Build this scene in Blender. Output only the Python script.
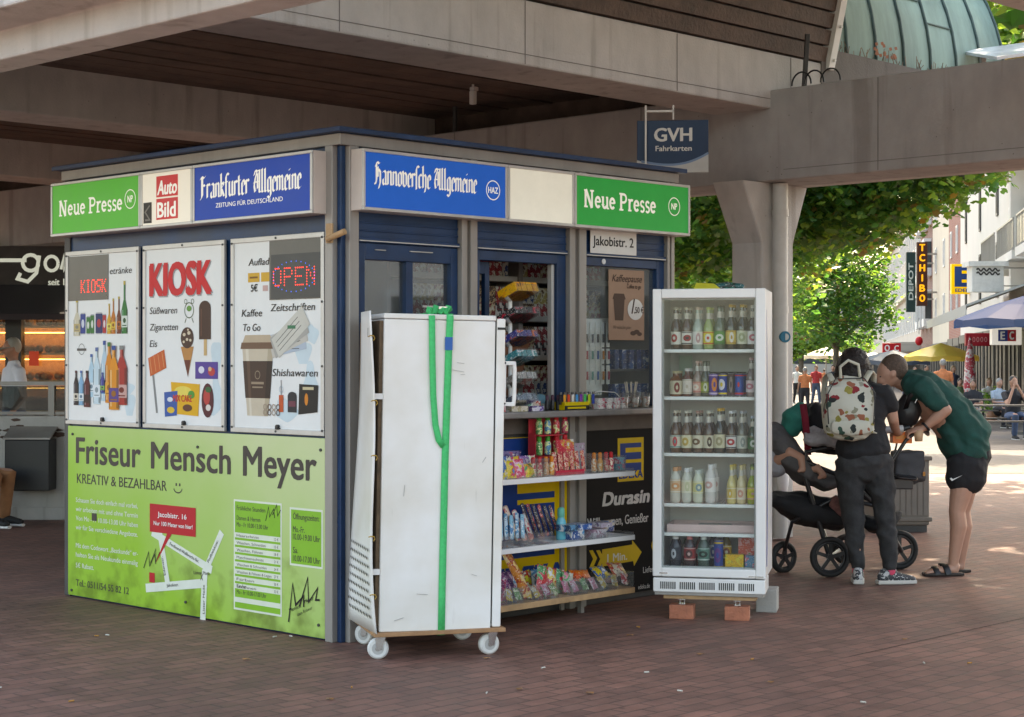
import bpy, bmesh, math, random
from mathutils import Vector, Matrix, Euler, noise as mnoise

for _o in list(bpy.data.objects):
    bpy.data.objects.remove(_o, do_unlink=True)
SC = bpy.context.scene
COL = SC.collection
R = math.radians
rnd = random.Random(7)

# ------------------------------------------------------------------ camera, sky, sun, exposure
cam_d = bpy.data.cameras.new("camera")
cam_d.sensor_width = 36.0
cam_d.lens = 36.0 * 1739.0 / 1024.0
cam_d.clip_start = 0.1
cam_d.clip_end = 2000.0
cam = bpy.data.objects.new("camera", cam_d)
cam.location = (0, 0, 1.6)
cam.rotation_euler = (R(90), 0, 0)
COL.objects.link(cam)
SC.camera = cam

SUN_AZ, SUN_EL = 24.0, 52.0
W = bpy.data.worlds.new("World")
SC.world = W
W.use_nodes = True
_nt = W.node_tree
_sky = _nt.nodes.new("ShaderNodeTexSky")
_sky.sky_type = 'NISHITA'
_sky.sun_disc = False
_sky.sun_elevation = R(SUN_EL)
_sky.sun_rotation = R(SUN_AZ)
_sky.air_density = 1.0
_sky.dust_density = 3.0
_sky.ozone_density = 1.0
_bg = _nt.nodes["Background"]
_bg.inputs[1].default_value = 0.15
_nt.links.new(_sky.outputs[0], _bg.inputs[0])

sun_d = bpy.data.lights.new("sun", 'SUN')
sun_d.energy = 2.0
sun_d.angle = R(0.5)
sun_d.color = (1.0, 0.94, 0.85)
sun = bpy.data.objects.new("sun", sun_d)
sun.rotation_euler = (R(90 - SUN_EL), 0, R(180 - SUN_AZ))
sun.location = (10, 20, 30)
COL.objects.link(sun)

SC.view_settings.view_transform = 'Standard'
SC.view_settings.look = 'None'
SC.view_settings.exposure = 2.5
SC.view_settings.gamma = 1.0
SC.view_settings.use_curve_mapping = False
SC.view_settings.use_white_balance = True      # camera balanced for the open shade
SC.view_settings.white_balance_temperature = 8500
SC.view_settings.white_balance_tint = 8
SC.cycles.max_bounces = 8
SC.cycles.transparent_max_bounces = 16
SC.cycles.use_denoising = True
SC.cycles.sample_clamp_indirect = 6.0

# ------------------------------------------------------------------ frames of reference
# The kiosk corner nearest the camera is the origin of the (s, t) plan: s runs along its
# counter front, t along its poster side.  The canopy and paving share these axes.
YAW = R(45.86)
KB = Vector((math.cos(YAW), math.sin(YAW), 0))
KA = Vector((-math.sin(YAW), math.cos(YAW), 0))
KO = Vector((-0.962, 9.78, 0))
def KW(s, t, z=0.0):
    return KO + KB * s + KA * t + Vector((0, 0, z))
FL = 1739.0
def P(u, v, Y):
    return Vector(((u - 512) / FL * Y, Y, 1.6 - (v - 358.5) / FL * Y))
def on_left(u, v, s0=0.0):
    r = (u - 512) / FL
    t = (r * (KO.y + s0 * KB.y) - (KO.x + s0 * KB.x)) / (KA.x - r * KA.y)
    Y = KO.y + s0 * KB.y + t * KA.y
    return t, 1.6 - (v - 358.5) / FL * Y, Y / FL
def on_front(u, v, t0=0.0):
    r = (u - 512) / FL
    s = (r * (KO.y + t0 * KA.y) - (KO.x + t0 * KA.x)) / (KB.x - r * KB.y)
    Y = KO.y + t0 * KA.y + s * KB.y
    return s, 1.6 - (v - 358.5) / FL * Y, Y / FL
def gz(y):
    return 0.0 if y < 22 else -(y - 22) * 0.0083

# ------------------------------------------------------------------ materials
_mats = {}
def new_mat(name):
    m = bpy.data.materials.new(name)
    m.use_nodes = True
    nt = m.node_tree
    return m, nt, nt.nodes["Principled BSDF"]

def pbr(name, col, rough=.5, metal=0.0, var=.12, scale=6.0, bump=0.0, bscale=80.0, coat=0.0,
        emit=None, estr=0.0, spec=.5, rvar=.12, streak=False):
    if name in _mats:
        return _mats[name]
    m, nt, b = new_mat(name)
    N, L = nt.nodes, nt.links
    tc = N.new("ShaderNodeTexCoord")
    nz = N.new("ShaderNodeTexNoise")
    nz.inputs["Scale"].default_value = scale
    nz.inputs["Detail"].default_value = 6
    nz.inputs["Roughness"].default_value = .65
    src = tc.outputs["Object"]
    if streak:
        mp = N.new("ShaderNodeMapping")
        mp.inputs["Scale"].default_value = (1, 1, .12)
        L.new(src, mp.inputs[0]); src = mp.outputs[0]
    L.new(src, nz.inputs["Vector"])
    rp = N.new("ShaderNodeValToRGB")
    rp.color_ramp.elements[0].position = .3
    rp.color_ramp.elements[1].position = .72
    c = Vector(col[:3])
    rp.color_ramp.elements[0].color = (*[max(0, x * (1 - var)) for x in c], 1)
    rp.color_ramp.elements[1].color = (*[min(1, x * (1 + var)) for x in c], 1)
    L.new(nz.outputs["Fac"], rp.inputs[0])
    L.new(rp.outputs[0], b.inputs["Base Color"])
    if rvar:
        mr = N.new("ShaderNodeMapRange")
        mr.inputs[3].default_value = max(.02, rough - rvar)
        mr.inputs[4].default_value = min(1, rough + rvar)
        L.new(nz.outputs["Fac"], mr.inputs[0])
        L.new(mr.outputs[0], b.inputs["Roughness"])
    else:
        b.inputs["Roughness"].default_value = rough
    b.inputs["Metallic"].default_value = metal
    b.inputs["Specular IOR Level"].default_value = spec
    if coat:
        b.inputs["Coat Weight"].default_value = coat
        b.inputs["Coat Roughness"].default_value = .08
    if bump:
        n2 = N.new("ShaderNodeTexNoise")
        n2.inputs["Scale"].default_value = bscale
        n2.inputs["Detail"].default_value = 5
        L.new(tc.outputs["Object"], n2.inputs["Vector"])
        bp = N.new("ShaderNodeBump")
        bp.inputs["Strength"].default_value = bump
        bp.inputs["Distance"].default_value = .02
        L.new(n2.outputs["Fac"], bp.inputs["Height"])
        L.new(bp.outputs[0], b.inputs["Normal"])
    if emit:
        b.inputs["Emission Color"].default_value = (*emit, 1)
        b.inputs["Emission Strength"].default_value = estr
    _mats[name] = m
    return m

def hexc(h):
    v = [int(h[i:i + 2], 16) / 255 for i in (0, 2, 4)]
    return tuple(x / 12.92 if x <= .04045 else ((x + .055) / 1.055) ** 2.4 for x in v)

def flat(h, rough=.45, estr=0.0, dim=.8):
    """ink or paint of one colour, hex as printed"""
    k = f"ink_{h}_{rough}_{estr}"
    c = tuple(x * dim for x in hexc(h))
    return pbr(k, c, rough=rough, var=.06, scale=9, spec=.3, emit=c if estr else None, estr=estr, rvar=.08)

def pack_mat(cols, seed=0, scale=14.0, rough=.28, metal=0.0):
    """printed packaging: hard-edged patches of several inks"""
    k = ("pack", tuple(cols), seed, scale)
    if k in _mats:
        return _mats[k]
    m, nt, b = new_mat("printed_packaging")
    N, L = nt.nodes, nt.links
    tc = N.new("ShaderNodeTexCoord")
    mp = N.new("ShaderNodeMapping")
    mp.inputs["Location"].default_value = (seed * 1.37, seed * 2.11, seed * .73)
    mp.inputs["Rotation"].default_value = (.3, .5, seed)
    L.new(tc.outputs["Object"], mp.inputs[0])
    nz = N.new("ShaderNodeTexNoise")
    nz.inputs["Scale"].default_value = scale
    nz.inputs["Detail"].default_value = 2.5
    L.new(mp.outputs[0], nz.inputs["Vector"])
    rp = N.new("ShaderNodeValToRGB")
    rp.color_ramp.interpolation = 'CONSTANT'
    n = len(cols)
    els = rp.color_ramp.elements
    while len(els) < n:
        els.new(.5)
    pos = [0] + [.40 + .22 * i / max(1, n - 1) for i in range(1, n)]
    for i, c in enumerate(cols):
        els[i].position = pos[i]
        els[i].color = (*[x * .8 for x in hexc(c)], 1)
    L.new(nz.outputs["Fac"], rp.inputs[0])
    # small print: short broken lines of lettering-like marks
    m2 = N.new("ShaderNodeMapping"); m2.inputs["Scale"].default_value = (scale * 5, scale * 5, scale * 11); m2.inputs["Location"].default_value = (seed, seed * .3, 0)
    L.new(tc.outputs["Object"], m2.inputs[0])
    n2 = N.new("ShaderNodeTexNoise"); n2.inputs["Scale"].default_value = 1; n2.inputs["Detail"].default_value = 1
    L.new(m2.outputs[0], n2.inputs["Vector"])
    th = N.new("ShaderNodeMath"); th.operation = 'GREATER_THAN'; th.inputs[1].default_value = .655
    L.new(n2.outputs["Fac"], th.inputs[0])
    mx = N.new("ShaderNodeMixRGB"); mx.inputs[2].default_value = (*([.75, .72, .66] if sum(hexc(cols[0])) < 1.3 else [.05, .03, .05]), 1)
    L.new(th.outputs[0], mx.inputs[0]); L.new(rp.outputs[0], mx.inputs[1])
    L.new(mx.outputs[0], b.inputs["Base Color"])
    b.inputs["Roughness"].default_value = rough
    b.inputs["Metallic"].default_value = metal
    _mats[k] = m
    return m

def glass_mat(name="window_glass", tint=(.93, .96, .95), gloss=1.0, ior=1.45, dirt=.05):
    if name in _mats:
        return _mats[name]
    m = bpy.data.materials.new(name); m.use_nodes = True
    nt = m.node_tree; N, L = nt.nodes, nt.links
    N.remove(N["Principled BSDF"])
    out = N["Material Output"]
    tr = N.new("ShaderNodeBsdfTransparent"); tr.inputs[0].default_value = (*tint, 1)
    gl = N.new("ShaderNodeBsdfGlossy"); gl.inputs["Roughness"].default_value = .03
    df = N.new("ShaderNodeBsdfDiffuse"); df.inputs[0].default_value = (.7, .72, .7, 1)
    lw = N.new("ShaderNodeLayerWeight"); lw.inputs[0].default_value = .5
    pw = N.new("ShaderNodeMath"); pw.operation = 'POWER'; pw.inputs[1].default_value = 4.0
    L.new(lw.outputs["Facing"], pw.inputs[0])
    mu = N.new("ShaderNodeMath"); mu.operation = 'MULTIPLY_ADD'; mu.inputs[1].default_value = .9 * gloss; mu.inputs[2].default_value = .035 * gloss
    L.new(pw.outputs[0], mu.inputs[0])
    m1 = N.new("ShaderNodeMixShader"); m1.inputs[0].default_value = dirt
    L.new(tr.outputs[0], m1.inputs[1]); L.new(df.outputs[0], m1.inputs[2])
    m2 = N.new("ShaderNodeMixShader")
    L.new(mu.outputs[0], m2.inputs[0]); L.new(m1.outputs[0], m2.inputs[1]); L.new(gl.outputs[0], m2.inputs[2])
    L.new(m2.outputs[0], out.inputs[0])
    _mats[name] = m
    return m

def leaf_mat(name, col, trans):
    if name in _mats:
        return _mats[name]
    m = bpy.data.materials.new(name); m.use_nodes = True
    nt = m.node_tree; N, L = nt.nodes, nt.links
    N.remove(N["Principled BSDF"]); out = N["Material Output"]
    d = N.new("ShaderNodeBsdfDiffuse"); d.inputs[0].default_value = (*col, 1)
    t = N.new("ShaderNodeBsdfTranslucent"); t.inputs[0].default_value = (*trans, 1)
    g = N.new("ShaderNodeBsdfGlossy"); g.inputs["Roughness"].default_value = .35
    a = N.new("ShaderNodeMixShader"); a.inputs[0].default_value = .5
    L.new(d.outputs[0], a.inputs[1]); L.new(t.outputs[0], a.inputs[2])
    c = N.new("ShaderNodeMixShader"); c.inputs[0].default_value = .06
    L.new(a.outputs[0], c.inputs[1]); L.new(g.outputs[0], c.inputs[2])
    L.new(c.outputs[0], out.inputs[0])
    _mats[name] = m
    return m

# ------------------------------------------------------------------ mesh builder
class MB:
    def __init__(self, mat=None):
        self.v, self.f, self.mi, self.sm, self.mats, self.cur = [], [], [], [], [], 0
        if mat: self.m(mat)
    def m(self, mat):
        if mat not in self.mats: self.mats.append(mat)
        self.cur = self.mats.index(mat); return self
    def add(self, vs, fs, smooth=False):
        o = len(self.v)
        self.v += [tuple(p) for p in vs]
        for f in fs:
            self.f.append(tuple(i + o for i in f)); self.mi.append(self.cur); self.sm.append(smooth)
        return self
    def box(self, x0, x1, y0, y1, z0, z1, M=None):
        vs = [Vector((x, y, z)) for z in (z0, z1) for y in (y0, y1) for x in (x0, x1)]
        if M is not None: vs = [M @ p for p in vs]
        return self.add(vs, [(0, 2, 3, 1), (4, 5, 7, 6), (0, 1, 5, 4), (2, 6, 7, 3), (0, 4, 6, 2), (1, 3, 7, 5)])
    def bar(self, p0, p1, w, h, up=(0, 0, 1)):
        p0, p1 = Vector(p0), Vector(p1); d = (p1 - p0).normalized()
        up = Vector(up)
        if abs(d.dot(up)) > .98: up = Vector((1, 0, 0))
        s = d.cross(up).normalized() * w / 2; u = s.cross(d).normalized() * h / 2
        vs = [p + a * s + b * u for p in (p0, p1) for a, b in ((-1, -1), (1, -1), (1, 1), (-1, 1))]
        return self.add(vs, [(3, 2, 1, 0), (4, 5, 6, 7), (0, 1, 5, 4), (1, 2, 6, 5), (2, 3, 7, 6), (3, 0, 4, 7)])
    def cyl(self, p0, p1, r0, r1=None, n=14, smooth=True, caps=True):
        return self.tube([p0, p1], [r0, r0 if r1 is None else r1], n, smooth, caps)
    def tube(self, pts, r, n=8, smooth=True, caps=True, side=None, closed=False):
        """r: number, list of numbers or list of (a, b) half axes; side fixes the a axis"""
        pts = [Vector(p) for p in pts]
        k = len(pts)
        if not isinstance(r, (list, tuple)): r = [r] * k
        prev = None; o = len(self.v); vs = []
        for i, p in enumerate(pts):
            if closed: d = pts[(i + 1) % k] - pts[i - 1]
            else: d = pts[min(i + 1, k - 1)] - pts[max(i - 1, 0)]
            d = d.normalized() if d.length > 1e-9 else Vector((0, 0, 1))
            ref = Vector(side) if side is not None else prev
            if ref is None or abs(ref.normalized().dot(d)) > .99:
                ref = Vector((0, 0, 1)) if abs(d.z) < .9 else Vector((1, 0, 0))
            a = (ref - d * ref.dot(d)).normalized(); b = d.cross(a); prev = a
            ra, rb = r[i] if isinstance(r[i], (tuple, list)) else (r[i], r[i])
            for j in range(n):
                t = 2 * math.pi * j / n
                vs.append(p + a * ra * math.cos(t) + b * rb * math.sin(t))
        fs = []
        for i in range(k if closed else k - 1):
            i2 = (i + 1) % k
            for j in range(n):
                j2 = (j + 1) % n
                fs.append((i * n + j, i * n + j2, i2 * n + j2, i2 * n + j))
        self.add(vs, fs, smooth)
        if caps and not closed:
            self.add([vs[j] for j in range(n)][::-1], [tuple(range(n))])
            self.add([vs[(k - 1) * n + j] for j in range(n)], [tuple(range(n))])
        return self
    def limb(self, pts, r, n=12, side=None):
        """closed loft with rounded ends"""
        pts = [Vector(p) for p in pts]
        r = [x if isinstance(x, (tuple, list)) else (x, x) for x in r]
        d0 = (pts[0] - pts[1]).normalized(); d1 = (pts[-1] - pts[-2]).normalized()
        e0 = min(r[0]); e1 = min(r[-1])
        sc = lambda q, k: (q[0] * k, q[1] * k)
        P0 = [pts[0] + d0 * e0 * .95, pts[0] + d0 * e0 * .7]; R0 = [sc(r[0], .25), sc(r[0], .72)]
        P1 = [pts[-1] + d1 * e1 * .7, pts[-1] + d1 * e1 * .95]; R1 = [sc(r[-1], .72), sc(r[-1], .25)]
        return self.tube(P0 + pts + P1, R0 + r + R1, n, True, True, side)
    def ball(self, c, r, n=12, k=8, M=None):
        c = Vector(c); rx, ry, rz = r if isinstance(r, (tuple, list)) else (r, r, r)
        vs = []
        for i in range(k + 1):
            th = math.pi * i / k
            th = min(max(th, .02), math.pi - .02)
            for j in range(n):
                ph = 2 * math.pi * j / n
                p = Vector((rx * math.sin(th) * math.cos(ph), ry * math.sin(th) * math.sin(ph), rz * math.cos(th)))
                vs.append(c + (M @ p if M is not None else p))
        fs = [(i * n + j, (i + 1) * n + j, (i + 1) * n + (j + 1) % n, i * n + (j + 1) % n) for i in range(k) for j in range(n)]
        return self.add(vs, fs, True)
    def lathe(self, prof, c=(0, 0, 0), n=16, smooth=True):
        c = Vector(c); vs = []
        for r, z in prof:
            for j in range(n):
                t = 2 * math.pi * j / n
                vs.append(c + Vector((r * math.cos(t), r * math.sin(t), z)))
        k = len(prof)
        fs = [(i * n + j, i * n + (j + 1) % n, (i + 1) * n + (j + 1) % n, (i + 1) * n + j) for i in range(k - 1) for j in range(n)]
        return self.add(vs, fs, smooth)
    def quad(self, a, b, c, d):
        return self.add([a, b, c, d], [(0, 1, 2, 3)])
    def poly(self, pts, y=0.0):
        """flat outline in the XZ plane facing -Y"""
        area = sum(pts[i - 1][0] * pts[i][1] - pts[i][0] * pts[i - 1][1] for i in range(len(pts)))
        if area < 0: pts = pts[::-1]
        return self.add([(x, y, z) for x, z in pts], [tuple(range(len(pts)))])
    def rect(self, x0, x1, z0, z1, y=0.0):
        return self.poly([(x0, z0), (x1, z0), (x1, z1), (x0, z1)], y)
    def disc(self, x, z, rx, rz=None, y=0.0, n=20):
        rz = rx if rz is None else rz
        return self.poly([(x + rx * math.cos(2 * math.pi * i / n), z + rz * math.sin(2 * math.pi * i / n)) for i in range(n)], y)
    def ring(self, x, z, r, w, y=0.0, n=28, rz=None):
        rz = rz or r
        vs = []
        for q in (0, w):
            for i in range(n):
                a = 2 * math.pi * i / n
                vs.append((x + (r - q) * math.cos(a), y, z + (rz - q) * math.sin(a)))
        return self.add(vs, [(n + i, i, (i + 1) % n, n + (i + 1) % n)[::1] for i in range(n)])
    def stroke(self, pts, w, y=0.0):
        """thick line in the XZ plane"""
        pts = [Vector((p[0], p[1])) for p in pts]; k = len(pts)
        Lp, Rp = [], []
        for i, p in enumerate(pts):
            d1 = (p - pts[i - 1]).normalized() if i > 0 else None
            d2 = (pts[i + 1] - p).normalized() if i < k - 1 else None
            d = (d1 or d2) if (d1 is None or d2 is None) else (d1 + d2)
            d = d.normalized() if d.length > 1e-6 else d2
            nrm = Vector((-d.y, d.x)); c = 1.0
            if d1 is not None and d2 is not None:
                c = max(.5, abs(nrm.dot(Vector((-d1.y, d1.x)))))
            Lp.append(p + nrm * w / 2 / c); Rp.append(p - nrm * w / 2 / c)
        vs = [(q.x, y, q.y) for q in Lp + Rp]
        return self.add(vs, [(k + i, k + i + 1, i + 1, i) for i in range(k - 1)])
    def nib(self, pts, nx, nz, y=0.0):
        """broad-nib pen stroke; the nib vector is (nx, nz)"""
        for i in range(len(pts) - 1):
            (x0, z0), (x1, z1) = pts[i], pts[i + 1]
            self.poly([(x0 - nx, z0 - nz), (x0 + nx, z0 + nz), (x1 + nx, z1 + nz), (x1 - nx, z1 - nz)] if
                      abs((x1 - x0) * nz - (z1 - z0) * nx) > 1e-9 else
                      [(x0 - nx, z0 - nz), (x0 + nx, z0 + nz), (x0 + nx * 1.1, z0), (x0 - nx * .9, z0)], y - (i % 3) * .00012)
        return self
    def text(self, s, x, z, h, w=None, y=0.0, bold=0.0, shear=0.0, align='l', ang=0.0):
        """lettering in the XZ plane; h cap height, w total width (None keeps proportions)"""
        vs, fs, x0, x1 = text_geo(s, 0)
        k = h / CAPH
        bd = min(bold, .05) * k * 1.1
        kx = k if w is None else (w - 2 * bd) / max(1e-6, x1 - x0)
        off = bd if align == 'l' else (-(x1 - x0) * kx / (2 if align == 'c' else 1))
        ca, sa = math.cos(ang), math.sin(ang)
        shifts = [(0, 0)] if not bold else ([(-bd, 0), (bd, 0), (0, 0)] if bold < .015 else [(-bd, -bd * .5), (bd, bd * .5), (-bd * .4, bd * .5), (bd * .4, -bd * .5)])
        for q, (dx, dz) in enumerate(shifts):
            out = []
            for px, py in vs:
                a = (px - x0) * kx + off + shear * py * k + dx; b = py * k + dz
                out.append((x + a * ca - b * sa, y - q * .00013, z + a * sa + b * ca))
            self.add(out, fs)
        return self
    def build(self, name, parent=None, loc=(0, 0, 0), rot=(0, 0, 0), bevel=0.0, seg=2, auto=False):
        me = bpy.data.meshes.new(name)
        me.from_pydata(self.v, [], self.f)
        for mt in self.mats: me.materials.append(mt)
        me.polygons.foreach_set("material_index", self.mi)
        me.polygons.foreach_set("use_smooth", self.sm)
        me.update()
        o = bpy.data.objects.new(name, me)
        COL.objects.link(o)
        o.location = loc
        o.rotation_euler = rot if isinstance(rot, (tuple, list, Euler)) else (0, 0, rot)
        if parent is not None: o.parent = parent
        if bevel:
            md = o.modifiers.new("bevel", 'BEVEL'); md.width = bevel; md.segments = seg
            md.limit_method = 'ANGLE'; md.angle_limit = R(40); md.harden_normals = False
        return o

_txt = {}
def text_geo(s, bold):
    key = (s, bold)
    if key in _txt: return _txt[key]
    c = bpy.data.curves.new("lettering", 'FONT')
    c.body = s; c.size = 1; c.offset = bold; c.resolution_u = 3; c.fill_mode = 'FRONT'
    o = bpy.data.objects.new("lettering", c); COL.objects.link(o)
    dg = bpy.context.evaluated_depsgraph_get()
    me = o.evaluated_get(dg).to_mesh()
    vs = [(v.co.x, v.co.y) for v in me.vertices]
    fs = []
    for p in me.polygons:
        q = list(p.vertices)
        ar = sum(vs[q[i - 1]][0] * vs[q[i]][1] - vs[q[i]][0] * vs[q[i - 1]][1] for i in range(len(q)))
        fs.append(tuple(q if ar > 0 else q[::-1]))
    o.evaluated_get(dg).to_mesh_clear()
    bpy.data.objects.remove(o, do_unlink=True); bpy.data.curves.remove(c)
    xs = [a for a, _ in vs] or [0, 1]
    _txt[key] = (vs, fs, min(xs), max(xs))
    return _txt[key]
_hv = [b for _, b in text_geo("H", 0)[0]]
CAPH = max(_hv) - min(_hv)

def tag(o, label=None, cat=None, group=None, kind=None):
    if label: o["label"] = label
    if cat: o["category"] = cat
    if group: o["group"] = group
    if kind: o["kind"] = kind
    return o
def thing(name, label, cat, loc=(0, 0, 0), rz=0.0, group=None):
    o = bpy.data.objects.new(name, None)
    o.empty_display_size = .1
    COL.objects.link(o)
    o.location = loc
    o.rotation_euler = rz if isinstance(rz, (tuple, list)) else (0, 0, rz)
    return tag(o, label, cat, group)
def dup(o, parent=None):
    c = o.copy(); COL.objects.link(c)
    if parent is not None: c.parent = parent
    for ch in list(o.children):
        dup(ch, c)
    return c
def clone(o, loc, rz=0.0, label=None, group=None):
    c = dup(o); c.location = loc
    c.rotation_euler = rz if isinstance(rz, (tuple, list)) else (0, 0, rz)
    if label: c["label"] = label
    if group: c["group"] = group
    return c
def inst(o, loc, rot, label, cat, group=None, mats=None):
    """a single-mesh thing sharing the mesh of o"""
    c = bpy.data.objects.new(o.name.split('.')[0], o.data)
    COL.objects.link(c)
    for md in o.modifiers:
        m2 = c.modifiers.new(md.name, md.type)
        if md.type == 'BEVEL':
            m2.width = md.width; m2.segments = md.segments; m2.limit_method = 'ANGLE'; m2.angle_limit = R(40)
    c.location = loc
    c.rotation_euler = rot if isinstance(rot, (tuple, list)) else (0, 0, rot)
    if mats:
        for i, mt in enumerate(mats):
            c.material_slots[i].link = 'OBJECT'; c.material_slots[i].material = mt
    return tag(c, label, cat, group)
ORD = ["first", "second", "third", "fourth", "fifth", "sixth", "seventh", "eighth", "ninth", "tenth",
       "eleventh", "twelfth", "thirteenth", "fourteenth", "fifteenth", "sixteenth", "seventeenth", "eighteenth", "nineteenth", "twentieth"]

# shared materials
def concrete(name, col, board=True):
    if name in _mats: return _mats[name]
    m, nt, b = new_mat(name); N, L = nt.nodes, nt.links
    tc = N.new("ShaderNodeTexCoord")
    n1 = N.new("ShaderNodeTexNoise"); n1.inputs["Scale"].default_value = .9; n1.inputs["Detail"].default_value = 8; n1.inputs["Roughness"].default_value = .7
    mp = N.new("ShaderNodeMapping"); mp.inputs["Scale"].default_value = (1.2, 1.2, .7)
    n2 = N.new("ShaderNodeTexNoise"); n2.inputs["Scale"].default_value = 5; n2.inputs["Detail"].default_value = 8
    n3 = N.new("ShaderNodeTexNoise"); n3.inputs["Scale"].default_value = 55; n3.inputs["Detail"].default_value = 4
    L.new(tc.outputs["Object"], n1.inputs["Vector"]); L.new(tc.outputs["Object"], mp.inputs[0])
    L.new(mp.outputs[0], n2.inputs["Vector"]); L.new(tc.outputs["Object"], n3.inputs["Vector"])
    ad = N.new("ShaderNodeMath"); ad.operation = 'ADD'
    L.new(n1.outputs["Fac"], ad.inputs[0]); L.new(n2.outputs["Fac"], ad.inputs[1])
    hf = N.new("ShaderNodeMath"); hf.operation = 'MULTIPLY'; hf.inputs[1].default_value = .5
    L.new(ad.outputs[0], hf.inputs[0])
    rp = N.new("ShaderNodeValToRGB")
    rp.color_ramp.elements[0].position = .30; rp.color_ramp.elements[1].position = .66
    rp.color_ramp.elements[0].color = (*[x * .80 for x in col], 1)
    rp.color_ramp.elements[1].color = (*[x * 1.1 for x in col], 1)
    L.new(hf.outputs[0], rp.inputs[0])
    # pores
    vo = N.new("ShaderNodeTexVoronoi"); vo.inputs["Scale"].default_value = 9
    L.new(tc.outputs["Object"], vo.inputs["Vector"])
    pr = N.new("ShaderNodeValToRGB"); pr.color_ramp.elements[0].position = .03; pr.color_ramp.elements[1].position = .06
    pr.color_ramp.elements[0].color = (.45, .42, .4, 1); pr.color_ramp.elements[1].color = (1, 1, 1, 1)
    L.new(vo.outputs["Distance"], pr.inputs[0])
    ms = N.new("ShaderNodeMapping"); ms.inputs["Scale"].default_value = (7, 7, .45); L.new(tc.outputs["Object"], ms.inputs[0])
    ns = N.new("ShaderNodeTexNoise"); ns.inputs["Scale"].default_value = 1; ns.inputs["Detail"].default_value = 5; L.new(ms.outputs[0], ns.inputs["Vector"])
    rs = N.new("ShaderNodeValToRGB"); rs.color_ramp.elements[0].position = .30; rs.color_ramp.elements[1].position = .42
    rs.color_ramp.elements[0].color = (.76, .74, .72, 1); rs.color_ramp.elements[1].color = (1, 1, 1, 1); L.new(ns.outputs["Fac"], rs.inputs[0])
    mq = N.new("ShaderNodeMixRGB"); mq.blend_type = 'MULTIPLY'; mq.inputs[0].default_value = 1
    L.new(rp.outputs[0], mq.inputs[1]); L.new(rs.outputs[0], mq.inputs[2])
    mx = N.new("ShaderNodeMixRGB"); mx.blend_type = 'MULTIPLY'; mx.inputs[0].default_value = 1
    L.new(mq.outputs[0], mx.inputs[1]); L.new(pr.outputs[0], mx.inputs[2])
    L.new(mx.outputs[0], b.inputs["Base Color"])
    b.inputs["Roughness"].default_value = .82
    bp = N.new("ShaderNodeBump"); bp.inputs["Strength"].default_value = .25; bp.inputs["Distance"].default_value = .02
    L.new(n3.outputs["Fac"], bp.inputs["Height"]); L.new(bp.outputs[0], b.inputs["Normal"])
    _mats[name] = m; return m

M_CONC = concrete("painted_concrete", (.50, .47, .44))
M_WOOD = pbr("weathered_wood", (.105, .07, .055), rough=.75, var=.45, scale=3, bump=.4, bscale=30)
M_WOODL = pbr("light_wood", (.46, .28, .14), rough=.6, var=.25, scale=9, bump=.2)
M_GREY = pbr("grey_metal_post", (.30, .275, .25), rough=.45, metal=.2, var=.18, scale=4, streak=True)
M_ALU = pbr("aluminium_frame", (.52, .50, .47), rough=.38, metal=.35, var=.14, scale=5)
M_BLUE = pbr("blue_paint", (.007, .034, .095), rough=.4, var=.4, scale=3.5, spec=.4)
M_DARK = pbr("dark_grey_panel", (.05, .047, .045), rough=.55, var=.3)
M_BLACK = pbr("black_plastic", (.012, .012, .013), rough=.42, var=.3)
M_RUBBER = pbr("black_rubber", (.018, .018, .018), rough=.7, var=.3)
M_WHITE = pbr("white_enamel", (.78, .77, .75), rough=.33, var=.05, scale=3, coat=.15)
def grimy(name, col):
    """worn enamel: faint yellowing, smears and scuffs, dirt splashes near the floor"""
    m, nt, b = new_mat(name); N, L = nt.nodes, nt.links
    tc = N.new("ShaderNodeTexCoord"); sx = N.new("ShaderNodeSeparateXYZ"); L.new(tc.outputs["Object"], sx.inputs[0])
    n1 = N.new("ShaderNodeTexNoise"); n1.inputs["Scale"].default_value = 2.2; n1.inputs["Detail"].default_value = 7; L.new(tc.outputs["Object"], n1.inputs["Vector"])
    mp = N.new("ShaderNodeMapping"); mp.inputs["Scale"].default_value = (26, 26, 2.5); L.new(tc.outputs["Object"], mp.inputs[0])
    n2 = N.new("ShaderNodeTexNoise"); n2.inputs["Scale"].default_value = 1; n2.inputs["Detail"].default_value = 4; L.new(mp.outputs[0], n2.inputs["Vector"])
    r1 = N.new("ShaderNodeValToRGB"); r1.color_ramp.elements[0].position = .35; r1.color_ramp.elements[1].position = .6
    r1.color_ramp.elements[0].color = (col[0] * .86, col[1] * .83, col[2] * .77, 1); r1.color_ramp.elements[1].color = (*col, 1)
    L.new(n1.outputs["Fac"], r1.inputs[0])
    r2 = N.new("ShaderNodeValToRGB"); r2.color_ramp.elements[0].position = .26; r2.color_ramp.elements[1].position = .33
    r2.color_ramp.elements[0].color = (.62, .6, .56, 1); r2.color_ramp.elements[1].color = (1, 1, 1, 1)
    L.new(n2.outputs["Fac"], r2.inputs[0])
    mx = N.new("ShaderNodeMixRGB"); mx.blend_type = 'MULTIPLY'; mx.inputs[0].default_value = .4
    L.new(r1.outputs[0], mx.inputs[1]); L.new(r2.outputs[0], mx.inputs[2]); L.new(mx.outputs[0], b.inputs["Base Color"])
    n3 = N.new("ShaderNodeTexNoise"); n3.inputs["Scale"].default_value = 3.5; L.new(tc.outputs["Object"], n3.inputs["Vector"])
    bp = N.new("ShaderNodeBump"); bp.inputs["Strength"].default_value = .12; bp.inputs["Distance"].default_value = .03; L.new(n3.outputs["Fac"], bp.inputs["Height"]); L.new(bp.outputs[0], b.inputs["Normal"])
    b.inputs["Roughness"].default_value = .34
    return m
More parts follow.
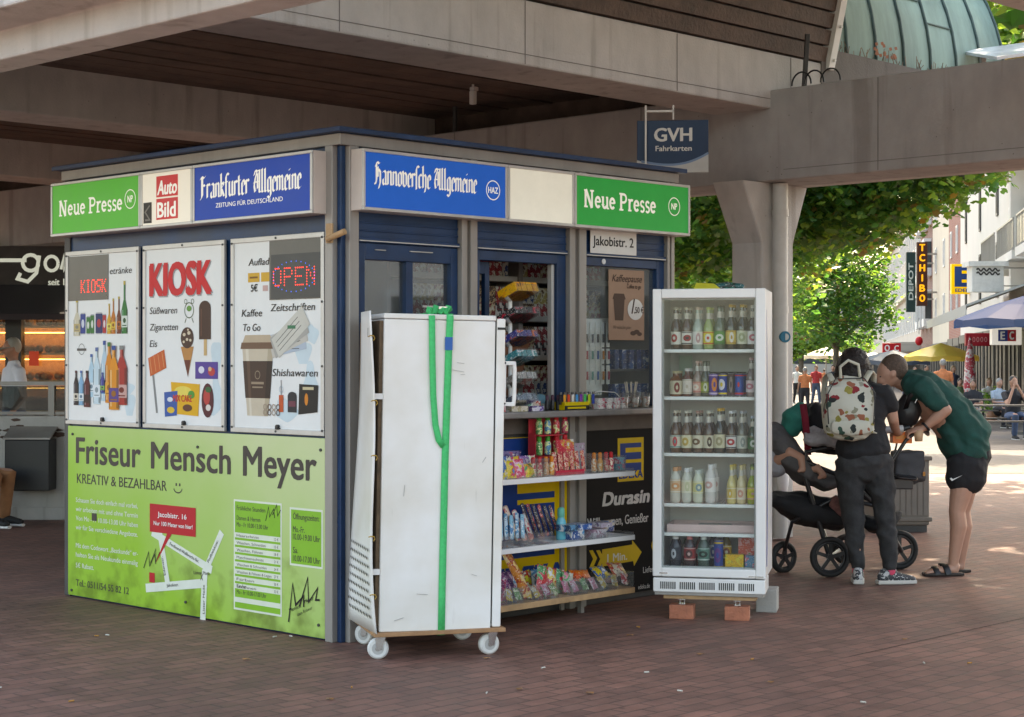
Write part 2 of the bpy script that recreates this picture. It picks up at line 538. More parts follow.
M_WORN = grimy("worn_white_enamel", (.80, .785, .755))
M_WHITE2 = pbr("white_board", (.72, .70, .67), rough=.6, var=.07, scale=3)
M_CHROME = pbr("bright_steel", (.6, .6, .6), rough=.25, metal=1.0, var=.1)
M_GLASS = glass_mat()
M_GLASS2 = glass_mat("reflecting_pane", (.85, .88, .87), 4.0, 1.45, .03)
# ------------------------------------------------------------------ ground
def paving(name, cols, brick, mortar, rough, bw=.2, bh=.1, ms=.006):
    m, nt, b = new_mat(name); N, L = nt.nodes, nt.links
    tc = N.new("ShaderNodeTexCoord")
    mp0 = N.new("ShaderNodeMapping"); mp0.inputs["Rotation"].default_value = (0, 0, 0)
    L.new(tc.outputs["Object"], mp0.inputs[0])
    br = N.new("ShaderNodeTexBrick")
    br.inputs["Scale"].default_value = 1; br.inputs["Brick Width"].default_value = bw
    br.inputs["Row Height"].default_value = bh; br.inputs["Mortar Size"].default_value = ms
    br.inputs["Mortar Smooth"].default_value = .25; br.inputs["Bias"].default_value = 0
    br.inputs["Color1"].default_value = (*cols[0], 1); br.inputs["Color2"].default_value = (*cols[1], 1)
    br.inputs["Mortar"].default_value = (*mortar, 1)
    L.new(mp0.outputs[0], br.inputs["Vector"])
    n1 = N.new("ShaderNodeTexNoise"); n1.inputs["Scale"].default_value = .55; n1.inputs["Detail"].default_value = 8; n1.inputs["Roughness"].default_value = .7
    n2 = N.new("ShaderNodeTexNoise"); n2.inputs["Scale"].default_value = 7; n2.inputs["Detail"].default_value = 6
    n3 = N.new("ShaderNodeTexNoise"); n3.inputs["Scale"].default_value = 90; n3.inputs["Detail"].default_value = 3
    for n in (n1, n2, n3): L.new(tc.outputs["Object"], n.inputs["Vector"])
    r1 = N.new("ShaderNodeValToRGB"); r1.color_ramp.elements[0].position = .32; r1.color_ramp.elements[1].position = .68
    r1.color_ramp.elements[0].color = (.62, .62, .64, 1); r1.color_ramp.elements[1].color = (1.18, 1.15, 1.12, 1)
    r2 = N.new("ShaderNodeValToRGB"); r2.color_ramp.elements[0].position = .35; r2.color_ramp.elements[1].position = .7
    r2.color_ramp.elements[0].color = (.78, .78, .78, 1); r2.color_ramp.elements[1].color = (1.12, 1.12, 1.12, 1)
    L.new(n1.outputs["Fac"], r1.inputs[0]); L.new(n2.outputs["Fac"], r2.inputs[0])
    a = N.new("ShaderNodeMixRGB"); a.blend_type = 'MULTIPLY'; a.inputs[0].default_value = 1
    c = N.new("ShaderNodeMixRGB"); c.blend_type = 'MULTIPLY'; c.inputs[0].default_value = 1
    L.new(br.outputs["Color"], a.inputs[1]); L.new(r1.outputs[0], a.inputs[2])
    L.new(a.outputs[0], c.inputs[1]); L.new(r2.outputs[0], c.inputs[2])
    # chewing-gum and drip spots
    vo = N.new("ShaderNodeTexVoronoi"); vo.inputs["Scale"].default_value = 2.3
    L.new(tc.outputs["Object"], vo.inputs["Vector"])
    vr = N.new("ShaderNodeValToRGB"); vr.color_ramp.elements[0].position = .035; vr.color_ramp.elements[1].position = .05
    vr.color_ramp.elements[0].color = (.55, .55, .55, 1); vr.color_ramp.elements[1].color = (1, 1, 1, 1)
    L.new(vo.outputs["Distance"], vr.inputs[0])
    d = N.new("ShaderNodeMixRGB"); d.blend_type = 'MULTIPLY'; d.inputs[0].default_value = 1
    L.new(c.outputs[0], d.inputs[1]); L.new(vr.outputs[0], d.inputs[2])
    L.new(d.outputs[0], b.inputs["Base Color"])
    mr = N.new("ShaderNodeMapRange"); mr.inputs[3].default_value = rough - .14; mr.inputs[4].default_value = rough + .18
    L.new(n2.outputs["Fac"], mr.inputs[0]); L.new(mr.outputs[0], b.inputs["Roughness"])
    iv = N.new("ShaderNodeMath"); iv.operation = 'SUBTRACT'; iv.inputs[0].default_value = 1
    L.new(br.outputs["Fac"], iv.inputs[1])
    ad = N.new("ShaderNodeMath"); ad.operation = 'MULTIPLY_ADD'; ad.inputs[1].default_value = .35
    L.new(n3.outputs["Fac"], ad.inputs[0]); L.new(iv.outputs[0], ad.inputs[2])
    ad2 = N.new("ShaderNodeMath"); ad2.operation = 'MULTIPLY_ADD'; ad2.inputs[1].default_value = .8
    L.new(n2.outputs["Fac"], ad2.inputs[0]); L.new(ad.outputs[0], ad2.inputs[2])
    bp = N.new("ShaderNodeBump"); bp.inputs["Strength"].default_value = .55; bp.inputs["Distance"].default_value = .006
    L.new(ad2.outputs[0], bp.inputs["Height"]); L.new(bp.outputs[0], b.inputs["Normal"])
    return m
M_BRICKPAVE = paving("brick_paving", ((.25, .12, .088), (.18, .09, .068)), None, (.105, .06, .047), .62)
M_SLABPAVE = paving("pale_slab_paving", ((.13, .112, .10), (.10, .088, .078)), None, (.08, .072, .066), .75, bw=.4, bh=.2, ms=.008)

def ground_sheet(name, mat, x0, x1, ys, dz, label):
    b = MB(mat)
    inv = Matrix.Rotation(-YAW, 4, 'Z')
    for i in range(len(ys) - 1):
        q = [Vector((x0, ys[i], gz(ys[i]) + dz)), Vector((x1, ys[i], gz(ys[i]) + dz)),
             Vector((x1, ys[i + 1], gz(ys[i + 1]) + dz)), Vector((x0, ys[i + 1], gz(ys[i + 1]) + dz))]
        b.add([inv @ p for p in q], [(0, 1, 2, 3)])
    o = b.build(name, rot=(0, 0, YAW))
    return tag(o, label, None, None, 'structure')
ground_sheet("ground", M_BRICKPAVE, -500, 500, [-60, 0, 22, 300, 900], 0, "red brown brick paving under and around the kiosk")
b = MB(pbr("joint_dirt", (.02, .015, .013), rough=.9)); inv = Matrix.Rotation(-YAW, 4, 'Z')
for t0 in (-2.31, -3.4):
    o0 = KO + KA * t0; M4 = inv @ Matrix.Translation(o0)
    pts = [inv @ Vector(KW(s, t0 + w, .003)) for s, w in ((1.6, 0), (8, 0), (8, .007), (1.6, .007))]
    b.add(pts, [(0, 1, 2, 3)])
tag(b.build("pavement_joint", rot=(0, 0, YAW)), "long dark dirt filled joints in the brick paving", None, None, 'structure')
ground_sheet("street", M_SLABPAVE, -6, 60, [24.5, 60, 120, 300], .005, "pale stone slab paving of the shopping street")

b = MB(M_SLABPAVE); inv = Matrix.Rotation(-YAW, 4, 'Z')  # unseen slab sheets added to bounce sunlight towards the kiosk
for x0, x1, y0, y1 in ((-60, 60, -60, 1.5), (7.5, 60, 1.5, 24.4), (-60, -7.5, 1.5, 14)):
    b.add([inv @ Vector(q) for q in ((x0, y0, .005), (x1, y0, .005), (x1, y1, .005), (x0, y1, .005))], [(0, 1, 2, 3)])
tag(b.build("bounce_pavement", rot=(0, 0, YAW)), "unseen pale slab paving added around the walkway to bounce light", None, None, 'structure')

# ------------------------------------------------------------------ concrete canopy
can = thing("concrete_canopy", "low concrete walkway on beams and a flared column spanning over the kiosk", "walkway", KO, YAW)
def cb(name, s0, s1, t0, t1, z0, z1, mat=M_CONC, bevel=.015):
    return MB(mat).box(s0, s1, t0, t1, z0, z1).build(name, can, bevel=bevel)
# edge beam beyond the kiosk (carries the cross beams)
cb("edge_beam", 6.1, 6.68, -6.5, 26, 3.15, 3.94, concrete("edge_beam_concrete", (.37, .345, .328)))  # one even, darker concrete tone for this beam
cb("beam_nib", 6.68, 6.86, -6.5, 26, 3.15, 3.36)
# near edge beam, stepped
b = MB(M_CONC)
prof = [(-1.5, 3.15), (-1.72, 3.15), (-1.72, 3.30), (-2.0, 3.31), (-2.0, 3.95), (-1.5, 3.95)]
t0, t1 = -9.0, 26.0
k = len(prof)
b.add([(s, t0, z) for s, z in prof] + [(s, t1, z) for s, z in prof],
      [(i, (i + 1) % k, k + (i + 1) % k, k + i) for i in range(k)] + [tuple(range(k))[::-1], tuple(range(k, 2 * k))])
b.build("edge_beam", can, bevel=.012)
# cross beams
for ta, s1 in ((1.44, 7.15), (6.36, 7.15), (11.28, 7.15), (16.2, 7.15), (-2.8, 7.15)):
    cb("cross_beam", -1.95, s1, ta, ta + .61, 3.78, 4.27)
b = MB(pbr("joint_grey", (.2, .18, .165), rough=.9))
for t in (-1.2, .35, 2.9, 5.4, 8.0, 10.5): b.box(6.0965, 6.0985, t, t + .008, 3.16, 3.93)
for s in (-.6, 1.2, 3.0, 4.8, 6.4): b.box(s, s + .008, 1.4365, 1.4385, 3.79, 4.26)
b.box(6.096, 6.098, -6.4, 1.3, 3.235, 3.241); b.box(-1.9, 7.1, 1.4362, 1.4382, 3.86, 3.866)
b.build("formwork_joints", can)
# soffit of brown boards between the beams
b = MB(M_WOOD)
for ta, tb in ((2.05, 6.36), (6.97, 11.28), (11.89, 16.2)):
    t = ta + .03
    while t < tb - .05:
        b.box(-1.9, 7.1, t, min(t + .27, tb), 4.215 + rnd.uniform(-.008, .008), 4.25)
        t += .315
b.build("soffit_boards", can)
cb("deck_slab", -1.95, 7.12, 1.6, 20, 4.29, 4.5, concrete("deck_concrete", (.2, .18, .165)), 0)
cb("closing_board", 6.72, 6.78, 2.05, 20, 3.95, 4.28, M_WOOD, 0)
cb("sun_blocking_deck", -1.2, 8.7, -4.4, 1.25, 5.45, 5.7)  # unseen slab added overhead to keep the sun off the foreground
# boarded parapet leaning outwards over the cross beam
b = MB(M_WOOD)
for i in range(8):
    z0, z1 = 4.285 + i * .15, 4.285 + i * .15 + .128
    y0, y1 = 1.43 - (z0 - 4.28) * .2, 1.43 - (z1 - 4.28) * .2
    e0, e1 = 6.93 + (z0 - 4.28) * .05, 6.93 + (z1 - 4.28) * .05
    b.add([(-1.9, y0, z0), (e0, y0, z0), (e1, y1, z1), (-1.9, y1, z1), (-1.9, y0 + .05, z0), (e0, y0 + .05, z0), (e1, y1 + .05, z1), (-1.9, y1 + .05, z1)],
          [(0, 1, 2, 3), (7, 6, 5, 4), (0, 4, 5, 1), (3, 2, 6, 7), (1, 5, 6, 2)])
b.build("parapet_boards", can)
b = MB(M_DARK); b.add([(-1.9, 1.49, 4.28), (6.93, 1.49, 4.28), (6.98, 1.24, 5.5), (-1.9, 1.24, 5.5), (-1.9, 1.53, 4.28), (6.93, 1.53, 4.28), (6.98, 1.28, 5.5), (-1.9, 1.28, 5.5)], [(0, 1, 2, 3), (7, 6, 5, 4), (0, 4, 5, 1), (3, 2, 6, 7), (1, 5, 6, 2), (0, 3, 7, 4)])
b.build("parapet_backing", can)  # dark sheet added to stop sun coming through the board gaps
b = MB(M_WHITE2)
b.add([(6.94, 1.40, 4.22), (7.03, 1.40, 4.22), (7.09, 1.15, 5.5), (7.0, 1.15, 5.5), (6.94, 1.55, 4.22), (7.03, 1.55, 4.22), (7.09, 1.3, 5.5), (7.0, 1.3, 5.5)],
      [(0, 1, 2, 3), (7, 6, 5, 4), (0, 4, 5, 1), (3, 2, 6, 7), (1, 5, 6, 2), (0, 3, 7, 4)])
for i in range(4): b.cyl((6.99 + i * .015, 1.39 - i * .06, 4.3 + i * .3), (6.99 + i * .015, 1.36 - i * .06, 4.3 + i * .3), .014, n=8)
b.build("parapet_end_trim", can)
MB(M_DARK).bar((6.52, 1.38, 3.98), (6.46, 1.30, 4.46), .04, .035).build("cladding_post", can, bevel=.005)
# loose cables on the beam
b = MB(M_BLACK)
for i, (s, t) in enumerate(((6.12, 1.15), (6.12, 1.02), (6.13, .86))):
    b.tube([(s + .03, t + .1 * math.cos(a), 3.95 + .11 * max(0, math.sin(a)) + .01) for a in [j * math.pi / 10 for j in range(11)]], .008, n=6)
b.build("cable_loops", can)
# column with flared head and drain pipe
b = MB(M_CONC)
sc, tc_ = 6.39, 1.80
rings = [(.24, 0), (.24, 2.42), (.28, 2.52), (.56, 3.02), (.58, 3.15)]
vs = []
for sa, sb, z in ((6.15, 6.62, 0), (6.15, 6.62, 2.62), (6.12, 6.64, 2.68), (5.89, 6.82, 3.10), (5.87, 6.84, 3.148)):
    vs += [(sa, 1.56, z), (sb, 1.56, z), (sb, 1.90, z), (sa, 1.90, z)]
b.add(vs, [(i * 4 + j, i * 4 + (j + 1) % 4, i * 4 + 4 + (j + 1) % 4, i * 4 + 4 + j) for i in range(4) for j in range(4)])
col = b.build("column", can, bevel=.02)
b = MB(pbr("pale_pipe_paint", (.55, .53, .49), rough=.5, var=.1))
b.cyl((6.30, 1.478, 0.02), (6.30, 1.478, 3.14), .068, n=18)
for z in (.6, 2.0, 2.85): b.cyl((6.30, 1.478, z), (6.30, 1.478, z + .06), .075, n=18)
dp = b.build("drain_pipe", can)
b = MB(M_WHITE2)
b.ball((6.26, 1.42, .55), (.06, .05, .15), 12, 8)
b.build("inspection_hatch", dp)
b = MB(flat("2e7f9a")); b.cyl((6.285, 1.43, 1.79), (6.27, 1.40, 1.79), .05, n=16); b.m(flat("d8dcd8")); b.cyl((6.27, 1.4, 1.79), (6.2695, 1.3995, 1.79), .03, n=16)
b.build("round_sticker", dp)
# small white camera under the soffit
b = MB(M_WHITE2); b.box(-.025, .025, -.03, .03, -.1, .03); b.box(-.02, .05, -.03, .03, .03, .07); b.cyl((0, 0, .03), (0, 0, .12), .012)
tag(b.build("security_camera", loc=P(473, 94, 16.6), rot=(0, 0, YAW), bevel=.01), "small white security camera hanging from the brown board ceiling", "camera")
b = MB(M_DARK); b.cyl((0, 0, 0), (0, 0, .32), .026)
tag(b.build("ceiling_pipe", loc=P(455, 133, 18.0), rot=(0, 0, YAW)), "short dark pipe dropping from the boarded ceiling by the second beam", "pipe")

# ------------------------------------------------------------------ green barrel roof beyond the walkway
cop = pbr("green_copper", (.19, .275, .235), rough=.7, var=.45, scale=2.2, bump=.1, bscale=8, streak=True)
copd = pbr("dark_copper_seam", (.05, .09, .08), rough=.6, var=.3)
roof = thing("copper_roof_pavilion", "green copper barrel roof with dark standing seams beyond the end of the boarded parapet", "roof", KW(0, 0, 0), YAW)
Rr, zc, tc0, sA, sB = 1.65, 4.42, 3.2, 6.95, 10.45
def vp(s, a, k=1.0): return (s, tc0 - Rr * k * math.cos(a), zc + Rr * 1.15 * k * math.sin(a))
b = MB(cop)
ns, na = 10, 26
vs, fs = [], []
for i in range(ns + 1):
    for j in range(na + 1): vs.append(vp(sA + (sB - sA) * i / ns, math.pi * j / na))
for i in range(ns):
    for j in range(na):
        fs.append((i * (na + 1) + j, (i + 1) * (na + 1) + j, (i + 1) * (na + 1) + j + 1, i * (na + 1) + j + 1))
b.add(vs, fs, True)
for e, fl in ((0, False), (ns, True)):
    ids = [e * (na + 1) + j for j in range(na + 1)]
    b.f.append(tuple(ids if fl else ids[::-1])); b.mi.append(0); b.sm.append(False)
vault = b.build("barrel_roof", roof)
b = MB(copd); sp = (sB - sA) / 7
for i in range(8): b.tube([vp(sA + sp * i, math.pi * j / 24, 1.006) for j in range(25)], .016, n=6)
b.build("standing_seams", vault)
b = MB(copd)
for i in range(7):
    for a in (R(14 + (i * 23) % 30), R(52 + (i * 31) % 25)):
        b.bar(vp(sA + sp * i + .03, a, 1.003), vp(sA + sp * (i + 1) - .03, a, 1.003), .02, .012)
b.build("cross_welts", vault)
b = MB(concrete("dark_concrete", (.15, .135, .125))); b.box(6.87, 10.5, tc0 - Rr - .12, tc0 + Rr + .12, 3.96, 4.41); b.build("roof_base", roof)
b = MB(pbr("dry_weed_stems", (.2, .13, .08), var=.5))
for i in range(60):
    s = rnd.uniform(7.0, 9.4); h = rnd.uniform(.04, .13); t = tc0 - Rr - rnd.uniform(.02, .1)
    b.bar((s, t, 4.41), (s + rnd.uniform(-.05, .05), t + rnd.uniform(-.04, .04), 4.41 + h), .005, .005)
b.m(pbr("rust_leaf", (.35, .12, .05)))
for i in range(26):
    s = rnd.choice((7.1, 7.9, 8.2)) + rnd.uniform(-.1, .1); t = tc0 - Rr - rnd.uniform(.02, .1); z = 4.43 + rnd.uniform(0, .14)
    b.add([(s, t, z), (s + .03, t - .01, z + .01), (s + .03, t, z + .04), (s, t + .01, z + .03)], [(0, 1, 2, 3)])
tag(b.build("dry_weeds", roof), None, None, None, 'stuff')
sk = thing("skylight", "white sunlit skylight sheet tilted above the walkway beam", "skylight", P(992, 55, 17.6), R(10))
b = MB(pbr("skylight_sheet", (.8, .82, .85), rough=.2)); b.box(-.15, .6, -.4, .4, 0, .03, Matrix.Rotation(R(-9), 4, 'Y') @ Matrix.Rotation(R(14), 4, 'X')); b.build("pane", sk)
b = MB(M_GREY)
for x in (-.1, .5): b.bar((x, .0, -.7), (x, 0, 0.0), .05, .05)
b.build("post", sk)

# ------------------------------------------------------------------ kiosk shell (local axes s, t, z)
kio = thing("kiosk", "flat roofed newspaper kiosk with blue shutters and grey posts", "kiosk", KO, YAW)
KS, KT = 2.95, 2.85
def kb(name, boxes, mat, parent=kio, bevel=.004):
    b = MB(mat)
    for q in boxes: b.box(*q)
    return b.build(name, parent, bevel=bevel)
kb("side_wall", [(.0, .05, .1, KT, 0, 2.8)], M_BLUE)
kb("end_wall", [(KS - .05, KS, .1, KT, 0, 2.8)], M_GREY)
kb("rear_wall", [(.05, KS - .05, KT - .05, KT, 0, 2.8)], M_DARK)
kb("floor", [(.05, KS - .05, .1, KT - .05, .0, .06)], M_DARK)
rf = kb("roof", [(-.03, KS + .04, -.03, KT + .03, 2.8, 2.865)], M_GREY)
kb("roof_edge", [(-.075, KS + .08, -.075, KT + .08, 2.867, 2.896)], M_BLUE, rf)
# corner post with a blue joint
cp = kb("corner_post", [(-.035, .045, .035, .1, 0, 2.8), (.035, .104, -.035, .045, 0, 2.8)], M_GREY)
kb("post_joint", [(0, .034, 0, .034, 0, 2.8)], M_BLUE, cp)
wl = kb("wooden_latch", [(-.05, -.036, .02, .075, 2.25, 2.36)], M_WOODL)
MB(M_WOODL).cyl((-.06, .05, 2.27), (-.03, -.07, 2.31), .018, n=10).build("peg", wl)
for s0, s1, t0 in ((.916, 1.051, -.035), (1.878, 2.041, -.035), (2.87, 2.95, -.03)):
    mu = kb("post", [(s0, s0 + (s1 - s0) * .3, t0, .1, 0, 2.8), (s1 - (s1 - s0) * .42, s1, t0 + .004, .1, 0, 2.8), (s0 + .01, s1 - .01, t0 + .03, .09, 0, 2.8)], M_GREY)
kb("post", [(-.012, .03, KT - .05, KT + .02, 0, 2.8)], M_DARK)
for s0, s1 in ((.106, .914), (1.053, 1.876), (2.043, 2.868)):
    b = MB(M_BLUE)
    b.box(s0, s1, .0, .09, 2.27, 2.8)
    for z in (2.325, 2.37): b.box(s0 + .002, s1 - .002, -.008, -.001, z, z + .012)
    b.box(s0 + .002, s1 - .002, -.02, -.002, 2.262, 2.29)
    sh = b.build("shutter_box", kio, bevel=.004)
    b = MB(M_ALU); b.box(s0 + .01, s1 - .01, -.026, -.0205, 2.267, 2.273); b.build("shutter_rail", sh)
# window 1
w1 = kb("window", [(.106, .18, .0, .07, 1.28, 2.262), (.86, .914, .0, .07, 1.28, 2.262), (.18, .86, .0, .07, 2.165, 2.262), (.18, .86, 0, .07, 1.28, 1.34), (.50, .555, .005, .07, 1.34, 2.165)], M_BLUE)
MB(M_GLASS2).box(.18, .86, .035, .041, 1.34, 2.165).build("pane", w1)
kb("window_catch", [(.62, .72, -.012, -.001, 1.9, 1.912), (.52, .7, -.012, -.001, 2.222, 2.228), (.25, .33, -.012, -.001, 2.22, 2.225)], M_ALU, w1, .001)
# serving hatch: fixed head and jambs, one sliding sash pushed to the left
h = kb("serving_hatch", [(1.053, 1.10, .0, .07, 1.28, 2.262), (1.795, 1.876, .0, .07, 1.28, 2.262), (1.10, 1.795, .0, .07, 2.2, 2.262)], M_BLUE)
kb("sliding_sash", [(1.102, 1.15, .075, .11, 1.28, 2.197), (1.22, 1.26, .075, .11, 1.28, 2.197), (1.15, 1.22, .075, .11, 2.12, 2.197)], M_BLUE, h)
kb("jamb_strip", [(1.765, 1.79, .02, .06, 1.28, 2.2)], M_ALU, h)
# window 3
w3 = kb("window", [(2.043, 2.06, .0, .07, 1.28, 2.262), (2.79, 2.868, .0, .07, 1.28, 2.262), (2.06, 2.79, .0, .07, 2.205, 2.262)], M_BLUE)
MB(M_GLASS).box(2.06, 2.79, .035, .041, 1.28, 2.205).build("pane", w3)
b = MB(flat("e8e8e8")); b.cyl((2.24, -.006, 2.235), (2.24, -.001, 2.235), .018, n=16); b.build("round_badge", w3)
kb("counter", [(.12, 2.93, -.2, .36, 1.235, 1.275)], pbr("worn_counter_metal", (.27, .25, .235), rough=.35, metal=.4, var=.25, scale=5), kio, .008)
kb("counter_apron", [(.12, 2.87, -.02, .0, 1.13, 1.234)], pbr("apron_brown", (.12, .1, .085), var=.3))
kb("lower_wall", [(.106, .914, .0, .06, 0, 1.234), (1.053, 1.876, .0, .06, 0, 1.234), (2.043, 2.868, .0, .06, 0, 1.234)], M_DARK)
kb("ceiling_panel", [(.06, 2.88, .12, 2.78, 2.6, 2.64)], pbr("pale_ceiling", (.75, .73, .7)))
# ------------------------------------------------------------------ lettering helpers
BL = {  # broken-script letters as pen strokes: (advance, [polylines])
 'i': (.34, [[(-.02, .9), (.08, .98), (.08, .08), (.2, .04)], [(.08, 1.28), (.1, 1.34)]]),
 'n': (.62, [[(-.02, .9), (.08, .98), (.08, .05)], [(.08, .78), (.3, 1.0), (.42, .86), (.42, .08), (.54, .04)]]),
 'm': (.92, [[(-.02, .9), (.08, .98), (.08, .05)], [(.08, .78), (.27, 1.0), (.39, .86), (.39, .05)], [(.39, .78), (.58, 1.0), (.7, .86), (.7, .08), (.82, .04)]]),
 'u': (.62, [[(-.02, .9), (.08, .98), (.08, .15), (.22, .0), (.42, .2)], [(.42, 1.0), (.42, .08), (.54, .04)]]),
 'a': (.58, [[(.06, .85), (.24, 1.0), (.4, .86), (.4, .08), (.52, .04)], [(.4, .58), (.1, .4), (.07, .14), (.2, 0), (.4, .18)]]),
 'e': (.48, [[(.07, .52), (.37, .64), (.37, .84), (.22, 1.0), (.07, .82), (.07, .14), (.2, 0), (.4, .14)]]),
 'r': (.46, [[(-.02, .9), (.08, .98), (.08, .05)], [(.08, .76), (.26, 1.0), (.38, .86)]]),
 'l': (.34, [[(-.02, 1.5), (.08, 1.58), (.08, .1), (.2, .04)]]),
 'h': (.6, [[(-.02, 1.5), (.08, 1.58), (.08, .05)], [(.08, .78), (.28, 1.0), (.41, .84), (.41, .1), (.28, -.25)]]),
 'k': (.56, [[(-.02, 1.5), (.08, 1.58), (.08, .05)], [(.08, .76), (.28, 1.0), (.37, .8), (.1, .55)], [(.16, .52), (.42, .06), (.5, .08)]]),
 'f': (.42, [[(.1, -.1), (.1, 1.3), (.24, 1.56), (.42, 1.44)], [(-.06, .96), (.32, .98)]]),
 'S': (.36, [[(.1, -.1), (.1, 1.3), (.24, 1.56), (.42, 1.44)], [(-.04, .9), (.08, .94)]]),
 't': (.4, [[(.1, 1.3), (.1, .14), (.2, 0), (.34, .1)], [(-.04, .96), (.3, .98)]]),
 'g': (.58, [[(.4, .98), (.4, -.2), (.24, -.4), (.04, -.26)], [(.4, .86), (.24, 1.0), (.07, .84), (.07, .14), (.2, 0), (.4, .18)]]),
 'o': (.58, [[(.22, 1.0), (.07, .84), (.07, .14), (.24, 0), (.42, .16), (.42, .84), (.22, 1.0)]]),
 'v': (.58, [[(-.02, 1.08), (.07, .9), (.07, .14), (.24, 0), (.42, .16), (.42, .84), (.24, 1.0)]]),
 'c': (.46, [[(.36, .86), (.22, 1.0), (.07, .84), (.07, .14), (.2, 0), (.38, .14)]]),
 'H': (.78, [[(.12, 1.34), (.12, .3), (.0, .0), (-.06, .1)], [(.0, 1.2), (.2, 1.55), (.42, 1.42), (.54, 1.5)], [(.12, .8), (.36, 1.05), (.54, .86), (.54, .15), (.36, -.28)], [(.26, 1.2), (.26, .5)]]),
 'A': (.9, [[(.04, 1.2), (.2, 1.52), (.4, 1.44), (.18, 1.0), (.06, .5), (.16, .1), (.3, .2)], [(.4, 1.46), (.68, 1.5), (.66, .1), (.8, .04)], [(.0, .72), (.62, .76)], [(.46, 1.3), (.46, .3)]]),
 'F': (.78, [[(.2, 1.5), (.2, .12), (.02, -.06)], [(.27, 1.5), (.27, .2)], [(.02, 1.32), (.2, 1.52), (.46, 1.38), (.66, 1.54)], [(.2, .86), (.42, .96), (.56, .84)]]),
 ' ': (.4, []),
}
def blackletter(b, s, x, z, xh, w, y, pen=.092):
    tot = sum(BL[c][0] for c in s); kx = w / tot
    for c in s:
        adv, pl = BL[c]
        for j, line in enumerate(pl):
            b.nib([(x + p[0] * kx, z + p[1] * xh) for p in line], pen * kx * 1.05, pen * xh * .55, y - j * .0003)
        x += adv * kx
def arc(cx, cz, rx, rz, a0, a1, n=12):
    return [(cx + rx * math.cos(R(a0 + (a1 - a0) * i / n)), cz + rz * math.sin(R(a0 + (a1 - a0) * i / n))) for i in range(n + 1)]
SL = {
 'N': (1.0, [([(.14, 0), (.14, 1)], .17), ([(.74, 0), (.74, 1)], .15), ([(.16, 1), (.72, 0)], .2), ([(.0, .05), (.34, .05)], .1), ([(.0, .95), (.2, .95)], .1), ([(.56, .95), (.92, .95)], .1)]),
 'e': (.62, [(arc(.29, .35, .21, .27, 0, 320, 18), .16), ([(.1, .37), (.5, .37)], .1)]),
 'u': (.76, [([(.16, .7), (.16, .24)] + arc(.32, .24, .16, .17, 180, 300, 8) + [(.56, .2)], .16), ([(.56, .7), (.56, .04)], .16), ([(.02, .66), (.2, .66)], .09), ([(.44, .66), (.6, .66)], .09), ([(.52, .045), (.74, .045)], .09)]),
 'P': (.84, [([(.18, 0), (.18, 1)], .18), ([(.18, .93), (.42, .93)] + arc(.44, .7, .24, .23, 90, -90, 10) + [(.2, .47)], .14), ([(.0, .05), (.4, .05)], .1), ([(.0, .95), (.2, .95)], .1)]),
 'r': (.56, [([(.16, 0), (.16, .7)], .17), ([(.2, .44)] + arc(.4, .46, .2, .19, 170, 60, 6), .14), ([(.02, .05), (.36, .05)], .1), ([(.02, .65), (.2, .65)], .1)]),
 's': (.52, [(arc(.25, .5, .15, .15, 20, 260, 10) + arc(.25, .19, .17, .15, 80, -150, 10), .13)]),
 ' ': (.34, []),
}
def slab(b, s, x, z, cap, w, y):
    tot = sum(SL[c][0] for c in s); kx = w / tot; n = 0
    for c in s:
        adv, pl = SL[c]
        for line, wd in pl:
            b.stroke([(x + p[0] * kx, z + p[1] * cap) for p in line], wd * cap * .98, y - (n % 4) * .00015); n += 1
        x += adv * kx

INK_W = flat("fbfbf5", .4, .06)
GREEN = pbr("green_sign_film", hexc("38982a"), rough=.35, var=.05, emit=hexc("3fa52c"), estr=.07, spec=.25)
GREEN2 = pbr("deep_green_sign_film", hexc("0a8a3c"), rough=.35, var=.06, emit=hexc("0a8a3c"), estr=.08, spec=.25)
BLUE1 = pbr("navy_sign_film", hexc("0d3a8c"), rough=.35, var=.06, emit=hexc("06308c"), estr=.10, spec=.2)
BLUE2 = pbr("blue_sign_film", hexc("0a4f9e"), rough=.35, var=.06, emit=hexc("0650b8"), estr=.10, spec=.2)
WHITEP = pbr("white_sign_film", hexc("e0d8ca"), rough=.35, var=.04, emit=hexc("f0eadc"), estr=.04, coat=.3)
M_BOX = pbr("sign_box_metal", (.55, .47, .42), rough=.42, metal=.15, var=.1, scale=3)
LR = YAW - R(90)

def light_box(label, origin, rz, w, h, film, depth=.128):
    t = thing("light_box_sign", label, "light box", origin, rz)
    b = MB(M_BOX); b.box(0, w, -depth + .004, 0, 0, h)
    b.build("case", t, bevel=.004)
    f = .018
    b = MB(M_ALU)
    b.box(0, w, -depth - .01, -depth + .003, 0, f); b.box(0, w, -depth - .01, -depth + .003, h - f, h)
    b.box(0, f, -depth - .01, -depth + .003, f, h - f); b.box(w - f, w, -depth - .01, -depth + .003, f, h - f)
    b.build("frame", t, bevel=.003)
    p = MB(film).box(f, w - f, -depth - .004, -depth + .002, f, h - f).build("panel", t)
    return t, p, -depth - .0052

def left_px(t0, zb):   # pixel on the poster side -> sign-local x, z
    def f(u, v, s0=-.135):
        t, z, k = on_left(u, v, s0); return t0 - t, z - zb
    return f
def front_px(s0, zb, tp=-.14):
    def f(u, v, tt=tp):
        s, z, k = on_front(u, v, tt); return s - s0, z - zb
    return f
def fit(b, fn, s, u0, v0, u1, v1, hpx, y, **kw):
    """one line of lettering whose baseline runs between two points"""
    x0, z0 = fn(u0, v0); x1, z1 = fn(u1, v1)
    _, za = fn(u0, v0 - hpx)
    b.text(s, x0, (z0 + z1) / 2, za - z0, x1 - x0, y, **kw)

LT, LZ, LH = 2.835, 2.415, .355
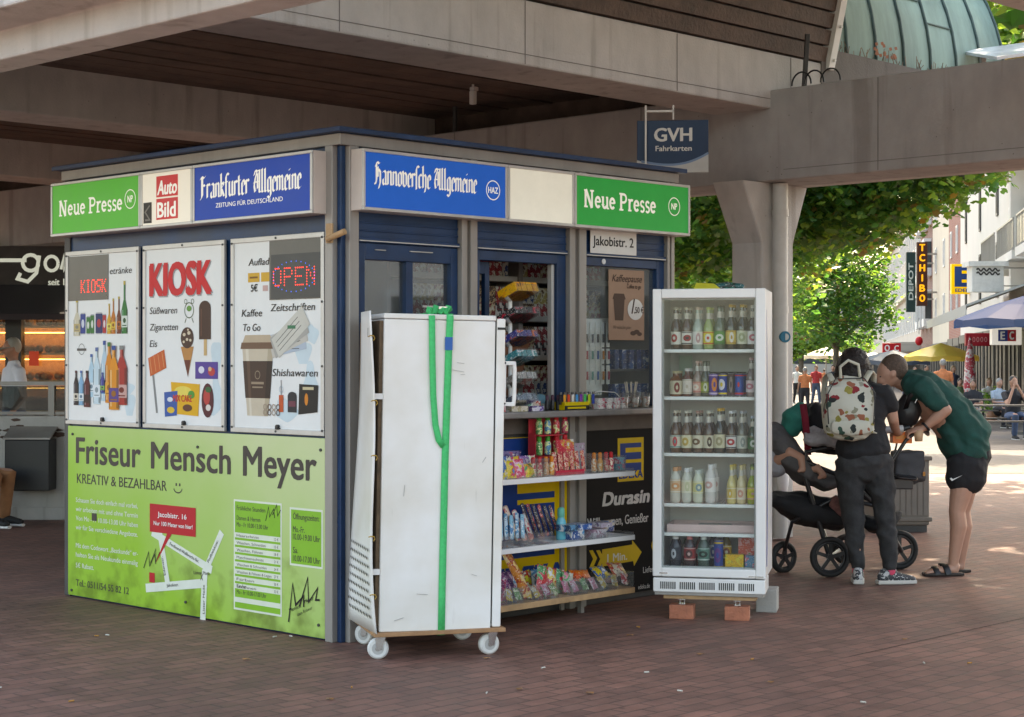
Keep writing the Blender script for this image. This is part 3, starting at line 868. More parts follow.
# left: green, white, navy
t, p, y = light_box("green lit sign reading Neue Presse over the drinks poster", KW(-.001, LT, LZ), LR, 1.052, LH, GREEN)
fn = left_px(LT, LZ); b = MB(INK_W)
x0, z0 = fn(59, 215); x1, _ = fn(120, 208); slab(b, "Neue Presse", x0, .13, .105, x1 - x0 + .03, y)
x, z = fn(130, 199); b.ring(x, z, .062, .006, y); b.text("NP", x - .03, z - .02, .042, .06, y, bold=.02)
b.build("lettering", p)
t, p, y = light_box("small white lit sign with red magazine lettering on the poster side", KW(-.001, LT - 1.056, LZ), LR, .552, LH, WHITEP)
b = MB(flat("d8262f", .35, .04)); b.rect(.17, .40, .185, .315, y); b.rect(.17, .40, .045, .175, y)
b.build("red_blocks", p)
b = MB(INK_W)
b.text("Auto", .18, .2, .085, .21, y - .001, bold=.03, shear=.12); b.text("Bild", .18, .06, .09, .2, y - .001, bold=.03)
b.build("lettering", p)
b = MB(flat("3a352f")); b.add([(.03, y, .03), (.12, y, .03), (.12, y, .16), (.03, y, .16)], [(0, 1, 2, 3)])
b.m(flat("8d857a")); b.stroke([(.05, .05), (.1, .05), (.05, .1), (.1, .14)], .012, y - .001)
b.build("sticker", p)
t, p, y = light_box("navy lit sign with white broken script reading Frankfurter Allgemeine", KW(-.001, LT - 1.612, LZ), LR, 1.135, LH, BLUE1)
fn = left_px(LT - 1.612, LZ); b = MB(INK_W)
x0, _ = fn(204, 200); x1, _ = fn(308, 190)
blackletter(b, "Frankfurter", .075, .145, .088, .485, y); blackletter(b, "Allgemeine", .60, .145, .088, .44, y)
b.text("ZEITUNG FÜR DEUTSCHLAND", .23, .085, .026, .64, y, bold=.012)
b.build("lettering", p)
# front: blue, blank white, green
FS, FZ, FH = .045, 2.432, .345
t, p, y = light_box("blue lit sign with white script reading Hannoversche Allgemeine above the shutter", KW(FS, -.001, FZ), YAW, 1.158, FH, BLUE2)
b = MB(INK_W)
blackletter(b, "HannoverSche", .095, .15, .082, .43, y); blackletter(b, "Allgemeine", .55, .15, .082, .35, y)
b.ring(1.035, .18, .06, .006, y); b.text("HAZ", 1.035, .162, .036, .085, y, bold=.02, align='c')
b.build("lettering", p)
t, p, y = light_box("blank white lit sign between the blue and the green sign", KW(FS + 1.162, -.001, FZ), YAW, .6, FH,
                    pbr("blank_sign_film", hexc("dcdcd2"), rough=.35, var=.05, emit=hexc("eeeee2"), estr=.05, coat=.3))
t, p, y = light_box("green lit sign reading Neue Presse at the end over the address paper", KW(FS + 1.766, -.001, FZ), YAW, 1.168, FH, GREEN2)
b = MB(INK_W); slab(b, "Neue Presse", .09, .13, .115, .72, y)
b.ring(1.0, .19, .062, .006, y); b.text("NP", 1.0, .17, .042, .062, y, bold=.02, align='c')
b.build("lettering", p)
# address paper
t = thing("address_paper", "white paper reading Jakobistr. 2 taped under the green sign", "paper sign", KW(2.085, -.022, 2.285), YAW)
p = MB(flat("efece6", .7)).box(0, .46, -.004, 0, 0, .16).build("sheet", t)
MB(flat("26221f")).text("Jakobistr. 2", .02, .052, .06, .41, -.0052, bold=.02).build("lettering", p)

# ------------------------------------------------------------------ posters on the side
def bottle(b, x, z0, z1, w, col, label=None, cap=None, y=0.0, neck=.3, shoulder=.45):
    h = z1 - z0; n = w * neck / 2; hw = w / 2
    b.m(flat(col)).poly([(x - hw, z0), (x + hw, z0), (x + hw, z0 + h * shoulder), (x + n, z0 + h * (shoulder + .2)), (x + n, z1), (x - n, z1), (x - n, z0 + h * (shoulder + .2)), (x - hw, z0 + h * shoulder)], y)
    dk = "%02x%02x%02x" % tuple(int(int(col[i:i + 2], 16) * .68) for i in (0, 2, 4)); lt = "%02x%02x%02x" % tuple(int(int(col[i:i + 2], 16) * .55 + 115) for i in (0, 2, 4))
    b.m(flat(dk)).rect(x + hw * .55, x + hw, z0 + h * .02, z0 + h * shoulder, y - .0002); b.rect(x - hw, x - hw * .82, z0 + h * .02, z0 + h * shoulder, y - .0002); b.rect(x + n * .4, x + n, z0 + h * (shoulder + .2), z1, y - .0002)
    b.m(flat(lt)).rect(x - hw * .7, x - hw * .42, z0 + h * .05, z0 + h * shoulder, y - .0003); b.rect(x - n * .6, x - n * .2, z0 + h * (shoulder + .18), z1 - h * .07, y - .0003)
    if label:
        b.m(flat(label)).rect(x - hw, x + hw, z0 + h * .12, z0 + h * .34, y - .0005)
        b.m(flat(dk)).disc(x, z0 + h * .25, hw * .5, h * .05, y - .0008, 10); b.rect(x - hw * .7, x + hw * .7, z0 + h * .145, z0 + h * .165, y - .0008)
    b.m(flat(cap or "c9b24a")).rect(x - n * 1.2, x + n * 1.2, z1 - h * .07, z1, y - .0006)
def can(b, x, z0, z1, w, col, c2, y=0.0):
    b.m(flat("b8b8ba")).rect(x - w * .42, x + w * .42, z0, z1, y)
    b.m(flat(col)).rect(x - w / 2, x + w / 2, z0 + .006, z1 - .008, y - .0003)
    b.m(flat(c2)).disc(x, (z0 + z1) / 2, w * .3, (z1 - z0) * .2, y - .0006, 12)
POSTER_PAPER = pbr("poster_paper", hexc("dadbd9"), rough=.4, var=.05, scale=2.5, coat=.25, bump=.06, bscale=5)
INK_K = flat("3b3531")
def poster(name, label, t_hi, t_lo):
    w, z0, z1 = t_hi - t_lo, 1.16, 2.318
    h = z1 - z0
    t = thing(name, label, "poster", KW(-.012, t_hi, z0), LR)
    f = .03
    b = MB(M_ALU)
    b.box(0, w, -.02, 0, 0, f); b.box(0, w, -.02, 0, h - f, h); b.box(0, f, -.02, 0, f, h - f); b.box(w - f, w, -.02, 0, f, h - f)
    fr = b.build("frame", t, bevel=.003)
    b = MB(M_DARK)
    for i in range(4):
        for x in (.015, w - .015): b.cyl((x, -.024, .03 + i * (h - .06) / 3), (x, -.019, .03 + i * (h - .06) / 3), .007, n=8)
    for x in (w * .5,):
        for z in (.015, h - .015): b.cyl((x, -.024, z), (x, -.019, z), .007, n=8)
    b.build("screws", fr)
    sh = MB(POSTER_PAPER).box(f, w - f, -.012, -.004, f, h - f).build("sheet", t)
    b = MB(M_BLACK); b.cyl((w * .52, -.03, f + .012), (w * .52, -.012, f + .012), .013, n=8); b.box(w * .52 - .018, w * .52 + .018, -.026, -.012, f - .004, f + .006); b.build("lock", fr)
    W_, H_ = w - 2 * f, h - 2 * f
    X = lambda q: f + q * W_
    Z = lambda q: h - f - q * H_
    return t, sh, X, Z, W_, H_, -.0128
FONT57 = {'K': ["10001", "10010", "10100", "11000", "10100", "10010", "10001"], 'I': ["01110", "00100", "00100", "00100", "00100", "00100", "01110"],
          'O': ["01110", "10001", "10001", "10001", "10001", "10001", "01110"], 'S': ["01111", "10000", "10000", "01110", "00001", "00001", "11110"],
          'P': ["11110", "10001", "10001", "11110", "10000", "10000", "10000"], 'E': ["11111", "10000", "10000", "11110", "10000", "10000", "11111"],
          'N': ["10001", "11001", "10101", "10101", "10011", "10001", "10001"]}
LED_R = flat("ff3a30", .4, .5, 1.0); LED_B = flat("2a55d8", .4, .35, 1.0)
def led_word(b, s, x0, x1, z0, z1, y, dot):
    n = len(s) * 6 - 1
    for i, c in enumerate(s):
        for r, row in enumerate(FONT57[c]):
            for q, ch in enumerate(row):
                if ch == '1': b.disc(x0 + (i * 6 + q) / (n - 1) * (x1 - x0), z1 - r / 6 * (z1 - z0), dot, None, y, 6)
WINDOWGREY = pbr("led_window_panel", (.085, .076, .066), rough=.3, var=.3, scale=2)
def splash(b, X, Z, spots, y):
    b.m(flat("d3e4ea", .4))
    for i, (x, z, rx, rz) in enumerate(spots):
        b.poly([(X(x) + rx * (1 + .25 * math.sin(3 * a + i)) * math.cos(a), Z(z) + rz * (1 + .25 * math.cos(2 * a + i)) * math.sin(a)) for a in [j * math.pi / 12 for j in range(24)]], y + .0003 - i * .00005)

# 1 drinks
t, sh, X, Z, PW, PH, y = poster("drinks_poster", "framed poster of bottles and cans with a red dot sign window", 2.825, 1.958)
b = MB()
splash(b, X, Z, [(.9, .9, .06, .09), (.84, .8, .09, .05)], y)
for q in [(.13, .27, .49, .1, "dcd2b8", "c9b27a"), (.61, .3, .48, .065, "e8a91c", "f3e36a"), (.67, .27, .48, .065, "d2761a", "f0c040"), (.75, .26, .48, .065, "7a3418", "c46a28"), (.83, .17, .48, .085, "1d7a32", "dfe9dc")]:
    bottle(b, X(q[0]), Z(q[2]), Z(q[1]), q[3] * PW, q[4], q[5], None, y - .001)
for q in [(.22, .35, .48, .075, "27408f", "d7dbe6"), (.3, .37, .48, .055, "2f7a34", "e6e9dc"), (.36, .36, .48, .055, "2f7a34", "e6e9dc"), (.46, .35, .48, .1, "1c2a66", "c8303a"), (.54, .36, .48, .05, "c3262f", "e8e0e0")]:
    can(b, X(q[0]), Z(q[2]), Z(q[1]), q[3] * PW, q[4], q[5], y - .001)
b.m(flat("5e5a56")).ring(X(.2), Z(.57), .038, .004, y - .001, 12); b.rect(X(.13), X(.27), Z(.58), Z(.565), y - .0012)
for i, q in enumerate([(.54, .52, .88, .1, "bcd6e4", "3f7fb8", "2b4f9a"), (.35, .6, .86, .085, "b6d8e8", "e6eef2", "3a62a8"), (.43, .56, .9, .1, "cfe4ec", "e6eef2", "5a72a8"), (.12, .70, .91, .07, "2a1c22", "d9cdbb", "5a1c22"), (.2, .70, .91, .075, "7fb4d6", "e8eef0", "3a62a8"),
          (.29, .70, .92, .095, "5e1c22", "2a1418", "2a1418"), (.52, .71, .83, .06, "3a3f96", "8ac04a", "2b4f9a"), (.8, .55, .9, .15, "b52a22", "d8a8a0", "8a8a86"), (.62, .53, .89, .11, "e88a1a", "f0a83a", "2f7a34"), (.69, .55, .93, .14, "f0951c", "5a3f8e", "2b4f9a")]):
    bottle(b, X(q[0]), Z(q[2]), Z(q[1]), q[3] * PW, q[4], q[5], q[6], y - .0015 - i * .0008, neck=.34, shoulder=.62)
b.build("printed_bottles", sh)
b = MB(WINDOWGREY); b.rect(X(.0), X(.6), Z(.275), Z(.005), y - .002); pn = b.build("led_window", sh)
b = MB(LED_R); led_word(b, "KIOSK", X(.2), X(.565), Z(.225), Z(.155), y - .004, .0045); b.build("led_lettering", pn)
b = MB(INK_K); b.text("etränke", X(.615), Z(.125), .042, X(.93) - X(.615), y - .001, shear=.2, bold=.01); b.build("lettering", sh)
# 2 sweets
t, sh, X, Z, PW, PH, y = poster("sweets_poster", "framed poster with big red KIOSK lettering and ice creams", 1.912, 1.048)
b = MB(flat("d41a24", .45, .02)); b.text("KIOSK", X(.045), Z(.262), Z(.085) - Z(.262), X(.88) - X(.045), y - .002, bold=.045); b.build("red_lettering", sh)
b = MB(flat("a9a9a8")); b.text("KIOSK", X(.055), Z(.27), Z(.093) - Z(.27), X(.88) - X(.045), y - .0005, bold=.045); b.build("lettering_shade", sh)
b = MB(INK_K)
for s, zz, x1 in (("Süßwaren", .37, .42), ("Zigaretten", .465, .43), ("Eis", .56, .15)):
    b.text(s, X(.05), Z(zz), .042, X(x1) - X(.05), y - .001, shear=.2, bold=.012)
b.build("lettering", sh)
b = MB()
splash(b, X, Z, [(.93, .62, .05, .12), (.85, .9, .09, .05), (.93, .82, .05, .1)], y)
b.m(flat("5a6a4a")).ring(X(.58), Z(.355), .05, .006, y - .001); b.m(flat("6aa048")).disc(X(.58), Z(.345), .026, .018, y - .001)
for sx in (-1, 1): b.m(flat("5a6a4a")).ring(X(.58) + sx * .036, Z(.305), .016, .004, y - .001, 12); b.stroke([(X(.58) + sx * .03, Z(.4)), (X(.58) + sx * .045, Z(.425))], .006, y - .001)
b.m(flat("d9b27a")).rect(X(.77), X(.81), Z(.61), Z(.52), y - .001)
b.m(flat("4a2a1c")); b.poly([(X(.71), Z(.52)), (X(.86), Z(.52))] + [(X(.86), Z(.345))] + [(X(.785) + (X(.86) - X(.785)) * math.cos(a), Z(.345) + .045 * math.sin(a)) for a in [j * math.pi / 8 for j in range(1, 8)]] + [(X(.71), Z(.345))], y - .0015)
b.m(flat("6a4230")).stroke([(X(.74), Z(.5)), (X(.74), Z(.35))], .012, y - .002)
b.m(flat("c98a4a")).poly([(X(.47), Z(.56)), (X(.64), Z(.56)), (X(.565), Z(.73))], y - .001)
b.m(flat("6e2f1e")).poly([(X(.515), Z(.635)), (X(.6), Z(.635)), (X(.565), Z(.73))], y - .0014)
b.m(flat("4c2b1e")).disc(X(.555), Z(.51), .068, .066, y - .0012); b.m(flat("e0cdb0"))
for dx, dz, r in ((-.03, .02, .016), (.02, .03, .018), (.0, -.01, .014), (.035, -.015, .013), (-.035, -.025, .012), (.01, .05, .01)): b.disc(X(.555) + dx, Z(.51) + dz, r, r * .7, y - .002, 8)
b.m(flat("8d8d8c")).stroke([(X(.085), Z(.67)), (X(.15), Z(.94))], .02, y - .001)
b.m(flat("d9622a")).poly([(X(.03), Z(.625)), (X(.25), Z(.575)), (X(.28), Z(.68)), (X(.06), Z(.73))], y - .0015)
b.m(flat("f0a06a"))
for i in range(4): b.stroke([(X(.055 + i * .055), Z(.625 - i * .012)), (X(.085 + i * .055), Z(.715 - i * .012))], .006, y - .002)
b.m(flat("5a3f96")).rect(X(.66), X(.95), Z(.74), Z(.645), y - .001); b.m(flat("e6e2ee")).disc(X(.74), Z(.69), .03, .022, y - .0015); b.m(flat("c9403a")).disc(X(.87), Z(.7), .036, .026, y - .0015); b.m(flat("e8b58a")).disc(X(.85), Z(.685), .018, .014, y - .002)
b.m(flat("f0b41c")).poly([(X(.34), Z(.76)), (X(.72), Z(.77)), (X(.7), Z(.95)), (X(.36), Z(.94))], y - .0012); b.m(flat("f6dc62")).disc(X(.5), Z(.81), .09, .03, y - .0016); b.m(flat("3f9a3a")).disc(X(.61), Z(.83), .035, .025, y - .002)
b.m(flat("6a3a22")).disc(X(.56), Z(.905), .05, .022, y - .002); b.m(flat("d8402a")).text("MIX CAKE", X(.37), Z(.87), .04, .2, y - .0022, bold=.03)
b.m(flat("2a5aa8")).poly([(X(.25), Z(.82)), (X(.43), Z(.81)), (X(.42), Z(.95)), (X(.26), Z(.96))], y - .0018); b.m(flat("f0c43a")).disc(X(.34), Z(.92), .04, .02, y - .0022); b.m(flat("e8ecf2")).disc(X(.33), Z(.86), .03, .015, y - .0022)
b.m(flat("5a1c26")).disc(X(.82), Z(.86), .062, .105, y - .0018); b.m(flat("c9403a")).disc(X(.81), Z(.84), .034, .05, y - .0022); b.m(flat("e8dcd2")).disc(X(.83), Z(.9), .026, .02, y - .0026); b.m(flat("2f6a3a")).disc(X(.83), Z(.8), .03, .018, y - .0026)
b.build("printed_sweets", sh)
# 3 coffee
t, sh, X, Z, PW, PH, y = poster("coffee_poster", "framed poster of a brown coffee cup with an OPEN dot sign window", .985, .112)
b = MB(INK_K)
for s, x0, x1, zz, hh in (("Auflad", .17, .41, .125, .04), ("Kaffee", .09, .33, .4, .042), ("To Go", .1, .31, .478, .042), ("Zeitschriften", .43, .93, .375, .042), ("Shishawaren", .45, .96, .72, .042), ("5€", .2, .28, .265, .04)):
    b.text(s, X(x0), Z(zz), hh, X(x1) - X(x0), y - .002, shear=.2 if s != "5€" else 0, bold=.012 if s != "5€" else .03)
b.build("lettering", sh)
b = MB()
splash(b, X, Z, [(.8, .6, .07, .08), (.9, .5, .05, .06), (.6, .9, .1, .06), (.88, .75, .06, .1)], y)
b.m(flat("e6b13a")).rect(X(.165), X(.3), Z(.215), Z(.165), y - .0005); b.rect(X(.32), X(.42), Z(.215), Z(.165), y - .0005)
b.m(flat("8a5a1c")).rect(X(.185), X(.28), Z(.195), Z(.185), y - .001); b.m(flat("d8b0a8")).rect(X(.34), X(.4), Z(.265), Z(.235), y - .001)
for i, (a, c) in enumerate(((-.35, "b9c6d4"), (-.2, "cfc9be"), (-.05, "b3b0a8"), (.1, "d6d2c6"))):
    cx, cz = X(.62 + i * .015), Z(.545 - i * .018); ca, sa = math.cos(a + .5), math.sin(a + .5)
    pts = [(cx + px * ca - pz * sa, cz + px * sa + pz * ca) for px, pz in ((-.17, -.06), (.17, -.06), (.17, .07), (-.17, .07))]
    b.m(flat(c)).poly(pts, y - .001 - i * .0006)
    b.m(flat("5a5a58"))
    for q in range(3): b.stroke([(pts[0][0] + .02 + (pts[3][0] - pts[0][0]) * (.25 + q * .22), pts[0][1] + .015 + (pts[3][1] - pts[0][1]) * (.25 + q * .22)), (pts[1][0] - .06 + (pts[2][0] - pts[1][0]) * (.25 + q * .22), pts[1][1] - .03 + (pts[2][1] - pts[1][1]) * (.25 + q * .22))], .004, y - .0013 - i * .0006)
b.m(flat("3f7f5a")).rect(X(.63), X(.72), Z(.47), Z(.452), y - .0045)
cx = X(.28)
b.m(flat("d6c6ae")).poly([(cx - .1, Z(.935)), (cx + .1, Z(.935)), (cx + .15, Z(.56)), (cx - .15, Z(.56))], y - .001)
b.m(flat("4a3226")).poly([(cx - .118, Z(.84)), (cx + .118, Z(.84)), (cx + .142, Z(.64)), (cx - .142, Z(.64))], y - .0015)
b.m(flat("bfae94")).poly([(cx + .06, Z(.935)), (cx + .1, Z(.935)), (cx + .15, Z(.56)), (cx + .1, Z(.56))], y - .0012); b.m(flat("e6dac6")).poly([(cx - .075, Z(.935)), (cx - .055, Z(.935)), (cx - .09, Z(.56)), (cx - .118, Z(.56))], y - .0012)
b.m(flat("35231a")).poly([(cx + .07, Z(.84)), (cx + .118, Z(.84)), (cx + .142, Z(.64)), (cx + .09, Z(.64))], y - .0016); b.m(flat("634736")).poly([(cx - .085, Z(.84)), (cx - .06, Z(.84)), (cx - .075, Z(.64)), (cx - .105, Z(.64))], y - .0016)
b.m(flat("7a5a44")).poly([(cx - .165, Z(.575)), (cx + .165, Z(.575)), (cx + .155, Z(.54)), (cx - .155, Z(.54))], y - .0018); b.m(flat("c8b296")).poly([(cx - .145, Z(.54)), (cx + .145, Z(.54)), (cx + .12, Z(.5)), (cx - .12, Z(.5))], y - .0018)
b.m(flat("a08a72")).ring(cx, Z(.715), .026, .005, y - .002, 14); b.rect(cx - .06, cx + .06, Z(.765), Z(.752), y - .002); b.rect(cx - .05, cx + .05, Z(.785), Z(.777), y - .002)
for i in range(8): b.m(flat("6a5248" if i % 2 else "b09a88")).ring(X(.37 + (i % 4) * .05), Z(.885 + (i // 4) * .03), .018, .006, y - .003 - i * .0002, 12)
b.m(flat("d2582a")).rect(X(.53), X(.58), Z(.91), Z(.82), y - .0026); b.m(flat("b8c4cc")).ring(X(.555), Z(.79), .02, .004, y - .0028, 10); b.m(flat("5a5a5a")).stroke([(X(.555), Z(.82)), (X(.555), Z(.74))], .005, y - .0028)
b.m(flat("2c2a30")).rect(X(.63), X(.73), Z(.91), Z(.82), y - .0026); b.disc(X(.68), Z(.82), .038, .02, y - .0027); b.m(flat("7a3a4a")).rect(X(.64), X(.72), Z(.88), Z(.85), y - .003)
b.m(flat("211c1a")).poly([(X(.75), Z(.92)), (X(.96), Z(.905)), (X(.97), Z(.765)), (X(.76), Z(.76))], y - .003); b.m(flat("e88a2a")).disc(X(.84), Z(.84), .016, .035, y - .0034); b.m(flat("d8c8a0")).rect(X(.8), X(.92), Z(.79), Z(.775), y - .0034)
b.build("printed_goods", sh)
b = MB(WINDOWGREY); b.rect(X(.42), X(1.0), Z(.315), Z(.0), y - .003); pn = b.build("led_window", sh)
b = MB(pbr("led_board", (.03, .03, .03), rough=.4)); b.rect(X(.44), X(.995), Z(.31), Z(.075), y - .0036)
b.m(LED_R); led_word(b, "OPEN", X(.47), X(.93), Z(.24), Z(.15), y - .0042, .0045)
b.m(LED_B)
for i in range(26):
    a = 2 * math.pi * i / 26; b.disc(X(.7) + .19 * math.cos(a), Z(.195) + .088 * math.sin(a), .004, None, y - .0042, 6)
b.build("led_lettering", pn)

# ------------------------------------------------------------------ green billboard
GT, GB, GTOP = 2.805, .012, 1.148
t = thing("hairdresser_billboard", "large light green hairdresser board with a map below the posters", "billboard", KW(-.012, GT, GB), LR)
m, nt, bs = new_mat("graded_green_print"); N, L = nt.nodes, nt.links
tcn = N.new("ShaderNodeTexCoord"); sx = N.new("ShaderNodeSeparateXYZ"); L.new(tcn.outputs["Object"], sx.inputs[0])
nz = N.new("ShaderNodeTexNoise"); nz.inputs["Scale"].default_value = 1.6; nz.inputs["Detail"].default_value = 5; L.new(tcn.outputs["Object"], nz.inputs["Vector"])
ma = N.new("ShaderNodeMath"); ma.operation = 'MULTIPLY_ADD'; ma.inputs[1].default_value = .34; L.new(sx.outputs["Z"], ma.inputs[0]); ma.inputs[2].default_value = -.3
mb_ = N.new("ShaderNodeMath"); mb_.operation = 'MULTIPLY_ADD'; mb_.inputs[1].default_value = .15; L.new(sx.outputs["X"], mb_.inputs[0]); L.new(ma.outputs[0], mb_.inputs[2])
mc = N.new("ShaderNodeMath"); mc.operation = 'MULTIPLY_ADD'; mc.inputs[1].default_value = .35; L.new(nz.outputs["Fac"], mc.inputs[0]); L.new(mb_.outputs[0], mc.inputs[2])
rp = N.new("ShaderNodeValToRGB"); e = rp.color_ramp.elements
e[0].position = .1; e[0].color = (*[x * .85 for x in hexc("9cca3c")], 1); e[1].position = .62; e[1].color = (*[x * .8 for x in hexc("d5dfa8")], 1)  # green turns paler towards the top right
L.new(mc.outputs[0], rp.inputs[0]); gm = N.new("ShaderNodeTexNoise"); gm.inputs["Scale"].default_value = 6; gm.inputs["Detail"].default_value = 8; L.new(tcn.outputs["Object"], gm.inputs["Vector"])
g1 = N.new("ShaderNodeMath"); g1.operation = 'MULTIPLY_ADD'; g1.inputs[1].default_value = -.55; g1.inputs[2].default_value = .26; L.new(sx.outputs["Z"], g1.inputs[0])
g2 = N.new("ShaderNodeMath"); g2.operation = 'ADD'; L.new(g1.outputs[0], g2.inputs[0]); L.new(gm.outputs["Fac"], g2.inputs[1])
gr_ = N.new("ShaderNodeValToRGB"); gr_.color_ramp.elements[0].position = .62; gr_.color_ramp.elements[0].color = (1, 1, 1, 1); gr_.color_ramp.elements[1].position = .86; gr_.color_ramp.elements[1].color = (.55, .52, .46, 1); L.new(g2.outputs[0], gr_.inputs[0])
gx = N.new("ShaderNodeMixRGB"); gx.blend_type = 'MULTIPLY'; gx.inputs[0].default_value = 1; L.new(rp.outputs[0], gx.inputs[1]); L.new(gr_.outputs[0], gx.inputs[2])
L.new(gx.outputs[0], bs.inputs["Base Color"]); bs.inputs["Roughness"].default_value = .4; bs.inputs["Specular IOR Level"].default_value = .3
gp = MB(m).box(0, GT - .112, -.012, -.003, 0, GTOP - GB).build("panel", t, bevel=.002)
y = -.0132
fn = lambda u, v: left_px(GT, GB)(u, v, -.024)
INK_B = flat("4a423e", .4); b = MB(INK_B)
H = GTOP - GB
def line(b, s, u0, v0, u1, v1, hpx, **kw): fit(b, fn, s, u0, v0, u1, v1, hpx, y, **kw)
line(b, "Friseur", 76, 462, 141, 468, 25, bold=.022); line(b, "Mensch", 151, 468, 231, 474, 26, bold=.022); line(b, "Meyer", 243, 475, 317, 481, 29, bold=.022)
line(b, "KREATIV & BEZAHLBAR", 77, 483, 167, 491, 9.5, bold=.01)
b.build("headline", gp)
b = MB(INK_B)
x, z = fn(178, 488)
b.stroke([(x - .04, z - .005)] + arc(x, z, .045, .03, 200, 340, 8) + [(x + .045, z - .002)], .008, y); b.rect(x - .025, x - .01, z + .012, z + .03, y); b.rect(x + .012, x + .027, z + .012, z + .03, y)
b.build("smile", gp)
b = MB(flat("f2f6e6", .4))
rows = ["Schauen Sie doch einfach mal vorbei,", "wir arbeiten mit und ohne Termin", "Von Mo - Fr 10.00-13.00 Uhr haben", "wir für Sie verschiedene Angebote.", None, "Mit dem Codewort „Bestkunde“ er-", "halten Sie als Neukunde einmalig", "5€ Rabatt."]
for i, s in enumerate(rows):
    if s:
        u1 = 138 if i != 7 else 94
        line(b, s, 76, 503 + i * 9.3, u1, 503 + i * 9.3 + (4.2 if i < 7 else 1) , 4.6, bold=.012)
b.build("small_print", gp)
b = MB(INK_B); line(b, "Tel.: 0511/54 55 82 12", 76, 586, 129, 594, 6.5, bold=.012)
x, z = fn(94, 517); b.rect(x - .025, x + .035, z - .025, z + .025, y - .0006); b.build("phone_line", gp)
# map
b = MB(flat("f0f3e4", .4))
def mp_(pts, w, dy): b.stroke([fn(*q) for q in pts], w, y - dy)
mp_([(152, 532), (212, 570)], .05, .0001); mp_([(160, 533), (168, 585)], .05, .0002); mp_([(222, 532), (205, 572)], .05, .0003); mp_([(146, 588), (207, 583)], .055, .0004); mp_([(205, 570), (203, 620)], .055, .0005)
b.build("map_streets", gp)
b = MB(flat("d0202e", .4))
x0, z0 = fn(150, 531.5); x1, z1 = fn(196, 508); b.rect(x0, x1, z0, z1, y - .0012)
b.poly([fn(168, 532), fn(173, 532), fn(156, 563)], y - .0011); x0, z0 = fn(149.5, 582); x1, z1 = fn(155, 573); b.rect(x0, x1, z0, z1, y - .0012)
rb = b.build("red_callout", gp)
b = MB(flat("fbfbf5", .4)); fit(b, fn, "Jacobistr. 16", 158, 517, 187, 519, 4.8, y - .002, bold=.02); fit(b, fn, "Nur 100 Meter von hier!", 154, 526, 193, 528, 4, y - .002, bold=.02); b.build("lettering", rb)
b = MB(INK_B)
for s, a, c, ang in (("Ferdinand-Wallbrecht-Str.", (170, 545), (199, 563), -.5), ("Podbielskistr.", (209, 563), (219, 541), 1.1), ("Jakobistr.", (167, 587), (179, 586), .0), ("Lister Meile", (205, 614), (205, 585), 1.57), ("Edenstr.", (166, 575), (163, 556), 1.6), ("Lister Platz", (194, 574), (210, 575), 0)):
    xa, za = fn(*a); xc, zc_ = fn(*c); b.text(s, xa, za, .02, math.hypot(xc - xa, zc_ - za), y - .0014, ang=math.atan2(zc_ - za, xc - xa), bold=.01)
xa, za = fn(202, 577); b.stroke([(xa - .012, za - .02), (xa + .012, za + .02)], .005, y - .0015); b.stroke([(xa + .012, za - .02), (xa - .012, za + .02)], .005, y - .0018)
b.build("street_names", gp)
def logo(b, pts, w): b.stroke([fn(*q) for q in pts], w, y - .0022)
b = MB(flat("2a2724", .4))
logo(b, [(144, 568), (149, 552), (150, 566), (155, 554), (156, 564)], .007); logo(b, [(151, 563), (156, 549), (156, 562), (160, 552)], .006)
logo(b, [(289, 622), (293, 584), (296, 605), (304, 596), (304, 607)], .012); logo(b, [(300, 606), (308, 578), (309, 602), (318, 588), (316, 600), (320, 600)], .012)
logo(b, [(266, 521), (269, 507), (270, 517), (274, 509), (275, 518)], .006); logo(b, [(273, 515), (277, 505), (278, 516), (281, 510)], .006)
fit(b, fn, "Mensch", 290, 616, 302, 610, 3.5, y - .0022, ang=.35, bold=.01); fit(b, fn, "Meyer", 305, 607, 315, 601, 3.5, y - .0022, ang=.35, bold=.01); fit(b, fn, "dein Friseur", 298, 622, 314, 613, 3, y - .0022, ang=.4)
b.build("brush_logo", gp)
# price list and hours
PALE = flat("eef2dc", .4)
def card(u0, v0, u1, v1, u2, v2):
    xa, za = fn(u0, v0); xb, _ = fn(u1, v1); _, zb = fn(u2, v2)
    bb = MB(PALE); w = .012; bb.rect(xa, xb, zb, za, y - .0004); cd = bb.build("card", gp)
    MB(flat("8cc63a", .4)).rect(xa + w, xb - w, zb + w, za - w, y - .0010).build("card_field", cd)
    return cd, xa, xb, za, zb
cd, xa, xb, za, zb = card(234, 499, 282, 504, 234, 609)
b = MB(PALE)
HH = za - zb
for i in range(8): b.rect(xa + .012, xb - .012, za - HH * (.30 + .066 * i + .045), za - HH * (.30 + .066 * i), y - .0014)
b.rect(xa + .012, xb - .012, za - HH * .93, za - HH * .885, y - .0014)
b.build("price_rows", cd)
b = MB(INK_B); wd = xb - xa
for s, q, ww in (("Fröhliche Stunden", .095, .6), ("Damen & Herren", .185, .5), ("Mo - Fr 10.00-13.00 Uhr", .245, .66)): b.text(s, xa + .03, za - HH * q, .026, wd * ww, y - .0014, bold=.012)
for i, s in enumerate(("Haarschnitt", "Waschen, Schneiden", "Waschen, Föhnen", "Maschinenschnitt", "Waschen & Schneiden", "Waschen & Föhnen & Legen", "Färben", "Strähnen")):
    b.text(s, xa + .03, za - HH * (.337 + .066 * i), .016, wd * (.25 + .02 * len(s)), y - .002); b.text("%d €" % (12 + 3 * i), xb - .03, za - HH * (.337 + .066 * i), .016, .04, y - .002, align='r')
for s, q, ww in (("Kinder", .80, .2), ("Mo - Fr 10.00-17.00 Uhr", .855, .62)): b.text(s, xa + .03, za - HH * q, .024, wd * ww, y - .0014, bold=.012)
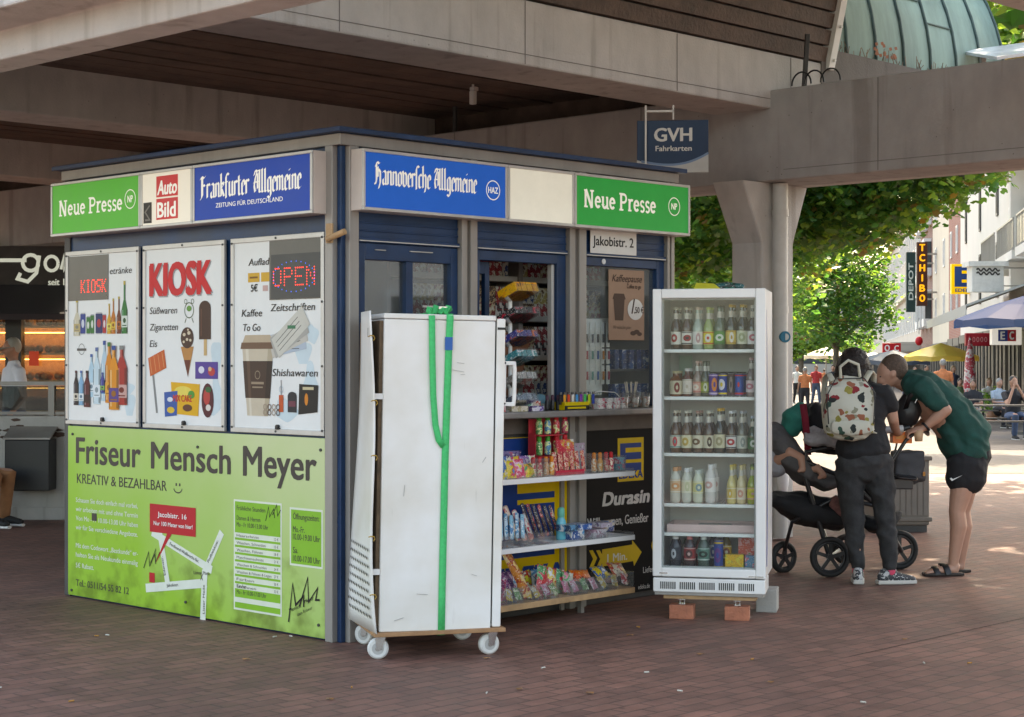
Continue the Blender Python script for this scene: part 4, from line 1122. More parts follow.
b.build("price_lettering", cd)
cd, xa, xb, za, zb = card(290, 507, 323, 510, 290, 565)
b = MB(INK_B); HH = za - zb; wd = xb - xa
for s, q, ww in (("Öffnungszeiten:", .2, .8), ("Mo.-Fr.", .42, .36), ("10.00-19.00 Uhr", .55, .82), ("Sa.", .78, .16), ("10.00-17.00 Uhr", .92, .82)): b.text(s, xa + .03, za - HH * q, .034, wd * ww, y - .0014, bold=.012)
b.build("hours_lettering", cd)
b = MB(M_DARK)
for u, v in ((73, 434), (321, 450), (186, 602), (319, 625), (72, 590), (198, 447)):
    x, z = fn(u, v); b.cyl((x, -.02, z), (x, -.012, z), .009, n=8)
b.build("screws", gp)

# ------------------------------------------------------------------ hanging ticket sign
t = thing("hanging_sign", "dark blue hanging ticket sign with white letters GVH under the beam", "hanging sign", KW(4.05, 1.85, 3.18), R(-6))
o = t.location; gp0 = P(637, 173, 14.35); t.location = gp0
kx = 14.35 / FL
b = MB(flat("1c3656", .35)); w, h = 71 * kx, 52 * kx
b.box(0, w, -.02, .02, 0, h); pn = b.build("panel", t, bevel=.004)
b = MB(flat("cfcac2", .4)); n = 16
pts = [(0, h * .24)] + [(w * i / n, h * (.235 - .12 * math.sin(i / n * math.pi * .8) + .2 * (i / n) ** 3)) for i in range(1, n + 1)] + [(w, .0), (0, 0)]
b.poly(pts, -.0215); b.m(flat("7f97b4")).stroke(pts[1:n + 1], .018, -.0225); b.build("wave_field", pn)
b = MB(flat("efe9df", .4)); b.text("GVH", 17 * kx, h * .60, .105, 38 * kx, -.024, bold=.03); b.text("Fahrkarten", 18.5 * kx, h * .41, .042, 36 * kx, -.024, bold=.02); b.build("lettering", pn)
b = MB(pbr("pale_bracket", (.55, .48, .42), rough=.4, metal=.3)); b.box(8 * kx, 9.8 * kx, -.06, -.03, 3 * kx, h + 9.5 * kx); b.box(8 * kx, 37 * kx, -.06, -.03, h + 7.6 * kx, h + 9.5 * kx); b.box(35.5 * kx, 37 * kx, -.06, .0, h, h + 9.5 * kx); b.box(8 * kx, 9.8 * kx, -.03, -.021, h * .5, h * .56); b.box(8 * kx, 9.8 * kx, -.06, -.03, h + 9.5 * kx, h + .12)
b.box(35.5 * kx, 37 * kx, -.06, -.03, h + 9.5 * kx, h + .12)
b.build("bracket", t)

# ------------------------------------------------------------------ boards below the counter
t = thing("supermarket_board", "blue and yellow letter board behind the sweet shelves", "advert board", KW(1.055, -.004, .06), YAW)
pn = MB(flat("f2c714", .4)).box(0, .818, -.008, 0, 0, 1.05).build("panel", t)
b = MB(flat("12418a", .4))
fn2 = front_px(1.055, .06, -.012); y = -.0092
b.rect(.0, .70, .30, .63, y); b.rect(.0, .70, .83, 1.045, y); b.rect(.0, .36, .63, .83, y)
b.rect(.0, .70, .66, .72, y - .0003)
b.build("blue_field", pn)
b = MB(flat("f2c714", .4)); b.rect(.36, .72, .70, .78, y - .0008); b.build("yellow_bar", pn)
b = MB(flat("12418a", .4)); b.text("EDEKA", .14, .09, .15, .66, y, bold=.05); b.build("lettering", pn)
t = thing("directions_board", "black board with white lettering and a yellow arrow under the counter", "advert board", KW(2.045, -.004, .04), YAW)
pn = MB(pbr("black_board", (.006, .0055, .006), rough=.5, spec=.15)).box(0, .822, -.008, 0, 0, 1.09).build("panel", t)
fn2 = front_px(2.045, .04, -.012)
b = MB(flat("f2c714", .4)); x0, z0 = fn2(617.5, 482); x1, z1 = fn2(643.5, 437)
b.rect(x0, x1, z0, z1, y); yb = b.build("yellow_square", pn)
b = MB(flat("12418a", .4)); w_, h_ = x1 - x0, z1 - z0
b.rect(x0 + .025, x1 - .025, z0 + h_ * .77, z1 - .035, y - .0006)
b.rect(x0 + .025, x1 - .025, z0 + h_ * .24, z0 + h_ * .42, y - .0006); b.rect(x0 + .025, x0 + w_ * .3, z0 + h_ * .42, z0 + h_ * .77, y - .0006); b.rect(x0 + w_ * .3, x1 - .025, z0 + h_ * .50, z0 + h_ * .66, y - .0006)
b.text("EDEKA", x0 + .012, z0 + .02, .05, w_ - .02, y - .0008, bold=.04); b.build("letter_blocks", yb)
b = MB(flat("e6e2dc", .4))
x0, z0 = fn2(602, 506); b.text("Durasin", x0, z0, .085, .48, y, bold=.05, shear=.2)
x0, z0 = fn2(587, 528); b.text("Willkommen, Genießer", x0, z0, .06, .62, y, bold=.012)
x0, z0 = fn2(643, 573); b.text("Liefer", x0, z0, .04, .11, y); x0, z0 = fn2(640, 589); b.text("edeka.de", x0 - .02, z0, .03, .12, y)
b.build("lettering", pn)
b = MB(flat("e8c01e", .4))
def ar(u, v): return fn2(u, v)
b.poly([ar(602, 549.5), ar(632, 544.5), ar(632, 540), ar(641.5, 552), ar(634, 566), ar(633, 561), ar(602, 566.5)], y)
for d in (0, 7): b.poly([ar(589 + d, 550.5), ar(592.5 + d, 550), ar(597 + d, 558), ar(593 + d, 567.5), ar(589 + d, 568), ar(593 + d, 559)], y - .0004 * (d > 0))
b.disc(*ar(656, 545), .05, None, y)
aw = b.build("arrow", pn)
b = MB(flat("f4f0e2", .4)); x0, z0 = ar(607, 562); b.text("1 Min.", x0, z0, .05, .2, y - .0012, bold=.02); b.build("arrow_lettering", aw)
# ------------------------------------------------------------------ glass-door fridge
FO, FY = Vector((.869, 10.72, 0)), R(-12.5)
def FW(x, y, z=0.0): return FO + Matrix.Rotation(FY, 3, 'Z') @ Vector((x, y, z))
FWd, FDp, FB, FT = .686, .60, .145, 2.028
fr = thing("glass_door_fridge", "tall white drinks fridge with glass door standing on two red bricks", "fridge", FO, FY)
M_FIN = pbr("fridge_liner", (.72, .72, .70), rough=.4, var=.06)
b = MB(M_WHITE)
b.box(.0, .03, .052, FDp, .255, FT - .002); b.box(FWd - .03, FWd, .052, FDp, .255, FT - .002); b.box(.03, FWd - .03, .052, FDp, FT - .05, FT - .002); b.box(.03, FWd - .03, FDp - .03, FDp, .255, FT - .05); b.box(.03, FWd - .03, .052, FDp - .03, .255, .285)
cab = b.build("cabinet", fr, bevel=.004)
b = MB(M_FIN); b.box(.031, .036, .06, FDp - .031, .286, FT - .052); b.box(FWd - .036, FWd - .031, .06, FDp - .031, .286, FT - .052); b.box(.036, FWd - .036, FDp - .036, FDp - .031, .286, FT - .052)
b.build("liner", cab)
b = MB(M_WHITE)
b.box(-.003, .052, .0, .046, .258, FT); b.box(FWd - .058, FWd + .003, .0, .046, .258, FT); b.box(.052, FWd - .058, .0, .046, FT - .058, FT); b.box(.052, FWd - .058, 0, .046, .258, .312)
dr = b.build("door", fr, bevel=.007, seg=3)
MB(glass_mat("fridge_glass", (.95, .97, .96), .8, 1.5, .012)).box(.05, FWd - .056, .018, .026, .31, FT - .056).build("pane", dr)
b = MB(M_BLACK); b.box(.052, FWd - .058, .047, .051, .3, FT - .05)
g = MB(pbr("grey_gasket", (.35, .36, .36), rough=.6)); g.box(.05, .062, .027, .05, .31, FT - .056); g.box(FWd - .068, FWd - .056, .027, .05, .31, FT - .056); g.box(.062, FWd - .068, .027, .05, FT - .068, FT - .056); g.box(.062, FWd - .068, .027, .05, .31, .322)
g.build("gasket", dr)
b = MB(M_CHROME); b.box(FWd - .1, FWd - .01, -.003, -.0005, .268, .274); b.box(.04, .09, -.003, -.0005, .276, .284); b.build("hinge_cover", dr)
b = MB(M_WHITE); b.box(.0, FWd, .004, .3, FB + .018, .25); gr = b.build("plinth", fr, bevel=.006)
b = MB(M_BLACK)
for g0 in (.045, .165, .285, .405, .525):
    for i in range(8): b.box(g0 + i * .0125, g0 + i * .0125 + .0065, .001, .0035, FB + .038, FB + .082)
b.build("vent_slots", gr)
b = MB(M_GREY); b.box(.01, FWd - .01, .01, .3, FB, FB + .017); b.build("plinth_edge", gr)
b = MB(pbr("blue_side_stripe", hexc("1d57b8"), rough=.35, coat=.3))
n = 14; pts = []
for i in range(n + 1):
    z = .32 + (1.9 - .32) * i / n; pts.append((z, .10 + .05 * math.sin(i / n * 3.1)))
vs = [(FWd + .0015, y0, z) for z, y0 in pts] + [(FWd + .0015, y0 + .05 * (1 - (i / n) ** 2 * .9) + .012, z) for i, (z, y0) in enumerate(pts)]
b.add(vs, [(i, n + 1 + i, n + 2 + i, i + 1) for i in range(n)]); b.build("side_stripe", cab)
SHZ = [1.659, 1.366, 1.017, .705, .524]
M_SHELF = pbr("shelf_wire_white", (.75, .77, .76), rough=.35, var=.05)
for z in SHZ:
    b = MB(M_SHELF); b.box(.045, FWd - .045, .075, .105, z - .022, z - .002)
    for i in range(26): b.cyl((.05 + i * .0234, .1, z - .007), (.05 + i * .0234, FDp - .045, z - .007), .003, n=5)
    b.box(.045, FWd - .045, FDp - .06, FDp - .045, z - .016, z - .004)
    b.build("shelf", fr)
b = MB(M_SHELF)
for i in range(46): b.box(.037, .058, .085, .10, .34 + i * .035, .355 + i * .035)
b.build("shelf_ladder", cab)
MB(flat("b9d6c6", .5)).box(.10, .185, .5, .503, 1.43, 1.62).build("green_card", cab)

BOT = {}
def drink(kind, glass, label, cap, h, r, lab2=None):
    key = (kind, glass, label, cap, h, r, lab2)
    if key in BOT: return BOT[key]
    b = MB()
    gm = pbr("glass_" + glass, hexc(glass), rough=.08, var=.05, coat=.5, rvar=0)
    lab = [flat(c, .5) for c in label]
    def band(z0, z1, q=1.012):
        """printed label: ground colour, emblem on the front, thin border lines"""
        b.m(lab[0]).lathe([(r * q, z0), (r * q, z1)])
        hh = z1 - z0; zc_, rz_ = (z0 + z1) / 2, hh * .33; n_ = 12
        vs_ = []
        wid, kk = (.62, .8, .45)[len(BOT) % 3], (1.0, .8, 1.2)[len(BOT) % 3]
        for k_ in (1, .72, .4, .1):
            for i in range(n_):
                a = 2 * math.pi * i / n_; th_ = -math.pi / 2 + wid * k_ * math.cos(a)
                vs_.append((r * q * 1.02 * math.cos(th_), r * q * 1.02 * math.sin(th_), zc_ + rz_ * kk * k_ * math.sin(a)))
        b.m(lab[1]).add(vs_, [(k_ * n_ + i, k_ * n_ + (i + 1) % n_, k_ * n_ + n_ + (i + 1) % n_, k_ * n_ + n_ + i) for k_ in range(2) for i in range(n_)])
        b.m(lab[2] if len(BOT) % 2 else lab[0]).add(vs_[2 * n_:], [(i, (i + 1) % n_, n_ + (i + 1) % n_, n_ + i) for i in range(n_)] + [tuple(range(n_, 2 * n_))])
        b.m(lab[2]).lathe([(r * q * 1.006, z0 + hh * .03), (r * q * 1.006, z0 + hh * .12)]).lathe([(r * q * 1.006, z1 - hh * .1), (r * q * 1.006, z1 - hh * .04)])
    if kind == "can":
        b.m(M_CHROME).lathe([(.001, 0), (r * .8, 0), (r, .01)]).lathe([(r, h - .012), (r * .82, h), (r * .76, h - .004), (.001, h - .004)])
        band(.011, h - .013, .999)
    elif kind == "bottle":
        b.m(gm).lathe([(.001, 0), (r * .95, 0), (r, .012), (r, h * .12)]).lathe([(r, h * .42), (r, h * .5), (r * .8, h * .6), (r * .45, h * .7), (r * .38, h * .94)])
        band(h * .12, h * .42)
        b.m(flat(lab2 or "d8d2c6", .4)).lathe([(r * .47, h * .72), (r * .42, h * .86)])
        b.m(flat(cap, .35)).lathe([(r * .42, h * .935), (r * .43, h * .99), (r * .3, h), (.001, h)])
    elif kind == "plastic":
        b.m(gm).lathe([(.001, 0), (r * .8, 0), (r, .02), (r, h * .3)]).lathe([(r, h * .66), (r * .9, h * .74), (r * .45, h * .9)])
        band(h * .3, h * .66)
        b.m(flat(cap, .4)).lathe([(r * .5, h * .89), (r * .5, h * .99), (r * .45, h), (.001, h)])
    elif kind == "jar":
        b.m(gm).lathe([(.001, 0), (r, 0), (r, h * .1)]).lathe([(r, h * .62), (r * .85, h * .72), (r * .5, h * .8), (r * .5, h * .9)])
        band(h * .1, h * .62)
        b.m(flat(cap, .4)).lathe([(r * .52, h * .9), (r * .52, h), (.001, h)])
    o = b.build({"can": "drink_can", "bottle": "glass_bottle", "plastic": "plastic_bottle", "jar": "short_bottle"}[kind])
    COL.objects.unlink(o); BOT[key] = o
    return o
def put(kind, glass, label, cap, h, r, x, y, z, txt, cat, lab2=None):
    o = drink(kind, glass, label, cap, h, r, lab2)
    return inst(o, FW(x, y, z), FY + rnd.uniform(-.35, .35), txt, cat)
rows = [
 (0, "top", [("bottle", "3a1f0e", ("e6e2d8", "b02a2a", "e6e2d8"), "c9c2b0", .255, .031, .125, "brown bottle with red and white label"), ("bottle", "4a2a14", ("ece8e0", "a82a30", "2a2a2a"), "c9c2b0", .255, .031, .193, "brown bottle with white oval label"),
   ("bottle", "9aa59a", ("eeeae2", "c8a0a0", "eeeae2"), "d8c0b0", .255, .031, .261, "clear bottle with plain white label"), ("bottle", "8a9a5a", ("f0d83a", "f0ece0", "d8402a"), "b8c46a", .255, .031, .328, "clear bottle with yellow label"),
   ("bottle", "4c5a46", ("5a9a4a", "e6ece0", "3a7a3a"), "3a4a3a", .265, .032, .396, "bottle with green and white label"), ("bottle", "2c2a18", ("e8c86a", "f0eadc", "c89a3a"), "d8a63a", .27, .031, .466, "dark bottle with gold neck and cream label"),
   ("bottle", "26281c", ("d8dcc0", "a8b08a", "e6e2d0"), "d8b04a", .27, .032, .535, "dark green bottle with gold neck and pale label"), ("bottle", "2a2622", ("f0ecec", "c86a7a", "f0ecec"), "e0dcd8", .265, .031, .6, "dark bottle with white and pink label")]),
 (1, "second", [("jar", "6a3a1c", ("d8ccb0", "8a2a26", "d8ccb0"), "c8b890", .155, .038, .125, "squat bottle with beige label and red emblem"), ("jar", "5a2a16", ("e6dcd0", "e6dcd0", "c8bca8"), "e0d8d0", .17, .03, .196, "small brown bottle with round pale label"),
   ("bottle", "8a7468", ("e8b0a0", "f0e0d0", "c86a5a"), "d8b0a0", .215, .026, .258, "slim pinkish bottle"), ("bottle", "4a4a3a", ("a8b04a", "e0e0c8", "6a7a3a"), "6a6a5a", .215, .026, .305, "slim dark bottle with green label"),
   ("can", "ffffff", ("5a3a96", "e88a3a", "d8c0e0"), "c0c0c0", .15, .027, .358, "purple and orange can"), ("can", "ffffff", ("1f3f96", "e6e2f0", "e8c83a"), "c0c0c0", .15, .027, .418, "blue and white can"),
   ("can", "ffffff", ("3a3438", "8a7a74", "5a2a2a"), "c0c0c0", .15, .024, .466, "dark narrow can"), ("can", "ffffff", ("1f4a9a", "2a5ab0", "d8303a"), "c0c0c0", .15, .027, .518, "blue can"), ("bottle", "7a6a66", ("f0dce0", "d88a9a", "f0dce0"), "d8b0b0", .235, .031, .592, "bottle with pale pink label")]),
 (2, "third", [("bottle", "4a2c14", ("e8dcc8", "d8404a", "3f9a9a"), "d8c8b0", .255, .032, .122, "brown bottle with white label and red mark"), ("bottle", "4a3016", ("e8e0b8", "c8a84a", "e8e0c8"), "d8d2c0", .255, .032, .192, "brown bottle with cream arched label"),
   ("bottle", "3a2412", ("e0d8c0", "6a4a2a", "e0d8c0"), "b08a7a", .255, .032, .262, "brown bottle with dark ring on its label"), ("bottle", "3a2412", ("dcd4bc", "4a3a26", "dcd4bc"), "d8d2c0", .255, .032, .328, "brown bottle with dark crest on its label"),
   ("bottle", "1c1f16", ("e0d8b8", "a8a07a", "e0d8b8"), "d8a83a", .27, .033, .396, "black bottle with gold foil neck"), ("bottle", "3a2818", ("e8e4e0", "c02a34", "2a2a2e"), "e0e0e0", .255, .031, .468, "bottle with red and white oval label"),
   ("bottle", "5a5a50", ("c8ccc0", "8a9490", "c8ccc0"), "b8bcc0", .255, .031, .534, "bottle with silver grey label"), ("bottle", "163a20", ("2a6a3a", "d8e0d8", "2a6a3a"), "b8c8d8", .225, .03, .6, "green bottle with green label")]),
 (3, "fourth", [("plastic", "c8c4b8", ("f0c8a0", "f0a870", "f0e8d8"), "e8a878", .215, .032, .122, "pale bottle with orange label"), ("plastic", "c8c8bc", ("f0e8c8", "d8d8b0", "f0f0e0"), "f0f0f0", .21, .031, .192, "pale bottle with cream label"),
   ("plastic", "c8ccb8", ("e8e0a0", "8aa8b0", "e8e8c8"), "dce4dc", .2, .031, .262, "pale bottle with yellow and blue label"), ("plastic", "ccc8c4", ("f4f0ec", "e0b0a8", "f4f0ec"), "f4f4f4", .235, .032, .34, "pale bottle with white label"),
   ("bottle", "c8b878", ("e8d08a", "e0b84a", "f0e8d0"), "e0c05a", .235, .028, .47, "pale yellow bottle"), ("bottle", "c8b890", ("f0e0c8", "e0a08a", "f0e8d8"), "e0c890", .235, .028, .53, "pale peach bottle"), ("bottle", "8a9a2a", ("e8d83a", "c8c02a", "e0a0a0"), "4a6a2a", .24, .03, .598, "yellow green bottle")]),
]
for si, nm, its in rows:
    for i, (k, g, l, c, h, r, x, tx) in enumerate(its):
        r *= 1.06; h *= 1.03
        put(k, g, l, c, h, r, x, .135, SHZ[si] - .003, f"{tx}, {ORD[i]} on the {nm} fridge shelf", "can" if k == "can" else "bottle")
        if True:
            put(k, g, l, c, h, r, x + .012, .215, SHZ[si] - .003, f"{ORD[i]} {'can' if k == 'can' else 'bottle'} from the left in the rear row of the {nm} fridge shelf", "can" if k == "can" else "bottle")
# tray on the fifth shelf, bottles and cartons on the floor of the fridge
b = MB(flat("e8c8c4", .4)); b.box(0, .54, 0, .3, 0, .006); b.box(0, .54, 0, .006, .006, .05); b.box(0, .54, .294, .3, .006, .05); b.box(0, .006, .006, .294, .006, .05); b.box(.534, .54, .006, .294, .006, .05)
tag(b.build("plastic_tray", loc=FW(.07, .12, SHZ[4] - .003), rot=(0, 0, FY), bevel=.003), "pale pink plastic tray on the fifth fridge shelf", "tray")
b = MB(flat("d8d4d0", .4)); b.box(0, .2, 0, .2, 0, .03); b.box(.0, .2, -.004, -.0005, .004, .026)
tag(b.build("flat_package", loc=FW(.25, .16, SHZ[4] + .005), rot=(0, 0, FY), bevel=.004), "flat white package lying in the pink fridge tray", "package")
for i, (g, l, c, tx) in enumerate((("2a2c34", ("3a3f4a", "c8ccd4", "2a2f3a"), "e8e4e4", "dark bottle with white cap"), ("3a2a2c", ("a83a3a", "5a2a2a", "d8b0a8"), "d87a7a", "dark bottle with red cap"), ("4a5a52", ("5a8a7a", "2a3a34", "c8d8d0"), "e8ece8", "grey green bottle with white cap"))):
    put("plastic", g, l, c, .215, .037, .125 + i * .087, .125, .287, f"{tx}, {ORD[i]} from the left on the fridge floor", "bottle")
for i, (g, l, c, tx) in enumerate((("3a2412", ("e0c86a", "5a2a1a", "e8e0c8"), "c8a83a", "brown"), ("2a4a2a", ("e8e8e0", "2a6a3a", "c83a3a"), "e8e4e4", "green"), ("5a2a1a", ("d84a3a", "f0e8d8", "8a1c1c"), "e8e4e4", "reddish"), ("3a3a3c", ("c8ccd4", "3a5a9a", "e8e8e8"), "3a5a9a", "grey"), ("6a5a2a", ("e8b83a", "8a3a1a", "f0e8d0"), "e0b83a", "amber"))):
    put("plastic", g, l, c, .225, .035, .115 + i * .078, .235, .287, f"{tx} bottle standing in the rear row on the fridge floor", "bottle")
put("can", "ffffff", ("2a4a9a", "6a3a8a", "e0b83a"), "c0c0c0", .2, .029, .392, .12, .287, "tall blue and purple can on the fridge floor beside the cartons", "can")
def carton(w, d, h, mat, loc, rz, label, cat="carton", name="juice_carton"):
    b = MB(mat); b.box(-w / 2, w / 2, 0, d, 0, h)
    return tag(b.build(name, loc=loc, rot=(0, 0, rz), bevel=.003), label, cat)
carton(.11, .08, .11, pack_mat(("e0563a", "f0a0a0", "4a9a4a"), 3, 22), FW(.56, .2, .287 + .09), FY, "red and pink carton standing behind on the fridge floor")
carton(.11, .1, .09, pack_mat(("8a8a8a", "b0a8a0", "6a6a70"), 5, 16), FW(.56, .2, .287), FY, "grey carton under the red and pink carton")
carton(.115, .06, .105, pack_mat(("f0b81c", "e8d03a", "3a7a3a"), 4, 22), FW(.49, .1, .287), FY, "yellow carton on the fridge floor")
carton(.09, .06, .1, pack_mat(("4a8ab0", "d8607a", "e8d8c0"), 6, 22), FW(.6, .1, .287), FY, "blue and pink carton at the right end of the fridge floor")
# bricks, plank, feet, block
b = MB(M_WOODL); b.box(0, .57, 0, .11, 0, .022)
tag(b.build("wooden_plank", loc=FW(.06, .03, .119), rot=(0, 0, FY), bevel=.003), "thin pale wooden plank across the bricks under the fridge", "plank")
M_RB = pbr("red_brick", (.42, .15, .085), rough=.8, var=.25, scale=12, bump=.4, bscale=60)
for i, (x, tx) in enumerate(((.1, "red brick under the left front foot of the fridge"), (.44, "red brick under the right front foot of the fridge"))):
    b = MB(M_RB); b.box(0, .15, 0, .11, 0, .085); k = b.build("brick", loc=FW(x, -.005, 0), rot=(0, 0, FY + rnd.uniform(-.06, .06)), bevel=.004); tag(k, tx, "brick")
    b = MB(M_CHROME); b.box(-.02, .02, -.015, .015, 0, .006); b.cyl((-.013, 0, .006), (-.013, 0, .033), .004, n=8); b.cyl((.013, 0, .006), (.013, 0, .033), .004, n=8); b.box(-.022, .022, -.016, .016, .028, .033)
    tag(b.build("levelling_foot", loc=FW(x + .075, .05, .0855), rot=(0, 0, FY)), "small steel foot on the " + ("left" if i == 0 else "right") + " brick under the plank", "foot")
b = MB(concrete("grey_block", (.4, .39, .36))); b.box(0, .13, 0, .2, 0, .143)
tag(b.build("concrete_block", loc=FW(.60, .38, 0), rot=(0, 0, FY), bevel=.006), "grey concrete block under the rear right corner of the fridge", "block")
# things on top of the fridge
b = MB(flat("e6dc4a", .4)); b.add([(0, 0, .0), (.16, .0, .0), (.13, .06, .03), (.02, .07, .035), (.0, .0, .008), (.16, 0, .008), (.13, .06, .038), (.02, .07, .043)], [(0, 3, 2, 1), (4, 5, 6, 7), (0, 1, 5, 4), (1, 2, 6, 5), (2, 3, 7, 6), (3, 0, 4, 7)])
tag(b.build("yellow_packet", loc=FW(.24, .12, FT + .001), rot=(0, 0, FY + .2)), "flat bright yellow packet lying on top of the fridge", "packet")
b = MB(pack_mat(("1f5a5a", "2a3a34", "3a8a7a"), 8, 14)); b.limb([(0, 0, .02), (.07, .01, .025), (.16, 0, .02)], [.02, .026, .02], 12)
tag(b.build("plastic_bag", loc=FW(.36, .25, FT), rot=(0, 0, FY)), "dark teal plastic bag lying on top of the fridge", "bag")

# ------------------------------------------------------------------ scrapped white freezer on a dolly
WY = R(16.1)
WO = Vector((-.7036, 9.2, 0))
def WW(x, y, z=0.0): return WO + Matrix.Rotation(WY, 3, 'Z') @ Vector((x, y, z))
dl = thing("transport_dolly", "wooden dolly with four white caster wheels under the old freezer", "dolly", WO, WY)
MB(pbr("dolly_board", (.36, .19, .09), rough=.65, var=.3, scale=7)).box(-.03, .69, -.025, .6, .128, .15).build("board", dl, bevel=.003)
for x, y, a in ((.03, .06, 1.3), (.635, .05, 1.75), (.05, .54, .8), (.62, .56, 1.5)):
    M = Matrix.Translation((x, y, 0)) @ Matrix.Rotation(a, 4, 'Z')
    b = MB(M_CHROME)
    b.box(-.045, .045, -.04, .04, .123, .1275, M)
    for sx in (-.026, .026): b.add([M @ Vector(q) for q in ((sx, .0, .05), (sx, .03, .05), (sx, .035, .12), (sx, -.02, .12), (sx * .85, .0, .05), (sx * .85, .03, .05), (sx * .85, .035, .12), (sx * .85, -.02, .12))], [(0, 1, 2, 3), (7, 6, 5, 4), (0, 4, 5, 1), (1, 5, 6, 2), (2, 6, 7, 3), (3, 7, 4, 0)])
    c = b.build("caster", dl)
    b = MB(pbr("white_wheel", (.66, .65, .62), rough=.45, var=.12))
    p0, p1 = M @ Vector((-.02, .022, .057)), M @ Vector((.02, .022, .057))
    d = (p1 - p0)
    b.tube([p0, p0 + d * .12, p0 + d * .88, p1], [.047, .057, .057, .047], 24)
    b.m(M_GREY).cyl(p0 - d * .12, p1 + d * .12, .014, n=10)
    b.m(pbr("wheel_hub_grey", (.42, .41, .39), rough=.5)).cyl(p0 - d * .03, p1 + d * .03, .032, n=18)  # hub disc in a darker grey
    b.build("wheel", c)
fz = thing("white_freezer", "old white upright freezer with its door edge and handle facing right", "freezer", WW(0, 0, .151), (R(.0), R(1.0), WY))
HZ = 1.69
b = MB(M_WORN); b.box(.0, .612, .0, .575, 0, HZ - .03); b.box(-.002, .614, -.004, .58, HZ - .028, HZ); bd = b.build("body", fz, bevel=.006, seg=3)
b = MB(pbr("brown_insulation", (.13, .085, .05), rough=.9, var=.4, scale=14)); b.box(-.02, -.001, .02, .56, .03, HZ - .04); b.build("rear_lining", bd)
b = MB(M_WORN); b.box(.62, .668, -.003, .58, .012, HZ - .015); dd = b.build("door", fz, bevel=.008, seg=3)
MB(M_RUBBER).box(.6125, .6195, .01, .57, .03, HZ - .035).build("door_seal", dd)
b = MB(M_BLACK); b.box(.61, .655, .03, .07, HZ - .045, HZ - .03); b.box(.622, .666, -.006, -.0035, HZ - .075, HZ - .062); b.build("hinge", dd)
b = MB(M_WHITE); zc = 1.225
b.box(.669, .682, .02, .05, zc - .02, zc + .22); b.box(.669, .73, .02, .05, zc + .2, zc + .222); b.box(.669, .73, .02, .05, zc - .022, zc); b.tube([(.728, .035, zc - .02), (.733, .035, zc + .02), (.733, .035, zc + .18), (.728, .035, zc + .22)], .012, 8)
hd = b.build("handle", dd, bevel=.003)
b = MB(M_BLACK)
for z in (zc - .008, zc + .212): b.cyl((.675, .0195, z), (.675, .015, z), .005, n=8)
b.build("screws", hd)
b = MB(pbr("grey_scuff", (.34, .33, .32), rough=.6))
for x0, z0, x1, z1 in ((.08, .06, .13, .075), (.5, .3, .53, .29), (.12, .72, .125, .78), (.55, .9, .57, .93), (.2, .2, .26, .195), (.40, 1.435, .44, 1.43), (.375, 1.395, .44, 1.385), (.42, 1.37, .445, 1.372)): b.bar((x0, -.0045, z0), (x1, -.0045, z1), .002, .002)
b.build("scratches", bd)
# bent rear sheet hanging off by wires
b = MB(M_WORN); nu, nv = 10, 26
def bent(y, q):
    z = -.005 + q * (HZ + .015)
    w_ = y / .55
    x = -(.022 + .055 * q ** .7 + .012 * math.sin(q * 7)) * (1 - w_) - (.058 - .03 * q + .012 * math.sin(q * 5 + 1)) * w_
    return Vector((x, -.03 + y, z + .012 * y))
vs = [bent(.55 * i / nu, j / nv) for j in range(nv + 1) for i in range(nu + 1)]
fs = [(j * (nu + 1) + i, (j + 1) * (nu + 1) + i, (j + 1) * (nu + 1) + i + 1, j * (nu + 1) + i + 1) for j in range(nv) for i in range(nu)]
b.add(vs, fs, True)
ps = b.build("rear_sheet", fz); sd = ps.modifiers.new("thickness", 'SOLIDIFY'); sd.thickness = .006
b = MB(M_DARK)
for r in range(9):
    for i in range(8):
        y0 = .05 + i * .06 + (r % 2) * .03; q = .045 + r * .026
        p, p2 = bent(y0, q), bent(y0 + .032, q + .007)
        nrm = Vector((-.0075, 0, 0)); e = Vector((0, 0, .006))
        b.add([p + nrm - e, p2 + nrm - e, p2 + nrm + e, p + nrm + e], [(0, 1, 2, 3)])
p = bent(.1, .93); b.add([p + Vector((-.0075, -.012, -.02)), p + Vector((-.0075, .0, -.02)), p + Vector((-.0075, .0, .03)), p + Vector((-.0075, -.012, .03))], [(0, 1, 2, 3)])
b.build("vent_slots", ps)
b = MB(flat("c8a04a", .5))
for q in (.92, .55, .3, .12, .72):
    p = bent(.0, q); b.tube([p + Vector((-.012, .012, 0)), p + Vector((-.004, -.008, .006)), p + Vector((.012, -.006, .004)), p + Vector((.022, .012, -.01)), p + Vector((.012, .0, -.02))], .003, 6)
b.build("wire_ties", ps)
b = MB(M_WHITE2)
for q in (.73, .18): b.box(-.05, -.001, -.002, .02, q * HZ, q * HZ + .03)
b.build("spacer", ps)
# green strap
st = thing("green_strap", "bright green ratchet strap tied round the old white freezer", "strap", WW(0, 0, .151), (0, R(1.0), WY))
M_STRAP = pbr("green_webbing", hexc("2fbf70"), rough=.7, var=.15, scale=60)
def ribbon(b, pts, w, th=.003):
    pts = [Vector(p) for p in pts]
    vs = []
    for i, p in enumerate(pts):
        d = (pts[min(i + 1, len(pts) - 1)] - pts[max(i - 1, 0)]).normalized()
        s = Vector((1, 0, 0)); s = (s - d * s.dot(d)).normalized() * w / 2; nn = s.cross(d).normalized() * th / 2
        vs += [p - s - nn, p + s - nn, p + s + nn, p - s + nn]
    b.add(vs, [(i * 4 + j, i * 4 + (j + 1) % 4, i * 4 + 4 + (j + 1) % 4, i * 4 + 4 + j) for i in range(len(pts) - 1) for j in range(4)] + [(3, 2, 1, 0), tuple(len(vs) - 4 + j for j in range(4))], True)
b = MB(M_STRAP)
